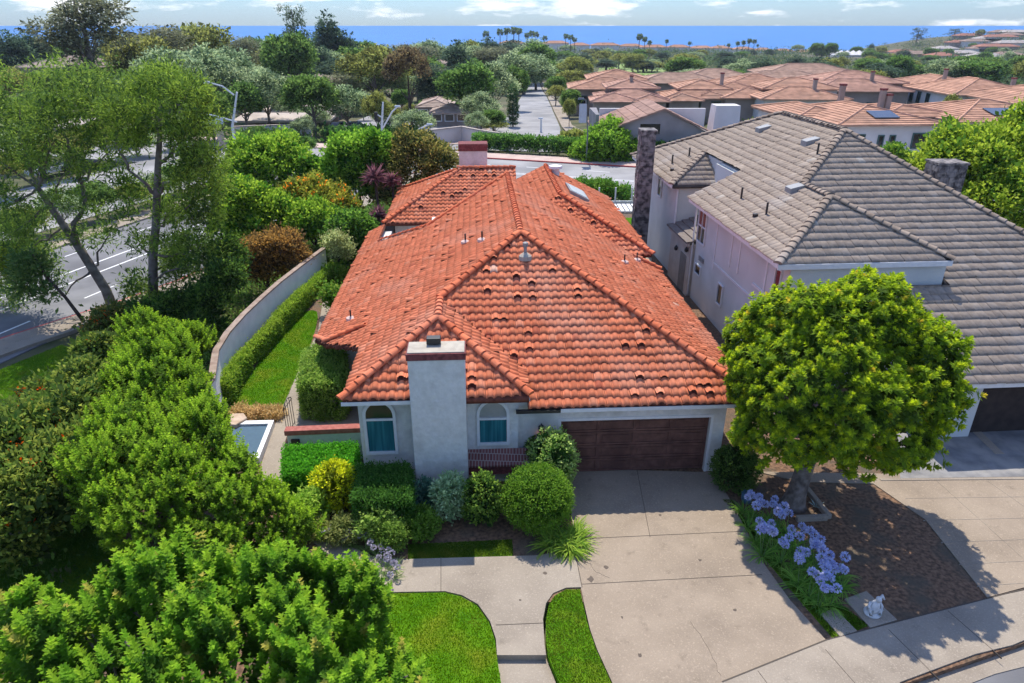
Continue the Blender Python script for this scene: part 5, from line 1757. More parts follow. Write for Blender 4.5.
tree("gum_tree", "upright pale trunked gum tree with bright green crown just left of garden wall", tp, [.34, .3, .27, .25, .22, .19, .14, .07], lm_, lobs, 4200, 9, 0.23, 0.055, (0.055, 0.098, 0.014), (0.125, 0.185, 0.025), M_bark_pale, 0.22, 62, cinner=(0.035, 0.065, 0.014), inner=0.15, droop=0.2, gap=-0.3, tw=.8)
tp = [atY(x, y, 33) for x, y in [(84, 322), (66, 298), (46, 276), (30, 250)]]
tree("thin_tree", "thin dark leaning sapling crossing below the leaning gum tree", tp, [.1, .08, .06, .03], [], [LY(30, 268, 33, 14), LY(22, 290, 33, 10), LY(48, 292, 33, 9)], 320, 8, 0.22, 0.08, (0.04, 0.075, 0.02), (0.09, 0.13, 0.03), M_bark_dark, 0.2, 63)

def bush(name, label, spots, Y, n, c1, c2, L=0.2, W=0.12, per=8, spread=0.16, **k):
    lobes = [LY(x, y, Y + dy, r, 0.95) for (x, y, r, dy) in spots]
    ext = []
    rg = np.random.default_rng(n)
    for l in lobes:
        for j in range(6):
            d = sphere_dirs(rg, 1, -0.2)[0]
            r = l[3] * rg.uniform(0.25, 0.45)
            ext.append((l[0] + d[0] * l[3] * .85, l[1] + d[1] * l[4] * .85, l[2] + d[2] * l[5] * .85, r, r, r))
    return shrub(name, label, k.pop('cat', "shrub"), lobes + ext, n, per, L, W, c1, c2, spread, **k)
bush("green_shrub", "bright green leafy tree below the street lamp left of centre", [(262, 168, 30, 0), (285, 160, 24, 1), (240, 180, 22, -1), (300, 178, 20, 0), (262, 195, 24, -1)], 52, 1500, (0.075, 0.136, 0.016), (0.16, 0.232, 0.03), 0.26, 0.15, cinner=(0.03, 0.08, 0.01), cat="tree")
bush("green_shrub", "vivid green round tree just left of the purple spiky palm", [(355, 160, 26, 0), (338, 175, 22, 0), (372, 152, 20, 0), (352, 185, 24, 0), (330, 195, 16, -1)], 52, 1500, (0.07, 0.140, 0.016), (0.15, 0.232, 0.03), 0.26, 0.15, cinner=(0.03, 0.08, 0.01), cat="tree")
bush("olive_tree", "olive brown round tree touching the tiled roof's far left corner", [(415, 170, 30, 0), (435, 165, 22, 0), (395, 178, 22, 0), (415, 150, 18, 0), (390, 195, 18, 0)], 52, 1600, (0.07, 0.085, 0.022), (0.16, 0.128, 0.04), 0.22, 0.12, cinner=(0.03, 0.04, 0.012), cat="tree")
bush("green_shrub", "lush light green shrub mass right of the upright gum tree", [(245, 205, 24, 0), (270, 215, 24, 0), (290, 230, 18, 0), (232, 225, 20, 0), (255, 235, 20, -1), (228, 195, 14, 0)], 44, 1700, (0.085, 0.148, 0.016), (0.18, 0.248, 0.03), 0.22, 0.13, cinner=(0.03, 0.08, 0.01))
bush("orange_flowered_shrub", "yellow and orange flowered bush in the middle of the side shrubs", [(312, 198, 20, 0), (332, 205, 18, 0), (295, 200, 16, 0), (345, 212, 12, 0)], 46, 900, (0.10, 0.13, 0.02), (0.20, 0.19, 0.03), 0.2, 0.12, flowers=[("blossoms", 50, 0.18, 0.11, (0.45, 0.12, 0.02), (0.55, 0.176, 0.03), 0.16, None)], cinner=(0.05, 0.07, 0.012))
bush("green_shrub", "fresh green low shrub below the orange flowered bush", [(312, 222, 20, 0), (330, 228, 16, 0), (300, 230, 14, 0)], 43, 900, (0.075, 0.144, 0.016), (0.16, 0.240, 0.03), 0.2, 0.12, cinner=(0.03, 0.08, 0.01))
bush("green_shrub", "dark green leafy bush between garden wall end and tiled roof", [(352, 232, 20, 0), (365, 245, 16, 0), (342, 248, 16, -1), (358, 260, 14, -1)], 42, 1000, (0.04, 0.10, 0.014), (0.10, 0.176, 0.03), 0.2, 0.12, cinner=(0.02, 0.05, 0.01))
bush("rust_shrub", "rusty brown shrub leaning over the white garden wall", [(262, 255, 18, 0), (280, 250, 18, 0), (255, 272, 14, 0), (272, 270, 16, 0), (295, 258, 12, 0)], 37, 1100, (0.12, 0.075, 0.025), (0.23, 0.14, 0.04), 0.17, 0.08, cinner=(0.05, 0.035, 0.015))
bush("white_flowered_shrub", "pale speckled small shrub at the far end of the white wall", [(337, 244, 9, 0), (342, 252, 8, 0)], 38.5, 260, (0.12, 0.136, 0.05), (0.3, 0.34, 0.16), 0.13, 0.07)
bush("dark_shrub", "deep green shadowed shrub mass at the foot of the upright gum tree", [(190, 315, 18, 0), (212, 300, 18, 0), (172, 310, 16, 0), (225, 280, 16, 1), (205, 330, 14, -1), (150, 318, 16, 0), (228, 258, 16, 3)], 30.5, 1500, (0.025, 0.06, 0.012), (0.075, 0.13, 0.022), 0.18, 0.09, cinner=(0.015, 0.035, 0.008))
bush("red_flowered_shrub", "small orange red flowered bush at the foot of the leaning gum tree", [(112, 322, 14, 0), (98, 332, 10, 0), (128, 318, 10, 0)], 31, 420, (0.04, 0.06, 0.014), (0.13, 0.12, 0.03), 0.17, 0.09, flowers=[("blossoms", 26, 0.13, 0.09, (0.45, 0.07, 0.02), (0.5, 0.12, 0.03), 0.1, None)])
bush("lime_shrub", "lime green small bush at the left edge above the sidewalk", [(8, 262, 14, 0), (-4, 270, 16, 0)], 36, 400, (0.12, 0.160, 0.02), (0.22, 0.256, 0.03), 0.2, 0.1)
bush("green_shrub", "grey green soft bush between the two bright green trees", [(305, 205, 14, 0), (318, 178, 12, 0)], 55, 500, (0.08, 0.14, 0.04), (0.15, 0.176, 0.07), 0.2, 0.1)
for i, (x, y, Y, lab) in enumerate([(337, 276, 38.0, "leafy bush beside the far end of the side path below the roof edge"), (333, 297, 33.0, "square green bush at the path bend under the tiled roof's left edge")]):
    bush("eave_shrub", lab, [(x, y, 8, 0), (x + 5, y + 6, 7, 0)], Y, 260, (0.06, 0.12, 0.015), (0.13, 0.160, 0.03), 0.13, 0.07)
# cordylines
for (x, y, Y, r, lab) in [(375, 178, 47, 16, "tall purple spiky cordyline standing above the roof corner"), (378, 216, 44, 12, "shorter purple spiky cordyline close to the tiled roof edge"), (392, 182, 48, 12, "purple spiky cordyline head leaning to the right in the clump")]:
    p = atY(x, y, Y)
    R = r / 683 * 45
    t = thing("cordyline", lab, "plant", (p.x, p.y, 0))
    lv = Leaves(int(x))
    d = sphere_dirs(lv.rng, 130, -0.5)
    lv.add(np.tile(np.array(p), (130, 1)), d, R * lv.rng.uniform(.8, 1.2, 130), 0.13, mixcol(lv.rng, 130, (0.035, 0.011, 0.017), (0.13, 0.065, 0.075)))
    lv.obj("leaves", M_leaf, t)
    obj("trunk", MB().tube([(p.x, p.y, 0), (p.x + .05, p.y, p.z * .5), tuple(p)], [0.12, 0.1, 0.08], 8), M_bark_dark, t)
# far right green tree behind the grey roof, and its neighbours
def big_round(label, spots, Y, n, c1, c2, seed, L=0.24, W=0.14):
    lobes = [LY(x, y, Y + dy, r, 0.9) for (x, y, r, dy) in spots]
    base = (lobes[0][0], lobes[0][1], -0.4)
    rg = np.random.default_rng(seed)
    ext = []
    for l in lobes:
        for j in range(8):
            d = sphere_dirs(rg, 1, -0.1)[0]; r = l[3] * rg.uniform(.22, .4)
            ext.append((l[0] + d[0] * l[3] * .88, l[1] + d[1] * l[4] * .88, l[2] + d[2] * l[5] * .88, r, r, r))
    top = Vector((lobes[0][0], lobes[0][1], lobes[0][2]))
    return tree("broadleaf_tree", label, [Vector(base), Vector((base[0], base[1], top.z * .5)), top], [.3, .22, .12], [(Vector((base[0], base[1], top.z * .4)), Vector(l[:3]), .1, .03) for l in lobes[1:]], lobes + ext, n, 8, L, W, c1, c2, M_bark, 0.17, seed, inner=0.4, cinner=(0.04, 0.085, 0.012), mat=M_leaf)
big_round("large bright green tree behind the grey roof at the right edge", [(985, 165, 42, 0), (950, 165, 34, 1), (1015, 180, 40, -1), (1000, 205, 34, -3), (960, 150, 26, 2), (1030, 150, 40, 0), (935, 180, 24, 1)], 41, 3200, (0.09, 0.144, 0.016), (0.19, 0.240, 0.03), 71)
big_round("small bright tree below the white condominium wall", [(893, 156, 9, 0), (884, 159, 7, 0), (902, 161, 7, 0)], 66, 420, (0.09, 0.136, 0.016), (0.17, 0.224, 0.03), 72)
big_round("round bright green tree in front of the brown gabled grey house", [(606, 146, 24, 0), (592, 154, 18, 0), (622, 152, 18, 0), (606, 160, 22, 0)], 84, 1200, (0.07, 0.136, 0.016), (0.14, 0.224, 0.03), 73, 0.32, 0.2)
bush("mound_shrub", "broad dark green mound hedge beyond the tiled roof by the glass fence", [(583, 192, 13, 0), (600, 195, 14, 0), (618, 199, 12, 0), (570, 196, 10, 0)], 62, 1000, (0.04, 0.10, 0.014), (0.09, 0.144, 0.025), 0.2, 0.12)
# ------------------------------------------------------------------ garden wall and small things
gw_ = thing("garden_wall", "long white stucco garden wall with brown cap curving along the side yard", "wall", at(245, 350, 0))
wt = [at(x, y, 1.8) for x, y in [(214, 378), (218, 350), (229, 332), (245, 314), (262, 298), (280, 282), (302, 265), (325, 248)]]
wt = [Vector((-11.1, 20.5, 1.8))] + wt
m, m2 = MB(), MB()
for i in range(len(wt) - 1):
    a_, b_ = wt[i], wt[i + 1]
    d_ = (b_ - a_); d_.z = 0; d_.normalize(); n_ = Vector((-d_.y, d_.x, 0))
    def quad(o0, o1, z0, z1, mm):
        mm.slab([tuple((a_ + n_ * o0)[:2]), tuple((b_ + d_ * 0.02 + n_ * o0)[:2]), tuple((b_ + d_ * 0.02 + n_ * o1)[:2]), tuple((a_ + n_ * o1)[:2])], z0, z1)
    quad(0.0, 0.18, -0.6, 1.72 + 0.002 * i, m)
    quad(-0.04, 0.22, 1.722 + 0.002 * i, 1.80 + 0.002 * i, m2)
obj("wall_face", m, noise_mat("garden_wall_white", (0.70, 0.69, 0.66), (0.78, 0.77, 0.74), 2.0, 0.9, 0.5, 10), gw_)
obj("wall_cap", m2, noise_mat("wall_cap_brown", (0.24, 0.17, 0.13), (0.36, 0.28, 0.22), 3, 0.9), gw_)

# raised reflecting pond with a white rim
pd_ = thing("garden_pond", "small rectangular garden pond with a white rim beside the path", "pond", at(256, 436, 0))
q0 = [at(x, y, 0.28) for x, y in [(238, 421), (274, 420), (259, 458), (240, 458)]]
q0[3].x = q0[2].x - 1.5; q0[0].x = q0[1].x - 1.7
cxy = sum(q0, Vector()) / 4
q1 = [cxy + (p - cxy) * 0.80 for p in q0]
m = MB()
vv = [tuple(p[:2]) + (0.28,) for p in q0] + [tuple(p[:2]) + (0.28,) for p in q1] + [tuple(p[:2]) + (0.0,) for p in q0] + [tuple(p[:2]) + (0.02,) for p in q1]
ff = []
for i in range(4):
    j = (i + 1) % 4
    ff += [(i, j, 4 + j, 4 + i), (8 + i, 8 + j, j, i), (4 + i, 4 + j, 12 + j, 12 + i)]
m.add(vv, ff)
obj("pond_rim", m, M_trim, pd_)
obj("pond_water", MB().slab([tuple(p[:2]) for p in q1], 0.03, 0.2), plain_mat("pond_water", (0.10, 0.16, 0.22), 0.05, 0.6), pd_)
st = thing("pond_stone", "tan flat stone slab at the pond's far left corner", "stone", at(241, 418, 0))
p = at(238, 419, 0.3)
obj("slab", MB().slab([(p.x - .5, p.y - .4), (p.x + .1, p.y - .5), (p.x + .35, p.y), (p.x + .1, p.y + .35), (p.x - .4, p.y + .3)], 0.0, 0.36), noise_mat("tan_stone", (0.4, 0.29, 0.2), (0.55, 0.43, 0.33), 4, 0.9, 0.4), st, bevel=0.03)

# stepping pads, statue, blue pot
pad = [tuple(at(x, y)[:2]) for x, y in [(844, 600), (866, 592), (897, 621), (870, 629)]]
tag(obj("stone_pad", MB().slab(pad, -0.1, 0.05), M_conc2, bevel=0.015), "square pale concrete pad under the white garden statue", "paving pad")
pad = [tuple(at(x, y)[:2]) for x, y in [(820, 615), (834, 609), (857, 632), (840, 638)]]
tag(obj("stone_pad", MB().slab(pad, -0.1, 0.045), M_conc2, bevel=0.015), "narrow grey stone step at the end of the agapanthus row", "paving pad")
stt = thing("garden_statue", "small white stone garden statue of a crouching figure on a pad", "statue", at(872, 613, 0.05))
p = at(872, 613, 0.05)
M_statue = noise_mat("weathered_white_stone", (0.5, 0.5, 0.49), (0.68, 0.68, 0.67), 8, 0.85, 0.4, 20)
m = MB().lathe([(0.20, 0), (0.21, 0.03), (0.18, 0.07), (0.15, 0.10)], p, 20)
obj("plinth", m, M_statue, stt, smooth=False)
rg = np.random.default_rng(3)
m = MB()
pts = [(0, 0, .09), (0, 0.0, .2), (0.01, -.02, .33), (0.02, -.04, .44)]
m.tube([(p.x + a, p.y + b, p.z + c_) for a, b, c_ in pts], [0.13, 0.14, 0.11, 0.06], 14)
m.blob((p.x + 0.03, p.y - .06, p.z + .52), (.075, .08, .09), 12, 8, 0.03, rg)
for s in (-1, 1):
    m.tube([(p.x + s * .10, p.y, p.z + .38), (p.x + s * .17, p.y - .05, p.z + .28), (p.x + s * .12, p.y - .13, p.z + .22)], [.045, .04, .03], 8)
    m.tube([(p.x + s * .08, p.y + .02, p.z + .14), (p.x + s * .14, p.y - .14, p.z + .22), (p.x + s * .12, p.y - .15, p.z + .09)], [.07, .055, .04], 8)
m.tube([(p.x + .1, p.y + .05, p.z + .42), (p.x + .2, p.y + .08, p.z + .5), (p.x + .26, p.y + .06, p.z + .4)], [.03, .05, .02], 8)
obj("figure", m, M_statue, stt, smooth=True)
p = at(746, 502, 0)
tag(obj("blue_pot", MB().lathe([(0.13, 0), (0.17, 0.12), (0.17, 0.30), (0.19, 0.36), (0.15, 0.36), (0.13, 0.28)], p, 18), plain_mat("blue_glaze", (0.06, 0.14, 0.22), 0.3, 0.5), smooth=True), "blue glazed garden pot at the head of the agapanthus row", "pot")
p = at(816, 508, 0)
m = MB(); 
for k in range(7):
    a = k * 0.9
    m.add([(p.x, p.y, .02), (p.x + .12 * math.cos(a), p.y + .12 * math.sin(a), .12), (p.x + .26 * math.cos(a + .2), p.y + .26 * math.sin(a + .2), .2), (p.x + .12 * math.cos(a + .5), p.y + .12 * math.sin(a + .5), .12)], [(0, 1, 2, 3)])
tag(obj("rosette_plant", m, plain_mat("pale_agave", (0.3, 0.4, 0.36), 0.6)), "little pale succulent rosette inside the tree edging", "plant")

# glass fence and pergola slats behind the tiled house
gf_ = thing("glass_fence", "white posted glass fence at the back edge of the yard", "fence", at(605, 205, 0))
zf = 1.2
a_, b_ = atY(566, 196, 58), atY(648, 200, 58)
a_.z = b_.z = 0
for k in range(6):
    q_ = a_.lerp(b_, k / 5)
    obj("post", MB().box((q_.x - .06, q_.y - .06, -0.6), (q_.x + .06, q_.y + .06, zf + .05)), M_trim, gf_)
for k in range(5):
    q_ = a_.lerp(b_, k / 5); r_ = a_.lerp(b_, (k + 1) / 5)
    m, n, l, pbs = new_mat("clear_panel") if k == 0 else (None, None, None, None)
    if k == 0:
        pbs.inputs['Base Color'].default_value = (0.9, 0.97, 0.95, 1); pbs.inputs['Transmission Weight'].default_value = 1.0; pbs.inputs['Roughness'].default_value = 0.02; pbs.inputs['IOR'].default_value = 1.05
        M_clear = m
    obj("glass_panel", MB().slab([(q_.x + .07, q_.y - .008), (r_.x - .07, r_.y - .008), (r_.x - .07, r_.y + .008), (q_.x + .07, q_.y + .008)], 0.12, zf), M_clear, gf_)
obj("base_wall", MB().slab([(a_.x - .2, a_.y - .12), (b_.x + .2, b_.y - .12), (b_.x + .2, b_.y + .12), (a_.x - .2, a_.y + .12)], -1.0, 0.1), M_stucco_soft, gf_)
pr_ = thing("shade_awning", "white and grey slatted patio awning between the two houses", "awning", at(620, 208, 0))
a_, b_ = at(606, 206, 1.6), at(648, 212, 1.6)
for k in range(9):
    t = k / 8
    x = a_.x + (b_.x - a_.x) * t
    obj("slat", MB().box((x - .16, a_.y - 1.6, 1.55), (x + .10, a_.y + 0.6, 1.62)), M_trim, pr_)
obj("beam", MB().box((a_.x - .3, a_.y - 1.62, 1.42), (b_.x + .3, a_.y - 1.5, 1.545)), M_metal_grey, pr_)
obj("beam", MB().box((a_.x - .3, a_.y + .4, 1.42), (b_.x + .3, a_.y + .52, 1.545)), M_metal_grey, pr_)

# ------------------------------------------------------------------ houses beyond the road
M_ctile = tint_mat("clay_roof_far", rough=0.9, spec=0.1, nscale=0.9, namp=0.28, stain=(0.34, 0.21, 0.15), sscale=0.25)
M_wwall = noise_mat("far_white_wall", (0.60, 0.58, 0.56), (0.70, 0.68, 0.66), 0.5, 0.9)
M_gwall = noise_mat("far_grey_wall", (0.20, 0.19, 0.195), (0.28, 0.265, 0.27), 0.4, 0.9)
M_twall = noise_mat("far_tan_wall", (0.26, 0.21, 0.18), (0.36, 0.30, 0.26), 0.4, 0.9)
M_gfr = plain_mat("green_frame", (0.05, 0.12, 0.11), 0.5)
M_solar = plain_mat("solar_cells", (0.06, 0.07, 0.09), 0.25, 0.5)
def hip_roof(mb, x0, x1, y0, y1, z, pitch, fr=None, col=(0.42, 0.19, 0.125), rows=True, t=0.14):
    """hip roof as stepped courses so that the tile rows read"""
    fr = fr or (lambda a, b, c: (a, b, c))
    w, d = x1 - x0, y1 - y0
    run = min(w, d) / 2
    n = max(4, int(run / 0.55))
    rg = np.random.default_rng(int(abs(x0 * 13 + y0 * 7)) + 1)
    for k in range(n):
        i0, i1 = run * k / n, run * (k + 1) / n + 0.0
        za, zb = z + i0 * pitch, z + i1 * pitch
        lo = [(x0 + i0, y0 + i0), (x1 - i0, y0 + i0), (x1 - i0, y1 - i0), (x0 + i0, y1 - i0)]
        hi = [(x0 + i1, y0 + i1), (x1 - i1, y0 + i1), (x1 - i1, y1 - i1), (x0 + i1, y1 - i1)]
        c = tuple(np.array(col) * rg.uniform(0.88, 1.14))
        for e in range(4):
            f = (e + 1) % 4
            pa, pb2, pc2, pd2 = lo[e], lo[f], hi[f], hi[e]
            mb.add([fr(pa[0], pa[1], za + .07), fr(pb2[0], pb2[1], za + .07), fr(pc2[0], pc2[1], zb), fr(pd2[0], pd2[1], zb)], [(0, 1, 2, 3)], c)
            mb.add([fr(pa[0], pa[1], za - (t if k == 0 else 0.0)), fr(pb2[0], pb2[1], za - (t if k == 0 else 0.0)), fr(pb2[0], pb2[1], za + .07), fr(pa[0], pa[1], za + .07)], [(0, 1, 2, 3)], c)
    mb.add([fr(x0, y0, z - t), fr(x1, y0, z - t), fr(x1, y1, z - t), fr(x0, y1, z - t)], [(3, 2, 1, 0)], (0.15, 0.08, 0.05))
    # ridge and hip caps
    r = [fr(x0 + run, y0 + run, z + run * pitch + .05), fr(x1 - run, y1 - run, z + run * pitch + .05)]
    ends = [((x0, y0), 0), ((x1, y0), 0 if w <= d else 1), ((x1, y1), 1), ((x0, y1), 1 if w <= d else 0)]
    for (ex, ey), ri in ends:
        mb.tube([fr(ex, ey, z + .08), r[ri]], 0.13, 5, tuple(np.array(col) * 1.12))
    mb.tube(r, 0.14, 5, tuple(np.array(col) * 1.12))

def condo(label, blocks, wins, fr=None, wall=None, chim=(), solar=(), group="tile roofed condominium houses", cat="house", name="condominium_house", over=0.8, col=(0.43, 0.245, 0.165), zg=None):
    """blocks: (x0,x1,y0,y1,zground,zeave,pitch); wins: (x,y,z,dir,w,h)"""
    fr = fr or (lambda a, b, c=0.0: (a, b, c))
    b0 = blocks[0]
    t = thing(name, label, cat, fr((b0[0] + b0[1]) / 2, (b0[2] + b0[3]) / 2, b0[4]), group)
    wmb, rmb = MB(), MB()
    for i, (x0, x1, y0, y1, zg_, ze, pi_) in enumerate(blocks):
        wmb.box((x0, y0, zg_ - 1.5), (x1, y1, ze - 0.02 - 0.004 * i), fr)
        hip_roof(rmb, x0 - over, x1 + over, y0 - over, y1 + over, ze, pi_, fr, col)
    obj("wall", wmb, wall or M_wwall, t)
    rf = obj("roof", rmb, M_ctile, t, tint=True)
    for (x, y, z, d, w, h) in wins:
        o = fr(x, y, z)
        e = fr(x + d[0], y + d[1], z)
        r = (e[0] - o[0], e[1] - o[1], 0)
        window(t, o, r, w, h, False, M_gfr, M_glass_dark, (0.0,) if w > 1.0 else (), (), 0.12, 0.10)
    for (x, y, z0, z1) in chim:
        z1 -= 0.9
        c = obj("chimney", MB().box((x - .28, y - .28, z0), (x + .28, y + .28, z1), fr), M_twall, rf)
        obj("chimney_cap", MB().box((x - .34, y - .34, z1 + .001), (x + .34, y + .34, z1 + .22), fr), M_brick, c)
    for (x, y, w, d, z, pit) in solar:
        m = MB().hexa([fr(x, y, z), fr(x + w, y, z), fr(x + w, y + d, z + pit * d), fr(x, y + d, z + pit * d), fr(x, y, z + .08), fr(x + w, y, z + .08), fr(x + w, y + d, z + pit * d + .08), fr(x, y + d, z + pit * d + .08)])
        obj("solar_panel", m, M_solar, rf)
    return t
R_ = (1, 0); Lf = (0, -1)
gA = at(845, 125, 4.0); gB = at(943, 124, 4.0)
x0, x1, y0 = gA.x, gB.x - 0.6, gA.y + 0.6
fc = frame(x0, y0, 3)
W_ = x1 - x0
wz = 1.35
condo("white condominium house with two solar panels above four green framed windows, nearest the grey roof", [(0, W_, 0, 15, -1.3, 4.0, 0.22), (-2.2, 4.5, 6, 18, -1.3, 3.9, 0.22)],
      [(2.0, 0, wz, R_, 1.6, 1.6), (4.6, 0, wz + .1, R_, 0.7, 1.4), (5.9, 0, wz + .1, R_, 0.7, 1.4), (9.0, 0, wz, R_, 1.8, 1.7)] + [(0, 1.6 + k * 1.6, wz, Lf, 0.7, 1.3) for k in range(3)] + [(-2.2, 7.5 + k * 2.2, wz, Lf, 0.8, 1.4) for k in range(5)],
      fc, chim=[(9.0, 9.0, 4, 7.6), (5.5, 12, 4, 7.9)], solar=[(4.0, 0.9, 2.8, 2.2, 4.50, 0.22)])
lwb = MB(); hip_roof(lwb, 0.5, W_ - .5, -2.2, -0.05, 0.4, 0.25, fc, (0.24, 0.14, 0.11))
gA2 = at(962, 122, 4.0)
fc2 = frame(gA2.x, gA2.y + .6, 3)
condo("white condominium house with one wide solar panel at the right edge of the photo", [(0, 14, 0, 13, -1.3, 4.0, 0.22), (-6, 2, 4, 14, -1.3, 4.1, 0.16)],
      [(2.0, 0, wz, R_, 1.4, 1.5), (0, 1.5, wz, Lf, .8, 1.3), (-3.5, 4, wz, R_, 1.2, 1.5), (-5, 4, wz, R_, .8, 1.5)], fc2, solar=[(4.6, 0.9, 4.2, 2.2, 4.50, 0.22)], chim=[(-4.5, 7, 4, 7.0)])
gl = at(880, 80, 2.6); 
fl = frame(gl.x + 1.0, gl.y, 0)
def longhouse():
    a_ = at(884, 82, 2.8); b_ = at(1026, 104, 3.2)
    d = (Vector((b_.x, b_.y)) - Vector((a_.x, a_.y)))
    ang = math.degrees(math.atan2(d.y, d.x))
    f = frame(a_.x, a_.y, ang)
    L = d.length
    blocks = [(0, L * .36, 0, 12, -2.8, 2.8, 0.28), (L * .30, L * .66, -1.5, 12, -2.8, 3.0, 0.28), (L * .62, L + 6, 0.5, 12, -2.8, 3.0, 0.28)]
    wins = [(L * t, -0.003, 0.6, R_, 1.3, 1.6) for t in (.05, .1, .15, .2, .26)] + [(L * t, -1.5, 0.5, R_, 1.4, 2.0) for t in (.34, .4, .47)] + [(L * t, 0.5, 0.6, R_, 1.2, 1.7) for t in (.7, .76, .82, .9, .96)]
    return condo("long row of white condominiums with many narrow dark windows at far right", blocks, wins, f, chim=[(L * .33, 4, 3, 7), (L * .7, 6, 3, 6.6)])
longhouse()
def cluster(label, x, y, ze, w, d, zg, wins_n, extra=(), wall=None, col=(0.41, 0.24, 0.175), chim=()):
    o = at(x, y, ze)
    f = frame(o.x, o.y, -3)
    blocks = [(0, w, 0, d, zg, ze, 0.25)] + [(a, b, c, e, zg, z2, 0.25) for a, b, c, e, z2 in extra]
    wins = [(w * (k + .5) / wins_n, 0, zg + 2.6, R_, 1.7, 1.6) for k in range(wins_n)]
    return condo(label, blocks, wins, f, wall or M_twall, chim, col=col)
cluster("tan condominium with layered clay roofs left of centre behind the pale pool wall", 600, 99, 2.2, 11, 9, -2.5, 3, [(-1, 6, -2.2, 4, 2.0), (6, 11, -2.0, 4, 2.05), (2, 10, 5, 15, 3.6)], chim=[(6, 8, 3, 6.2)])
cluster("tan condominium with red clay roof just left of the pale square chimney house", 668, 98, 2.2, 10, 9, -2.5, 3, [(0, 5, -2.0, 4, 2.0), (3, 11, 4, 14, 3.4)], col=(0.43, 0.245, 0.165))
cluster("far tan condominium with broad roofs beside the side street", 572, 89, 2.4, 14, 12, -3, 3, [(4, 15, 8, 20, 3.6)], wall=M_twall, col=(0.43, 0.245, 0.165))
cluster("clay roofed condominium behind the grey roof ridge, left one", 705, 95, 2.6, 12, 12, -3, 4, [(3, 12, -3, 6, 2.4), (5, 18, 6, 18, 3.6)], col=(0.43, 0.245, 0.165), chim=[(4, 6, 3, 6.6)])
cluster("clay roofed condominium behind the grey roof ridge, middle one with white wall", 765, 99, 2.8, 13, 10, -3, 4, [(2, 14, 7, 17, 3.8)], wall=M_wwall, col=(0.43, 0.245, 0.165), chim=[(9, 4, 3, 6.4)])
cluster("clay roofed condominium beyond the twin chimneys, broad low roof", 815, 91, 2.6, 17, 12, -3.5, 4, [(4, 20, 9, 22, 3.4)], col=(0.41, 0.24, 0.175), chim=[(12, 5, 3, 6.5)])
cluster("far clay roofed condominium close to the green fairway", 640, 83, 2.4, 18, 12, -4, 4, [(10, 26, 4, 16, 3.0)], col=(0.40, 0.265, 0.195))
cluster("far clay roofed condominium at middle distance before the scrub", 740, 82, 2.0, 22, 14, -4.5, 5, [(8, 30, 8, 22, 3.2)], col=(0.40, 0.265, 0.195))

# grey house with brown gable across the road
gh = thing("grey_gable_house", "modern grey house with a brown gabled roof and pale square chimney", "house", atY(660, 166, 86))
def gp(x, y, Y):
    return atY(x, y, Y)
YG = 84.0
apx, el, er = gp(664, 109, YG), gp(604, 131, YG), gp(712, 134, YG)
zb = -1.4
m = MB().slab([(el.x, YG), (er.x, YG), (er.x, YG + 11), (el.x, YG + 11)], zb, min(el.z, er.z) - .1)
m.add([(el.x, YG, min(el.z, er.z) - .12), (er.x, YG, min(el.z, er.z) - .12), (er.x, YG, er.z - .1), (apx.x, YG, apx.z - .1), (el.x, YG, el.z - .1)], [(0, 1, 2, 3, 4)])
obj("wall", m, M_gwall, gh)
m = MB()
cl2 = (0.30, 0.19, 0.15)
for (e, s) in ((el, -1), (er, 1)):
    ex, ez = e.x + s * 0.9, e.z - .25
    for k in range(8):
        t0, t1 = k / 8, (k + 1) / 8
        xa, xb = ex + (apx.x - ex) * t0, ex + (apx.x - ex) * t1
        za, zb2 = ez + (apx.z + .1 - ez) * t0, ez + (apx.z + .1 - ez) * t1
        p8 = [(xa, YG - .5, za), (xb, YG - .5, zb2), (xb, YG + 11.5, zb2), (xa, YG + 11.5, za)]
        m.hexa([(a, b, c - .16) for a, b, c in p8] + [(a, b, c + (.06 if i in (0, 3) else 0)) for i, (a, b, c) in enumerate(p8)], tuple(np.array(cl2) * (0.9 + .2 * ((k * 7) % 3) / 2)))
obj("roof", m, M_ctile, gh, tint=True)
lx, rx = gp(590, 113, YG + 8), gp(622, 115, YG + 8)
m = MB().slab([(lx.x, YG + 1.5), (gp(600, 130, YG).x, YG + 1.5), (gp(600, 130, YG).x + .5, YG + 9), (lx.x, YG + 9)], zb, gp(590, 114, YG + 2).z)
obj("side_wing", m, M_gwall, gh)
m = MB().slab([(gp(600, 118, YG + 11).x, YG + 11.6), (gp(706, 118, YG + 11).x, YG + 11.6), (gp(706, 118, YG + 11).x, YG + 12.1), (gp(600, 118, YG + 11).x, YG + 12.1)], zb, gp(650, 108.5, YG + 11.6).z)
obj("parapet", m, M_wwall, gh)
c0, c1 = gp(712, 128, YG + 3), gp(741, 128, YG + 3)
m = MB().hexa([(c0.x, YG + 3, zb), (c1.x, YG + 3, zb), (c1.x, YG + 6, zb), (c0.x, YG + 6, zb)] + [(c0.x + .3, YG + 3.3, gp(720, 106, YG + 3).z), (c1.x - .3, YG + 3.3, gp(720, 106, YG + 3).z), (c1.x - .3, YG + 5.7, gp(720, 106, YG + 3).z), (c0.x + .3, YG + 5.7, gp(720, 106, YG + 3).z)])
obj("chimney", m, M_wwall, gh)
m = MB().slab([(er.x, YG + 1), (gp(790, 140, YG).x, YG + 1), (gp(790, 140, YG).x, YG + 9), (er.x, YG + 9)], zb, er.z - .6)
obj("side_wing", m, M_gwall, gh)
w1 = gp(637, 158, YG)
window(gh, (w1.x, YG, w1.z), (1, 0, 0), 1.4, 1.7, False, M_gfr, M_glass_dark, (0.0,), (), .1, .08)
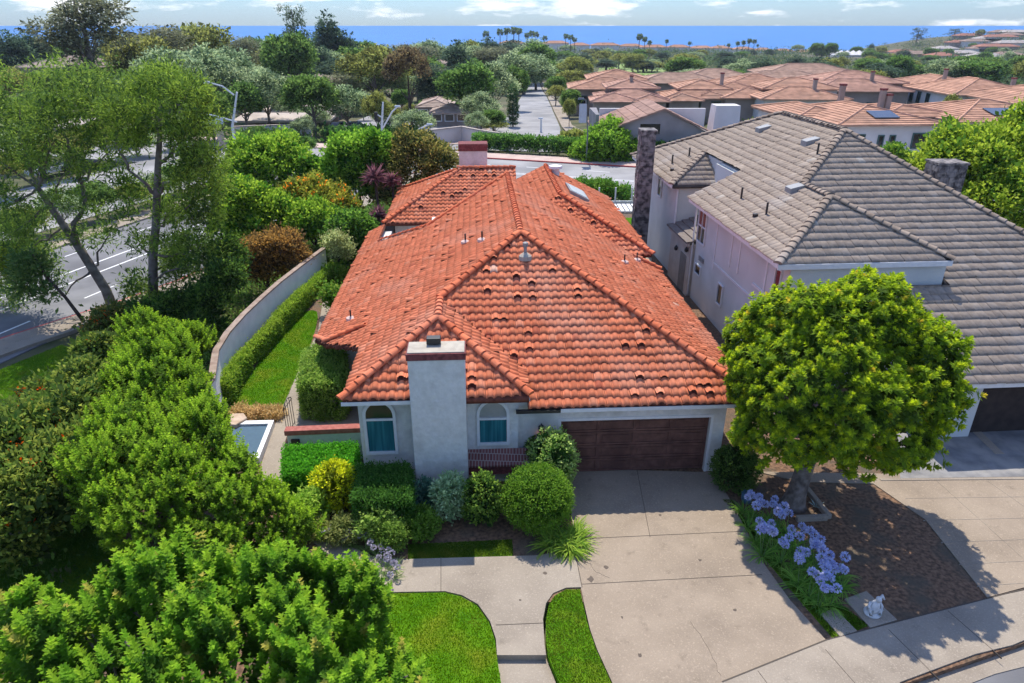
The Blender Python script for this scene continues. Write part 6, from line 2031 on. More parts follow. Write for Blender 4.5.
m = MB().slab([(gp(640, 131, YG).x, YG - .03), (gp(661, 118, YG).x, YG - .03), (gp(661, 118, YG).x, YG), (gp(640, 131, YG).x, YG)], gp(640, 134, YG).z, gp(640, 124, YG).z)
obj("window_band", m, M_glass_dark, gh)

# distant low carports, walls and gatehouse on the left
M_tan = noise_mat("carport_roof", (0.36, 0.30, 0.25), (0.48, 0.41, 0.35), 0.4, 0.9)
def carport(label, xa, xb, y, Y, h, dpt, mat, wallh=None):
    p, q_ = atY(xa, y, Y), atY(xb, y, Y)
    z = p.z
    zg = ztf((p.x + q_.x) / 2, Y)
    t = thing("carport", label, "carport", ((p.x + q_.x) / 2, Y, zg), "carports beyond the intersection")
    obj("roof", MB().hexa([(p.x, Y, z - .25), (q_.x, Y, z - .25), (q_.x, Y + dpt, z + .3), (p.x, Y + dpt, z + .3), (p.x, Y, z + .05), (q_.x, Y, z + .05), (q_.x, Y + dpt, z + .6), (p.x, Y + dpt, z + .6)]), mat, t)
    n = max(2, int((q_.x - p.x) / 4))
    for k in range(n + 1):
        x = p.x + .3 + (q_.x - p.x - .6) * k / n
        obj("post", MB().box((x - .1, Y + .3, zg - .5), (x + .1, Y + .5, z - .24)), M_tan, t)
    obj("back_wall", MB().box((p.x, Y + dpt - .3, zg - .5), (q_.x, Y + dpt - .1, z + .2)), M_twall, t)
carport("long low tan carport behind the white wall at left, nearer one", 232, 330, 121, 112, 3, 6, M_tan)
carport("long low tan carport behind the white wall at left, farther one", 235, 335, 112, 128, 3, 6, M_tan)
carport("tan roofed carport behind the gum trees at far left", 20, 75, 128, 96, 3, 6, M_tan)
carport("low brown carport between the two gum trees", 95, 130, 134, 92, 3, 5, M_tan)
def lodge(label, xa, xb, ye, yr, Y, dpt, mat, cat="house", wall=None, name="low_house"):
    p, q_ = atY(xa, ye, Y), atY(xb, ye, Y)
    zg = ztf((p.x + q_.x) / 2, Y); ze = p.z
    zr_ = ze + max(0.8, (dpt * .5) * .32)
    t = thing(name, label, cat, ((p.x + q_.x) / 2, Y, zg))
    obj("wall", MB().box((p.x + .5, Y + .5, zg - 1), (q_.x - .5, Y + dpt - .5, ze)), wall or M_twall, t)
    m = MB(); hip_roof(m, p.x, q_.x, Y, Y + dpt, ze + .1, 0.3, None, (0.36, 0.28, 0.23))
    obj("roof", m, M_ctile, t, tint=True)
    for k in range(3):
        x = p.x + (q_.x - p.x) * (k + .7) / 3.4
        window(t, (x, Y + .5, zg + .9), (1, 0, 0), 1.6, 1.2, False, M_trim, M_glass_dark, (), (), .12, .08)
    return t
lodge("tan roofed gatehouse lodge behind the perimeter wall", 415, 452, 108, 98, 128, 12, M_tan)
lodge("low tan roofed lodge with an arched carport entry", 428, 470, 114, 104, 118, 8, M_tan)
lodge("brown roofed house far left behind the gum crowns", 15, 100, 68, 60, 175, 16, M_tan)
lodge("small low house half hidden among grey green trees", 290, 330, 84, 78, 150, 12, M_tan)
lodge("pale roofed house deep in the trees near centre left", 425, 450, 66, 60, 230, 14, M_tan, wall=M_wwall)
lodge("small pale house below the dark round tree", 440, 462, 78, 73, 180, 12, M_tan, wall=M_wwall)
def longwall(label, pts, h, mat, name="perimeter_wall"):
    ps = [at_t(x, y) for x, y in pts]
    c = sum(ps, Vector()) / len(ps)
    t = thing(name, label, "wall", tuple(c))
    m, m2 = MB(), MB()
    for i in range(len(ps) - 1):
        a_, b_ = ps[i], ps[i + 1]
        d = (b_ - a_); d.z = 0; d.normalize(); n = Vector((-d.y, d.x, 0)) * .15
        z0 = min(a_.z, b_.z)
        m.slab([tuple((a_ - n)[:2]), tuple((b_ - n)[:2]), tuple((b_ + n)[:2]), tuple((a_ + n)[:2])], z0 - 1, z0 + h + .003 * i)
        n *= 1.5
        m2.slab([tuple((a_ - n)[:2]), tuple((b_ - n)[:2]), tuple((b_ + n)[:2]), tuple((a_ + n)[:2])], z0 + h + .004 + .003 * i, z0 + h + .16 + .003 * i)
    obj("wall_face", m, mat, t)
    obj("wall_cap", m2, M_tan, t)
longwall("white perimeter wall beyond the intersection at left centre", [(236, 141), (258, 140), (284, 139), (312, 138)], 1.9, M_wwall)
longwall("pale curved perimeter wall left of the cul de sac street", [(431, 146), (446, 144), (462, 142), (480, 146), (497, 149), (511, 151)], 2.0, noise_mat("pale_pink_wall", (0.55, 0.48, 0.44), (0.63, 0.56, 0.52), .5, .9))
longwall("low brick pillar wall at the street corner under the signal", [(220, 150), (226, 150)], 2.3, M_tan, "brick_pillar")

# roadside hedge across the road
hp = [br(s, 4.2) for s in np.linspace(-12, 33, 10)]
hq = [br(s, 6.4) for s in np.linspace(-12, 33, 10)]
pts = [p for p in hp] + [q_ for q_ in hq[::-1]]
lobes = []
for p, q_ in zip([br(s, 5.3) for s in np.linspace(-2, 28, 34)], range(34)):
    lobes.append((p[0], p[1], -0.2, 1.1, 1.2, 1.3))
shrub("roadside_hedge", "long dark green hedge along the far side of the road", "hedge", lobes, 2600, 7, 0.24, 0.14, (0.04, 0.095, 0.02), (0.085, 0.16, 0.03), 0.12, stem=False, cinner=(0.02, 0.05, 0.012))
def farhedge(label, pts, h, r, c1, c2, n=420):
    ps = []
    for i in range(len(pts) - 1):
        a_, b_ = at_t(*pts[i]), at_t(*pts[i + 1])
        k = max(2, int((b_ - a_).length / (r * .9)))
        ps += [a_.lerp(b_, j / k) for j in range(k)]
    lobes = [(p.x, p.y, p.z + h * .5, r, r, h * .62) for p in ps]
    shrub("garden_hedge", label, "hedge", lobes, n, 7, 0.4, 0.24, c1, c2, 0.2, stem=False)
farhedge("yellow green trimmed hedge above the pale pool wall", [(603, 113), (650, 113), (700, 113), (760, 116)], 1.6, 1.1, (0.12, 0.18, 0.02), (0.2, 0.26, 0.03), 900)
farhedge("dark low hedge along the pale perimeter wall", [(240, 146), (300, 144)], 1.4, 1.0, (0.04, 0.08, 0.02), (0.08, 0.14, 0.03))
farhedge("dark low hedge in the median left of the pale perimeter wall", [(330, 141), (385, 140), (425, 143)], 1.5, 1.0, (0.03, 0.07, 0.02), (0.07, 0.13, 0.03))
farhedge("olive hedge planting on the street corner lawn", [(568, 150), (583, 147)], 1.6, 1.4, (0.1, 0.12, 0.03), (0.18, 0.19, 0.04))

# ------------------------------------------------------------------ street lamps, signals, cars
M_pole = plain_mat("galvanised_pole", (0.62, 0.64, 0.64), 0.5, 0.4)
def lamp(label, xb, yb, Y, ytop, arms, heads=True, name="street_lamp", group=None, thin=1.0):
    p = atY(xb, yb, Y); zg = ztf(p.x, Y)
    top = atY(xb, ytop, Y)
    t = thing(name, label, name.replace("_", " "), (p.x, Y, zg), group)
    obj("pole", MB().tube([(p.x, Y, zg), (p.x, Y, (zg + top.z) / 2), (top.x, Y, top.z)], [.18 * thin, .15 * thin, .11 * thin], 8), M_pole, t)
    for kind, pts in arms:
        ps = [atY(x, y, Y - .02 * i) for i, (x, y) in enumerate(pts)]
        obj("arm", MB().tube(ps, .10 * thin, 6), M_pole, t)
        e = ps[-1]
        if kind == "lum":
            obj("lamp_head", MB().hexa([(e.x - .45, Y - .2, e.z - .12), (e.x + .3, Y - .2, e.z - .1), (e.x + .3, Y + .2, e.z - .1), (e.x - .45, Y + .2, e.z - .12), (e.x - .4, Y - .12, e.z + .08), (e.x + .25, Y - .12, e.z + .06), (e.x + .25, Y + .12, e.z + .06), (e.x - .4, Y + .12, e.z + .08)]), M_pole, t)
        else:
            for x in ([e] if kind == "sig" else [e, ps[0].lerp(e, .6)]):
                m = MB().box((x.x - .2, Y - .25, x.z - .9), (x.x + .2, Y + .1, x.z + .25))
                for q_ in range(3):
                    m.box((x.x - .13, Y - .36, x.z - .12 - q_ * .34), (x.x + .13, Y - .25, x.z - .02 - q_ * .34))
                obj("signal_head", m, M_metal_dark, t)
    return t
lamp("tall signal pole with long mast arm at the left intersection", 237, 155, 84, 92, [("lum", [(234, 95), (222, 86), (207, 82)]), ("sig", [(237, 122), (220, 117), (197, 112)])], name="traffic_signal")
sgn = atY(213, 121, 83.8)
tag(obj("street_sign", MB().box((sgn.x - 1.2, 83.75, sgn.z - .35), (sgn.x + 1.2, 83.8, sgn.z + .35)), plain_mat("blue_white_sign", (0.5, 0.56, 0.66), .5)), "pale blue street name sign hanging below the mast arm", "sign")
lamp("white signal pole with two arms left of the perimeter wall", 383, 142, 92, 102, [("lum", [(383, 128), (392, 112), (398, 106)]), ("sig", [(383, 118), (376, 114)])], name="traffic_signal")
lamp("curved street lamp just above the olive brown tree", 410, 150, 88, 138, [("lum", [(410, 138), (419, 129), (430, 124)])])
lamp("short signal post beside the pale perimeter wall", 430, 150, 92, 132, [("sig", [(430, 133), (429.5, 132)])], name="traffic_signal")
_keep = M_pole
M_pole = plain_mat("dark_grey_pole", (0.16, 0.165, 0.165), 0.5, 0.4)
lamp("street lamp with banner on the far sidewalk by the hedge", 586, 170, 82, 100, [("lum", [(586, 101), (584, 99), (582, 98.5)])], thin=.55)
M_pole = _keep
q_ = atY(583.5, 112, 81.9)
tag(obj("banner", MB().box((q_.x - .5, 81.85, q_.z - 1.2), (q_.x + .35, 81.9, q_.z + .9)), plain_mat("banner_cloth", (0.45, 0.46, 0.5), .8)), "pale banner hanging on the street lamp by the hedge", "banner")
lamp("small lamp post at the street bend", 541, 132, 110, 118, [("lum", [(541, 119), (541, 118)])])

CARS = []
def car_meshes(c):
    body = MB()
    prof = [(-2.2, .35), (2.2, .35), (2.25, .75), (1.3, .92), (-1.9, .98), (-2.25, .8)]
    for s in (-.85, .85): pass
    n = len(prof)
    v = [(x, -.87, z) for x, z in prof] + [(x, .87, z) for x, z in prof]
    body.add(v, [tuple(range(n)), tuple(range(2 * n - 1, n - 1, -1))] + [(i, n + i, n + (i + 1) % n, (i + 1) % n) for i in range(n)])
    cab = MB(); prof = [(-1.8, .96), (1.1, .92), (.4, 1.42), (-1.2, 1.45)]
    v = [(x, -.78 + (.12 if z > 1.2 else 0), z) for x, z in prof] + [(x, .78 - (.12 if z > 1.2 else 0), z) for x, z in prof]
    cab.add(v, [(0, 1, 2, 3), (7, 6, 5, 4)] + [(i, 4 + i, 4 + (i + 1) % 4, (i + 1) % 4) for i in range(4)])
    return body, cab
def car(label, x, y, col, rot):
    p = at_t(x, y, 0.15)
    t = thing("parked_car", label, "car", (0, 0, 0), "cars in the far parking lot")
    b, cb_ = car_meshes(col)
    obj("body", b, plain_mat("car_paint", col, 0.25, 0.5), t, local=True, bevel=0.05)
    obj("cabin", cb_, M_glass_dark, t, local=True, bevel=0.04)
    for sx in (-1.35, 1.4):
        for sy in (-.8, .8):
            obj("wheel", MB().tube([(sx, sy - .1, .33), (sx, sy + .1, .33)], .33, 12), M_metal_dark, t, local=True)
    t.location = p; t.rotation_euler = (0, 0, rot)
car("white car in the far lot left of the white signal pole", 357, 131, (0.7, 0.7, 0.7), .2)
car("dark blue grey car parked at the left end of the far lot", 341, 131, (0.06, 0.08, 0.12), 1.2)
car("silver car just behind the white signal pole", 395, 128, (0.45, 0.46, 0.48), .1)
car("white car at the far end of the lot under the trees", 408, 122, (0.72, 0.72, 0.7), .4)
car("dark car under the arched carport entry", 449, 122, (0.03, 0.03, 0.035), .1)
car("dark sports car on the road seen between the gum trees", 78, 170, (0.05, 0.05, 0.06), 1.3)
car("white car on the road at far left between the trunks", 50, 175, (0.65, 0.66, 0.68), 1.3)

# ------------------------------------------------------------------ trees of the grove
def crown_mesh(kind, seed):
    rg = np.random.default_rng(seed)
    if kind == "broad":
        lob = [(0, 0, 6.2, 3.2, 3.2, 2.6)] + [(*(sphere_dirs(rg, 1, -.2)[0] * np.array([2.6, 2.6, 2.3]) + np.array([0, 0, 6.2])), *([rg.uniform(.9, 1.6)] * 3)) for _ in range(16)]
        lv = bushy(seed, lob, 620, 8, .42, .26, (0.045, 0.085, 0.02), (0.10, 0.16, 0.035), .28, -.6, .4, cinner=(0.025, 0.05, 0.012))
        tr = [((0, 0, -.5), .3), ((0.1, 0, 3), .24), ((0, .1, 6), .12)]
    elif kind == "grey":
        lob = [(*(sphere_dirs(rg, 1, -.3)[0] * np.array([2.9, 2.9, 2.8]) + np.array([0, 0, 6.4])), *([rg.uniform(.9, 1.6)] * 3)) for _ in range(22)]
        lv = bushy(seed, lob, 560, 8, .40, .18, (0.11, 0.15, 0.075), (0.23, 0.27, 0.14), .32, -.6, .35, cinner=(0.05, 0.075, 0.035))
        tr = [((0, 0, -.5), .28), ((-.2, .1, 3), .2), ((.1, 0, 6.5), .08)]
    elif kind == "olive":
        lob = [(*(sphere_dirs(rg, 1, -.2)[0] * np.array([3.4, 3.4, 2.4]) + np.array([0, 0, 6.0])), *([rg.uniform(1.0, 1.7)] * 3)) for _ in range(20)]
        lv = bushy(seed, lob, 600, 8, .42, .22, (0.10, 0.115, 0.03), (0.19, 0.20, 0.05), .3, -.6, .35, cinner=(0.05, 0.055, 0.015))
        tr = [((0, 0, -.5), .3), ((.2, .1, 3), .22), ((.1, 0, 6), .1)]
    elif kind == "gum":
        lob = []
        for k in range(24):
            h = rg.uniform(7, 19)
            r = 4.2 * math.sqrt(max(0.1, 1 - ((h - 13) / 7.5) ** 2))
            a = rg.uniform(0, 6.28); q = rg.uniform(.2, 1) * r
            s = rg.uniform(1.0, 1.9)
            lob.append((q * math.cos(a), q * math.sin(a), h, s, s, s * .85))
        lv = bushy(seed, lob, 760, 8, .5, .2, (0.075, 0.085, 0.05), (0.15, 0.155, 0.085), .4, -.7, .25, droop=.5, cinner=(0.05, 0.055, 0.032))
        tr = [((0, 0, -1), .5), ((.3, .2, 6), .38), ((-.2, .3, 12), .25), ((.2, 0, 18), .08)]
    elif kind == "brown":
        lob = [(*(sphere_dirs(rg, 1, 0)[0] * np.array([3.0, 3.0, 2.6]) + np.array([0, 0, 8.2])), *([rg.uniform(.7, 1.4)] * 3)) for _ in range(20)]
        lv = bushy(seed, lob, 520, 8, .38, .2, (0.075, 0.055, 0.03), (0.14, 0.115, 0.05), .3, -.6, .3, cinner=(0.04, 0.03, 0.018))
        tr = [((0, 0, -.5), .3), ((.2, 0, 3.5), .25), ((.1, .2, 8), .1)]
    elif kind == "dark":
        lob = [(0, 0, 5 + k * 1.3, 2.6 - k * .28, 2.6 - k * .28, 1.5) for k in range(7)] + [(*(sphere_dirs(rg, 1, -.5)[0] * np.array([2.0, 2.0, 4]) + np.array([0, 0, 8])), *([rg.uniform(.7, 1.2)] * 3)) for _ in range(14)]
        lv = bushy(seed, lob, 620, 8, .42, .2, (0.03, 0.055, 0.034), (0.07, 0.10, 0.055), .3, -.7, .3, cinner=(0.02, 0.036, 0.022))
        tr = [((0, 0, -.5), .32), ((0, .1, 5), .25), ((.1, 0, 12), .08)]
    elif kind == "wisp":
        lob = [(rg.normal() * 1.3, rg.normal() * 1.3, h, rg.uniform(.5, 1.0), rg.uniform(.5, 1.0), rg.uniform(.5, .8)) for h in np.linspace(5, 17, 22)]
        lv = bushy(seed, lob, 330, 8, .42, .2, (0.03, 0.045, 0.025), (0.07, 0.09, 0.045), .35, -.7, .15)
        tr = [((0, 0, -.5), .3), ((.2, 0, 8), .22), ((0, .1, 17), .06)]
    elif kind == "cypress":
        lob = [(0, 0, 1.5 + k * 1.1, 1.0 - abs(k - 2.5) * .09, 1.0 - abs(k - 2.5) * .09, 1.1) for k in range(8)]
        lv = bushy(seed, lob, 420, 7, .3, .14, (0.02, 0.045, 0.018), (0.045, 0.08, 0.025), .15, -.9, .3)
        tr = [((0, 0, -.5), .18), ((0, 0, 4), .12), ((0, 0, 8), .05)]
    elif kind == "palm":
        lv = Leaves(seed)
        for k in range(46):
            th = rg.uniform(0, 6.28); el = rg.uniform(-.9, 1.2)
            d = np.array([[math.cos(th) * math.cos(el), math.sin(th) * math.cos(el), math.sin(el)]])
            lv.add(np.array([[0, 0, 13.5]]) + d * .3, d, 2.3, 1.0, np.array([[0.05, 0.075, 0.03]]) * rg.uniform(.7, 1.5))
            lv.add(np.array([[0, 0, 13.5]]) + d * 1.2, norm(d + np.array([[0, 0, -.4]])), 1.6, 1.1, np.array([[0.06, 0.085, 0.035]]) * rg.uniform(.7, 1.5))
        tr = [((0, 0, -1), .35), ((.15, 0, 6), .26), ((0, 0, 13.5), .22)]
    me = lv.mesh(kind + "_crown", M_leaf_matte)
    tb = MB(); tb.tube([p for p, r in tr], [r for p, r in tr], 8)
    if kind in ("broad", "grey", "olive", "gum", "brown"):
        top = tr[-1][0][2]
        for k in range(7):
            a = rg.uniform(0, 6.28)
            branchy(tb, rg, (tr[1][0][0], tr[1][0][1], tr[1][0][2] + rg.uniform(-.6, .6)), (2.2 * math.cos(a), 2.2 * math.sin(a), top * rg.uniform(.75, 1.0)), .12, .03)
    tm = bpy.data.meshes.new(kind + "_trunk"); tm.from_pydata(tb.v, [], tb.f)
    tm.materials.append(M_bark_pale if kind in ("gum", "grey") else M_bark_dark if kind in ("brown", "palm", "dark") else M_bark)
    hgt = float(np.concatenate(lv.V)[:, 2].max())
    wid = np.percentile(np.abs(np.concatenate(lv.V)[:, 0]), 97) * 2
    return me, tm, hgt, wid
KIND = {}
for kk, ns in (("broad", 3), ("grey", 3), ("olive", 2), ("gum", 2), ("brown", 1), ("dark", 2), ("wisp", 1), ("cypress", 1), ("palm", 2)):
    KIND[kk] = [crown_mesh(kk, 300 + 17 * i + sum(map(ord, kk))) for i in range(ns)]
NM = {"broad": "broadleaf_tree", "grey": "grey_leaved_tree", "olive": "olive_tree", "gum": "gum_tree", "brown": "brown_leaved_tree", "dark": "dark_conifer", "wisp": "thin_pine", "cypress": "cypress_tree", "palm": "fan_palm"}
trg = np.random.default_rng(99)
def far_tree(kind, x, ytop, Y, wpx, label, group=None):
    p = atY(x, ytop, Y)
    zg = ztf(p.x, Y)
    me, tm, hgt, wid = KIND[kind][int(trg.integers(len(KIND[kind])))]
    depth = Y * math.cos(PITCH) - (p.z - CAM_H) * math.sin(PITCH)
    sz = max(1.5, p.z - zg) / hgt
    sx = (wpx / FPX * depth) / wid if wpx else sz
    t = thing(NM[kind], label, "palm" if kind == "palm" else "tree", (p.x, Y, zg), group)
    t.scale = (sx, sx, sz); t.rotation_euler = (0, 0, trg.uniform(0, 6.28))
    link(bpy.data.objects.new("crown", me), t)
    link(bpy.data.objects.new("trunk", tm), t)
    return t
SPEC = [
 ("gum", 72, -14, 150, 84, "huge dark gum tree rising above the horizon at upper left"),
 ("gum", 150, 22, 185, 62, "broad brownish gum just right of the huge dark gum"),
 ("olive", 135, 30, 175, 60, "olive brown tree at the foot of the broad brownish gum"),
 ("olive", 200, 20, 205, 66, "rounded olive brown tree on the skyline left of the sea's left end"),
 ("gum", 235, 34, 200, 38, "smaller brownish gum where the sea horizon starts"),
 ("dark", 22, 25, 210, 44, "dark bushy conifer at the extreme upper left"),
 ("dark", 112, 26, 215, 40, "dark conifer behind the huge dark gum"),
 ("dark", 2, 28, 200, 40, "dark conifer cut by the photo's left edge"),
 ("wisp", 291, 2, 230, 30, "sparse tall pine with clumped tufts against the sky"),
 ("dark", 325, 8, 235, 36, "tallest dark conifer on the skyline left of centre"),
 ("dark", 345, 28, 235, 26, "shorter dark conifer leaning on the tallest skyline conifer"),
 ("dark", 305, 28, 245, 26, "dark conifer between the sparse pine and the tallest conifer"),
 ("broad", 283, 27, 165, 52, "full fresh green tree below the sparse tall pine"),
 ("dark", 322, 44, 200, 24, "deep green pointed tree under the tallest conifer"),
 ("olive", 372, 42, 150, 72, "large yellow olive tree left of the brown tree"),
 ("brown", 407, 43, 120, 44, "brown purple leaved tree with bare dark forked trunk"),
 ("dark", 458, 38, 190, 34, "dense blue green round topped tree above the lodge"),
 ("dark", 433, 62, 150, 36, "blue green conifer right of the brown leaved tree"),
 ("grey", 215, 40, 130, 62, "wide silvery tree left of the full fresh green tree"),
 ("grey", 165, 40, 120, 60, "silvery green tree above the upright gum"),
 ("grey", 262, 62, 112, 46, "grey green tree behind the tan carports"),
 ("broad", 308, 72, 104, 52, "dark green round tree standing before the tan carports"),
 ("grey", 345, 80, 108, 44, "thin grey green tree right of the carports"),
 ("broad", 466, 58, 122, 56, "large mid green tree with dark trunk above the perimeter wall"),
 ("grey", 492, 56, 128, 44, "pale green tree beside the side street"),
 ("cypress", 513, 82, 118, 11, "dark narrow cypress at the side street"),
 ("broad", 517, 62, 150, 24, "round green tree at the top of the side street"),
 ("olive", 376, 88, 103, 30, "small yellow green tree near the parked cars"),
 ("grey", 412, 108, 100, 34, "small grey green tree between the signals"),
 ("broad", 240, 78, 108, 40, "green tree behind the tall signal pole"),
 ("grey", 232, 62, 125, 40, "soft grey tree over the tall signal pole"),
 ("broad", 205, 88, 98, 44, "dark green tree left of the tall signal pole"),
 ("olive", 556, 84, 165, 18, "bushy tree where the side street bends away"),
 ("broad", 570, 88, 135, 22, "dark green tree left of the clay roofed cluster"),
 ("olive", 570, 97, 118, 12, "yellow green young palm like tree by the street walk"),
 ("olive", 955, 92, 108, 22, "yellowish tree between the white condominiums"),
 ("broad", 838, 80, 175, 18, "dark round tree among the clay roofs at right"),
 ("broad", 556, 75, 190, 20, "small dark tree above the side street's end"),
 ("broad", 645, 73, 200, 14, "single dark tree on the edge of the fairway"),
 ("broad", 616, 66, 230, 18, "dark rounded tree on the far side of the fairway"),
 ("grey", 480, 88, 112, 34, "small silvery tree on the lawn by the curved wall"),
 ("broad", 30, 88, 110, 50, "green tree behind the leaning gum's crown"),
 ("grey", 100, 74, 130, 48, "silvery tree behind the gum crowns"),
]
for s in SPEC:
    far_tree(*s)
kinds = ["broad", "grey", "olive", "dark", "gum", "broad", "grey"]
GL = {"broad": "mid green rounded tree in the dense grove beyond the intersection", "grey": "silvery green airy tree in the dense grove beyond the intersection", "olive": "yellow olive tree in the dense grove beyond the intersection", "dark": "dark conifer in the dense grove beyond the intersection", "gum": "tall brownish gum in the dense grove beyond the intersection"}
for row, (Y, yt, n, w) in enumerate([(150, 68, 10, 56), (185, 56, 12, 50), (225, 48, 14, 44), (280, 42, 16, 40), (350, 38, 18, 34), (430, 36, 20, 30)]):
    for k in range(n):
        x = -20 + 560 * (k + trg.uniform(.1, .9)) / n
        if row < 2 and 500 < x < 560: continue
        if row == 0 and 395 < x < 450: continue
        kd = kinds[int(trg.integers(len(kinds)))]
        if kd == "gum" and row > 3: kd = "dark"
        far_tree(kd, x, yt + trg.uniform(-5, 8), Y + trg.uniform(-12, 12), w * trg.uniform(.75, 1.15), GL[kd], "trees of the grove beyond the intersection")
PL = "tall palm standing on the coastal skyline against the sea"
for (x, y) in [(486, 30), (500, 28), (507, 27), (514, 26), (519, 27), (527, 32), (532, 30), (536, 31), (545, 35), (566, 33), (571, 34), (575, 37), (640, 33), (645, 36), (650, 40), (667, 39), (690, 41), (729, 43), (738, 41), (744, 40), (750, 38), (755, 39), (758, 44), (776, 49), (790, 49)]:
    far_tree("palm", x, y, 760 + trg.uniform(-60, 60), None, PL, "palms along the coast")
for (x, y, k, lab) in [(819, 42, "broad", "dark spreading tree left of a pair before the blue sea"), (832, 42, "broad", "dark spreading tree right of a pair before the blue sea"), (920, 27, "wisp", "tall umbrella tree on top of the headland"), (956, 28, "wisp", "leaning tree on the ridge right of the umbrella tree")]:
    far_tree(k, x, y, 620 if y > 35 else 880, 14, lab)

BL = "low rounded bush filling the gaps between the far trees beyond the intersection"
for k in range(46):
    x = trg.uniform(150, 500); Y = trg.uniform(97, 150)
    if 395 < x < 470 and Y < 125: continue
    far_tree(["broad", "grey", "olive"][k % 3], x, 341.5 - FPX * math.tan(PITCH - math.atan((CAM_H + 1.2 - trg.uniform(2.0, 4.2)) / Y)), Y, trg.uniform(14, 26), BL, "bushes among the far trees")
VL = "round shrub in the planted median of the road at far left"
for k in range(16):
    s_ = -6 + k * 3.4
    p = lr(s_, 16.8 + trg.uniform(-.6, .6))
    me, tm, hgt, wid = KIND[["broad", "olive", "grey"][k % 3]][0]
    t = thing("median_shrub", VL, "shrub", (p[0], p[1], -1.2), "shrubs in the road median")
    sc_ = trg.uniform(.22, .36)
    t.scale = (sc_ * 1.3, sc_ * 1.3, sc_); t.rotation_euler = (0, 0, trg.uniform(0, 6.28))
    link(bpy.data.objects.new("crown", me), t); link(bpy.data.objects.new("trunk", tm), t)
ML = "street tree standing in a loose line along the far carriageway at left"
for (x, yt, Y, w) in [(10, 118, 78, 46), (58, 128, 74, 38), (100, 120, 82, 44), (132, 128, 86, 34), (180, 118, 92, 40), (-10, 150, 64, 44), (30, 150, 70, 30)]:
    far_tree(["broad", "grey", "olive"][w % 3], x, yt, Y, w, ML, "street trees along the far carriageway")
TLB = "rounded tree dotting the scrub covered valley between the condominiums and the coast"
vr = np.random.default_rng(44)
for k in range(150):
    Y = 215 * (880 / 215) ** vr.uniform(0, 1)
    x = vr.uniform(500, 1040)
    if k % 3 == 0:
        x = 560 + vr.normal() * 45 if k % 2 else 880 + vr.normal() * 70
    dep_ = Y * math.cos(PITCH) + 25 * math.sin(PITCH)
    X = (x - 512) / FPX * dep_
    if (590 < x < 672 and Y < 400): continue
    h = vr.uniform(6, 12)
    ang_ = math.atan((CAM_H - ztf(X, Y) - h) / Y)
    yt = 341.5 - FPX * math.tan(PITCH - ang_)
    far_tree(["broad", "olive", "broad", "grey", "dark"][k % 5], x, yt, Y, vr.uniform(8, 15) / dep_ * FPX, TLB, "trees of the scrub valley")
# ------------------------------------------------------------------ coastal houses
for i, (x, w, y) in enumerate([(512, 26, 42), (536, 22, 43), (556, 26, 42), (580, 20, 44), (606, 28, 44), (632, 24, 45), (655, 26, 46), (680, 22, 46), (703, 24, 47), (722, 20, 47), (745, 20, 48), (765, 18, 49), (785, 20, 50), (808, 22, 51)]):
    Y = 880 + (i % 3) * 25
    p, q_ = atY(x - w / 2, y, Y), atY(x + w / 2, y, Y)
    zg = ztf(p.x, Y)
    t = thing("coastal_house", "orange roofed house in the row along the coastal bluff", "house", ((p.x + q_.x) / 2, Y, zg), "houses along the coastal bluff")
    obj("wall", MB().box((p.x, Y, zg - 2), (q_.x, Y + 16, p.z - 1.5)), M_wwall, t)
    m = MB(); hip_roof(m, p.x - 1, q_.x + 1, Y - 1, Y + 17, p.z - 1.4, .3, None, (0.5, 0.27, 0.17))
    obj("roof", m, M_ctile, t, tint=True)
bp = atY(835, 55, 700); bq = atY(877, 55, 700)
t = thing("beach_pavilion", "long low white pavilion with peaked roofs near the beach", "building", ((bp.x + bq.x) / 2, 700, ztf(bp.x, 700)))
zb = ztf(bp.x, 700)
obj("wall", MB().box((bp.x, 700, zb - 2), (bq.x, 714, bp.z)), M_wwall, t)
n = 7
for k in range(n):
    xa, xb = bp.x + (bq.x - bp.x) * k / n, bp.x + (bq.x - bp.x) * (k + 1) / n
    obj("roof", MB().add([(xa, 699, bp.z), (xb, 699, bp.z), (xb, 715, bp.z), (xa, 715, bp.z), ((xa + xb) / 2, 707, bp.z + 4)], [(0, 1, 4), (1, 2, 4), (2, 3, 4), (3, 0, 4)]), M_wwall, t)
hrg = np.random.default_rng(12)
cnt = 0
for (x, y) in [(905, 53), (925, 55), (948, 50), (962, 44), (978, 42), (990, 40), (1003, 38), (1015, 36), (1020, 44), (1000, 48), (982, 50), (965, 54), (945, 57), (1012, 56), (990, 58), (972, 37), (1008, 33), (1022, 33)]:
    lo_ = None
    for Y in np.arange(500, 1300, 8):
        p = atY(x, y, Y)
        if p.z <= ztf(p.x, Y) + 4:
            lo_ = p; break
    if lo_ is None: continue
    p = lo_; Y = p.y
    w = hrg.uniform(9, 22)
    zg = ztf(p.x, Y)
    t = thing("hillside_house", "small roofed house scattered on the far right hillside", "house", (p.x, Y, zg), "houses on the far hillside")
    obj("wall", MB().box((p.x - w, Y, zg - 6), (p.x + w, Y + 14, zg + 4.5)), [M_wwall, M_twall][cnt % 2], t)
    m = MB(); hip_roof(m, p.x - w - 1, p.x + w + 1, Y - 1, Y + 15, zg + 4.6, .3, None, [(0.42, 0.2, 0.14), (0.36, 0.26, 0.2), (0.5, 0.45, 0.4)][cnt % 3])
    obj("roof", m, M_ctile, t, tint=True)
    cnt += 1

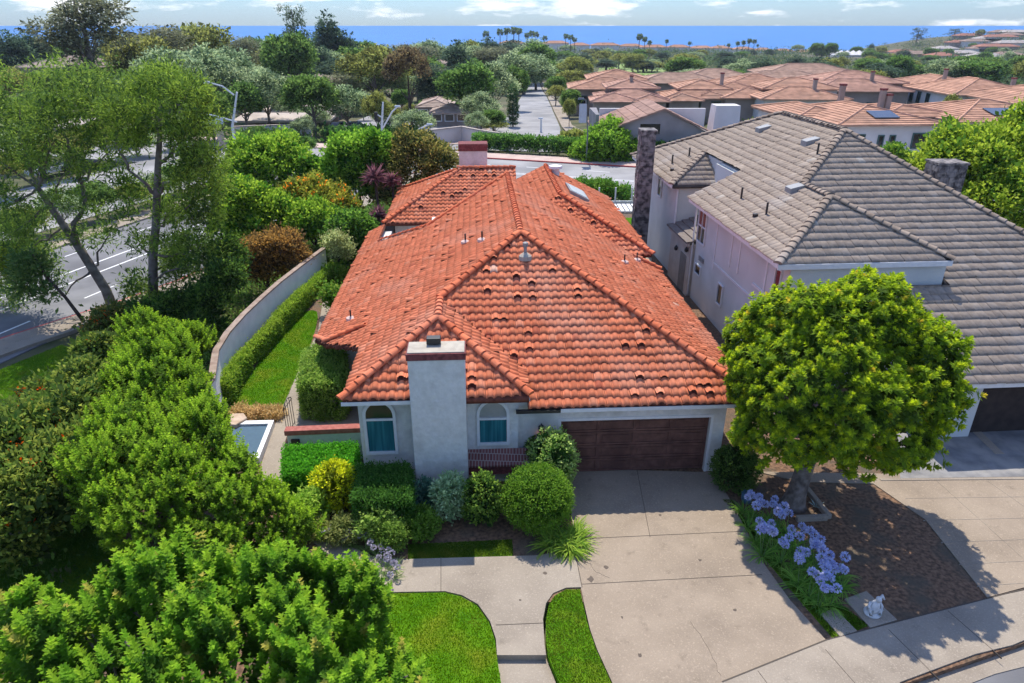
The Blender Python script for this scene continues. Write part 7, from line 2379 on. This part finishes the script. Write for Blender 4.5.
# ------------------------------------------------------------------ scrub that covers the valley and hills
def scrub(name, n, ylo, yhi, umin, umax, size, cols, seed, hmin=.5):
    lv = Leaves(seed); rng = lv.rng
    Y = ylo * (yhi / ylo) ** rng.uniform(0, 1, n)
    U = rng.uniform(umin, umax, n)
    X = U * Y
    w = wob(np.column_stack([X * .02, Y * .012, X * 0]), 1.0, 2.0)
    keep = w + rng.normal(size=n) * .3 > -0.25
    px = 512 + X / (Y * .907 + 25 * .42) * 683
    keep &= ~((px > 590) & (px < 672) & (Y > 215) & (Y < 380)) & ~((px > 925) & (px < 985) & (Y > 230) & (Y < 330))
    zz = zt(X, Y) - CAM_H
    dep = Y * math.cos(PITCH) - zz * math.sin(PITCH)
    px = 512 + FPX * X / dep
    py = 341.5 - FPX * (Y * math.sin(PITCH) + zz * math.cos(PITCH)) / dep
    keep &= ~((px > 425) & (px < 618) & (py > 80) & (py < 156)) & ~((px > 325) & (px < 455) & (py > 110) & (py < 140))
    X, Y = X[keep], Y[keep]
    m = len(X)
    s = size * (0.55 + Y / yhi * 0.9) * rng.uniform(.4, 1.2, m) * 0.8
    z = zt(X, Y)
    ok = z > -40
    X, Y, z, s = X[ok], Y[ok], z[ok], s[ok]; m = len(X)
    rgn = (wob(np.column_stack([X * .012, Y * .010, X * 0]), 1.0, 5.0) + 1) / 2 * len(cols) + rng.normal(size=m) * .7
    ci = np.clip(rgn.astype(int), 0, len(cols) - 1)
    s = s * np.exp(np.clip(rng.normal(size=m) * .3, -.6, .45))
    cc = np.array(cols)[ci] * rng.uniform(.85, 1.15, (m, 1))
    per = 22
    d = sphere_dirs(rng, m * per, -.1)
    P = np.repeat(np.column_stack([X, Y, z]), per, 0) + d * np.repeat(s, per)[:, None] * np.array([1.1, 1.1, 1.0]) * rng.uniform(.6, 1, (m * per, 1))
    S = np.repeat(s, per)
    lv.add(P, norm(d + rng.normal(size=d.shape) * .5), np.clip(S * .45, .3, 1.6), np.clip(S * .36, .25, 1.25), np.repeat(cc, per, 0) * rng.uniform(.93, 1.07, (m * per, 1)))
    o = lv.obj(name, M_leaf_matte)
    tag(o, kind="stuff")
    return o
SC = [(0.035, 0.055, 0.022), (0.05, 0.07, 0.028), (0.075, 0.08, 0.038), (0.04, 0.06, 0.032), (0.10, 0.095, 0.055)]
scrub("valley_scrub", 14000, 190, 900, -0.12, 1.05, 4.2, SC, 501)
scrub("valley_scrub", 5000, 260, 960, -1.0, 0.0, 4.6, SC[:4], 502)
scrub("valley_treetops", 2300, 210, 880, -0.35, 1.05, 7.5, [(0.03, 0.055, 0.02), (0.045, 0.065, 0.03), (0.06, 0.075, 0.03)], 506)
scrub("slope_groundcover", 2600, 88, 200, 0.0, 1.0, 1.3, [(0.06, 0.10, 0.025), (0.09, 0.12, 0.035), (0.12, 0.13, 0.05)], 503)
scrub("slope_groundcover", 3200, 96, 200, -1.2, -0.02, 1.2, [(0.06, 0.10, 0.03), (0.09, 0.12, 0.04), (0.05, 0.08, 0.03)], 504)
def bank(n, seed):
    """low planting on the bank between garden wall and road"""
    lv = Leaves(seed); rng = lv.rng
    Y = rng.uniform(14, 72, n)
    edge_ = np.interp(Y, [14, 20, 23, 29, 39, 55, 72], [-9.5, -11.6, -12.4, -12.6, -11.4, -9.5, -9])
    road = -22.3 + 0.3 * (Y - 37) + np.where(Y < 33, 5.2, 2.8)
    X = rng.uniform(0, 1, n) * (edge_ - road) + road
    Y2_ = Y
    s = rng.uniform(.18, .5, n)
    per = 12
    d = sphere_dirs(rng, n * per, 0)
    P = np.repeat(np.column_stack([X, Y2_, zt(X, Y2_) + .1]), per, 0) + d * np.repeat(s, per)[:, None]
    cols = np.array([(0.04, 0.08, 0.015), (0.07, 0.12, 0.02), (0.05, 0.06, 0.02), (0.09, 0.14, 0.03)])[rng.integers(0, 4, n)]
    lv.add(P, norm(d + np.array([0, 0, .4]) + rng.normal(size=d.shape) * .4), .2, .1, np.repeat(cols, per, 0) * rng.uniform(.75, 1.25, (n * per, 1)))
    tag(lv.obj("bank_groundcover", M_leaf_matte), kind="stuff")
bank(5200, 77)

# ------------------------------------------------------------------ sea air between here and the coast
hz = MB().box((-3200, -60, -90), (3200, 2400, 48))
hm = bpy.data.materials.new("sea_air"); hm.use_nodes = True
hn = hm.node_tree.nodes
for n_ in list(hn):
    if n_.type == 'BSDF_PRINCIPLED': hn.remove(n_)
pv = hn.new("ShaderNodeVolumePrincipled")
pv.inputs['Color'].default_value = (0.80, 0.88, 1.0, 1)
pv.inputs['Density'].default_value = 0.00011
pv.inputs['Anisotropy'].default_value = 0.0
hm.node_tree.links.new(pv.outputs['Volume'], hn["Material Output"].inputs['Volume'])
hz_o = obj("haze", hz, hm)
tag(hz_o, kind="stuff")
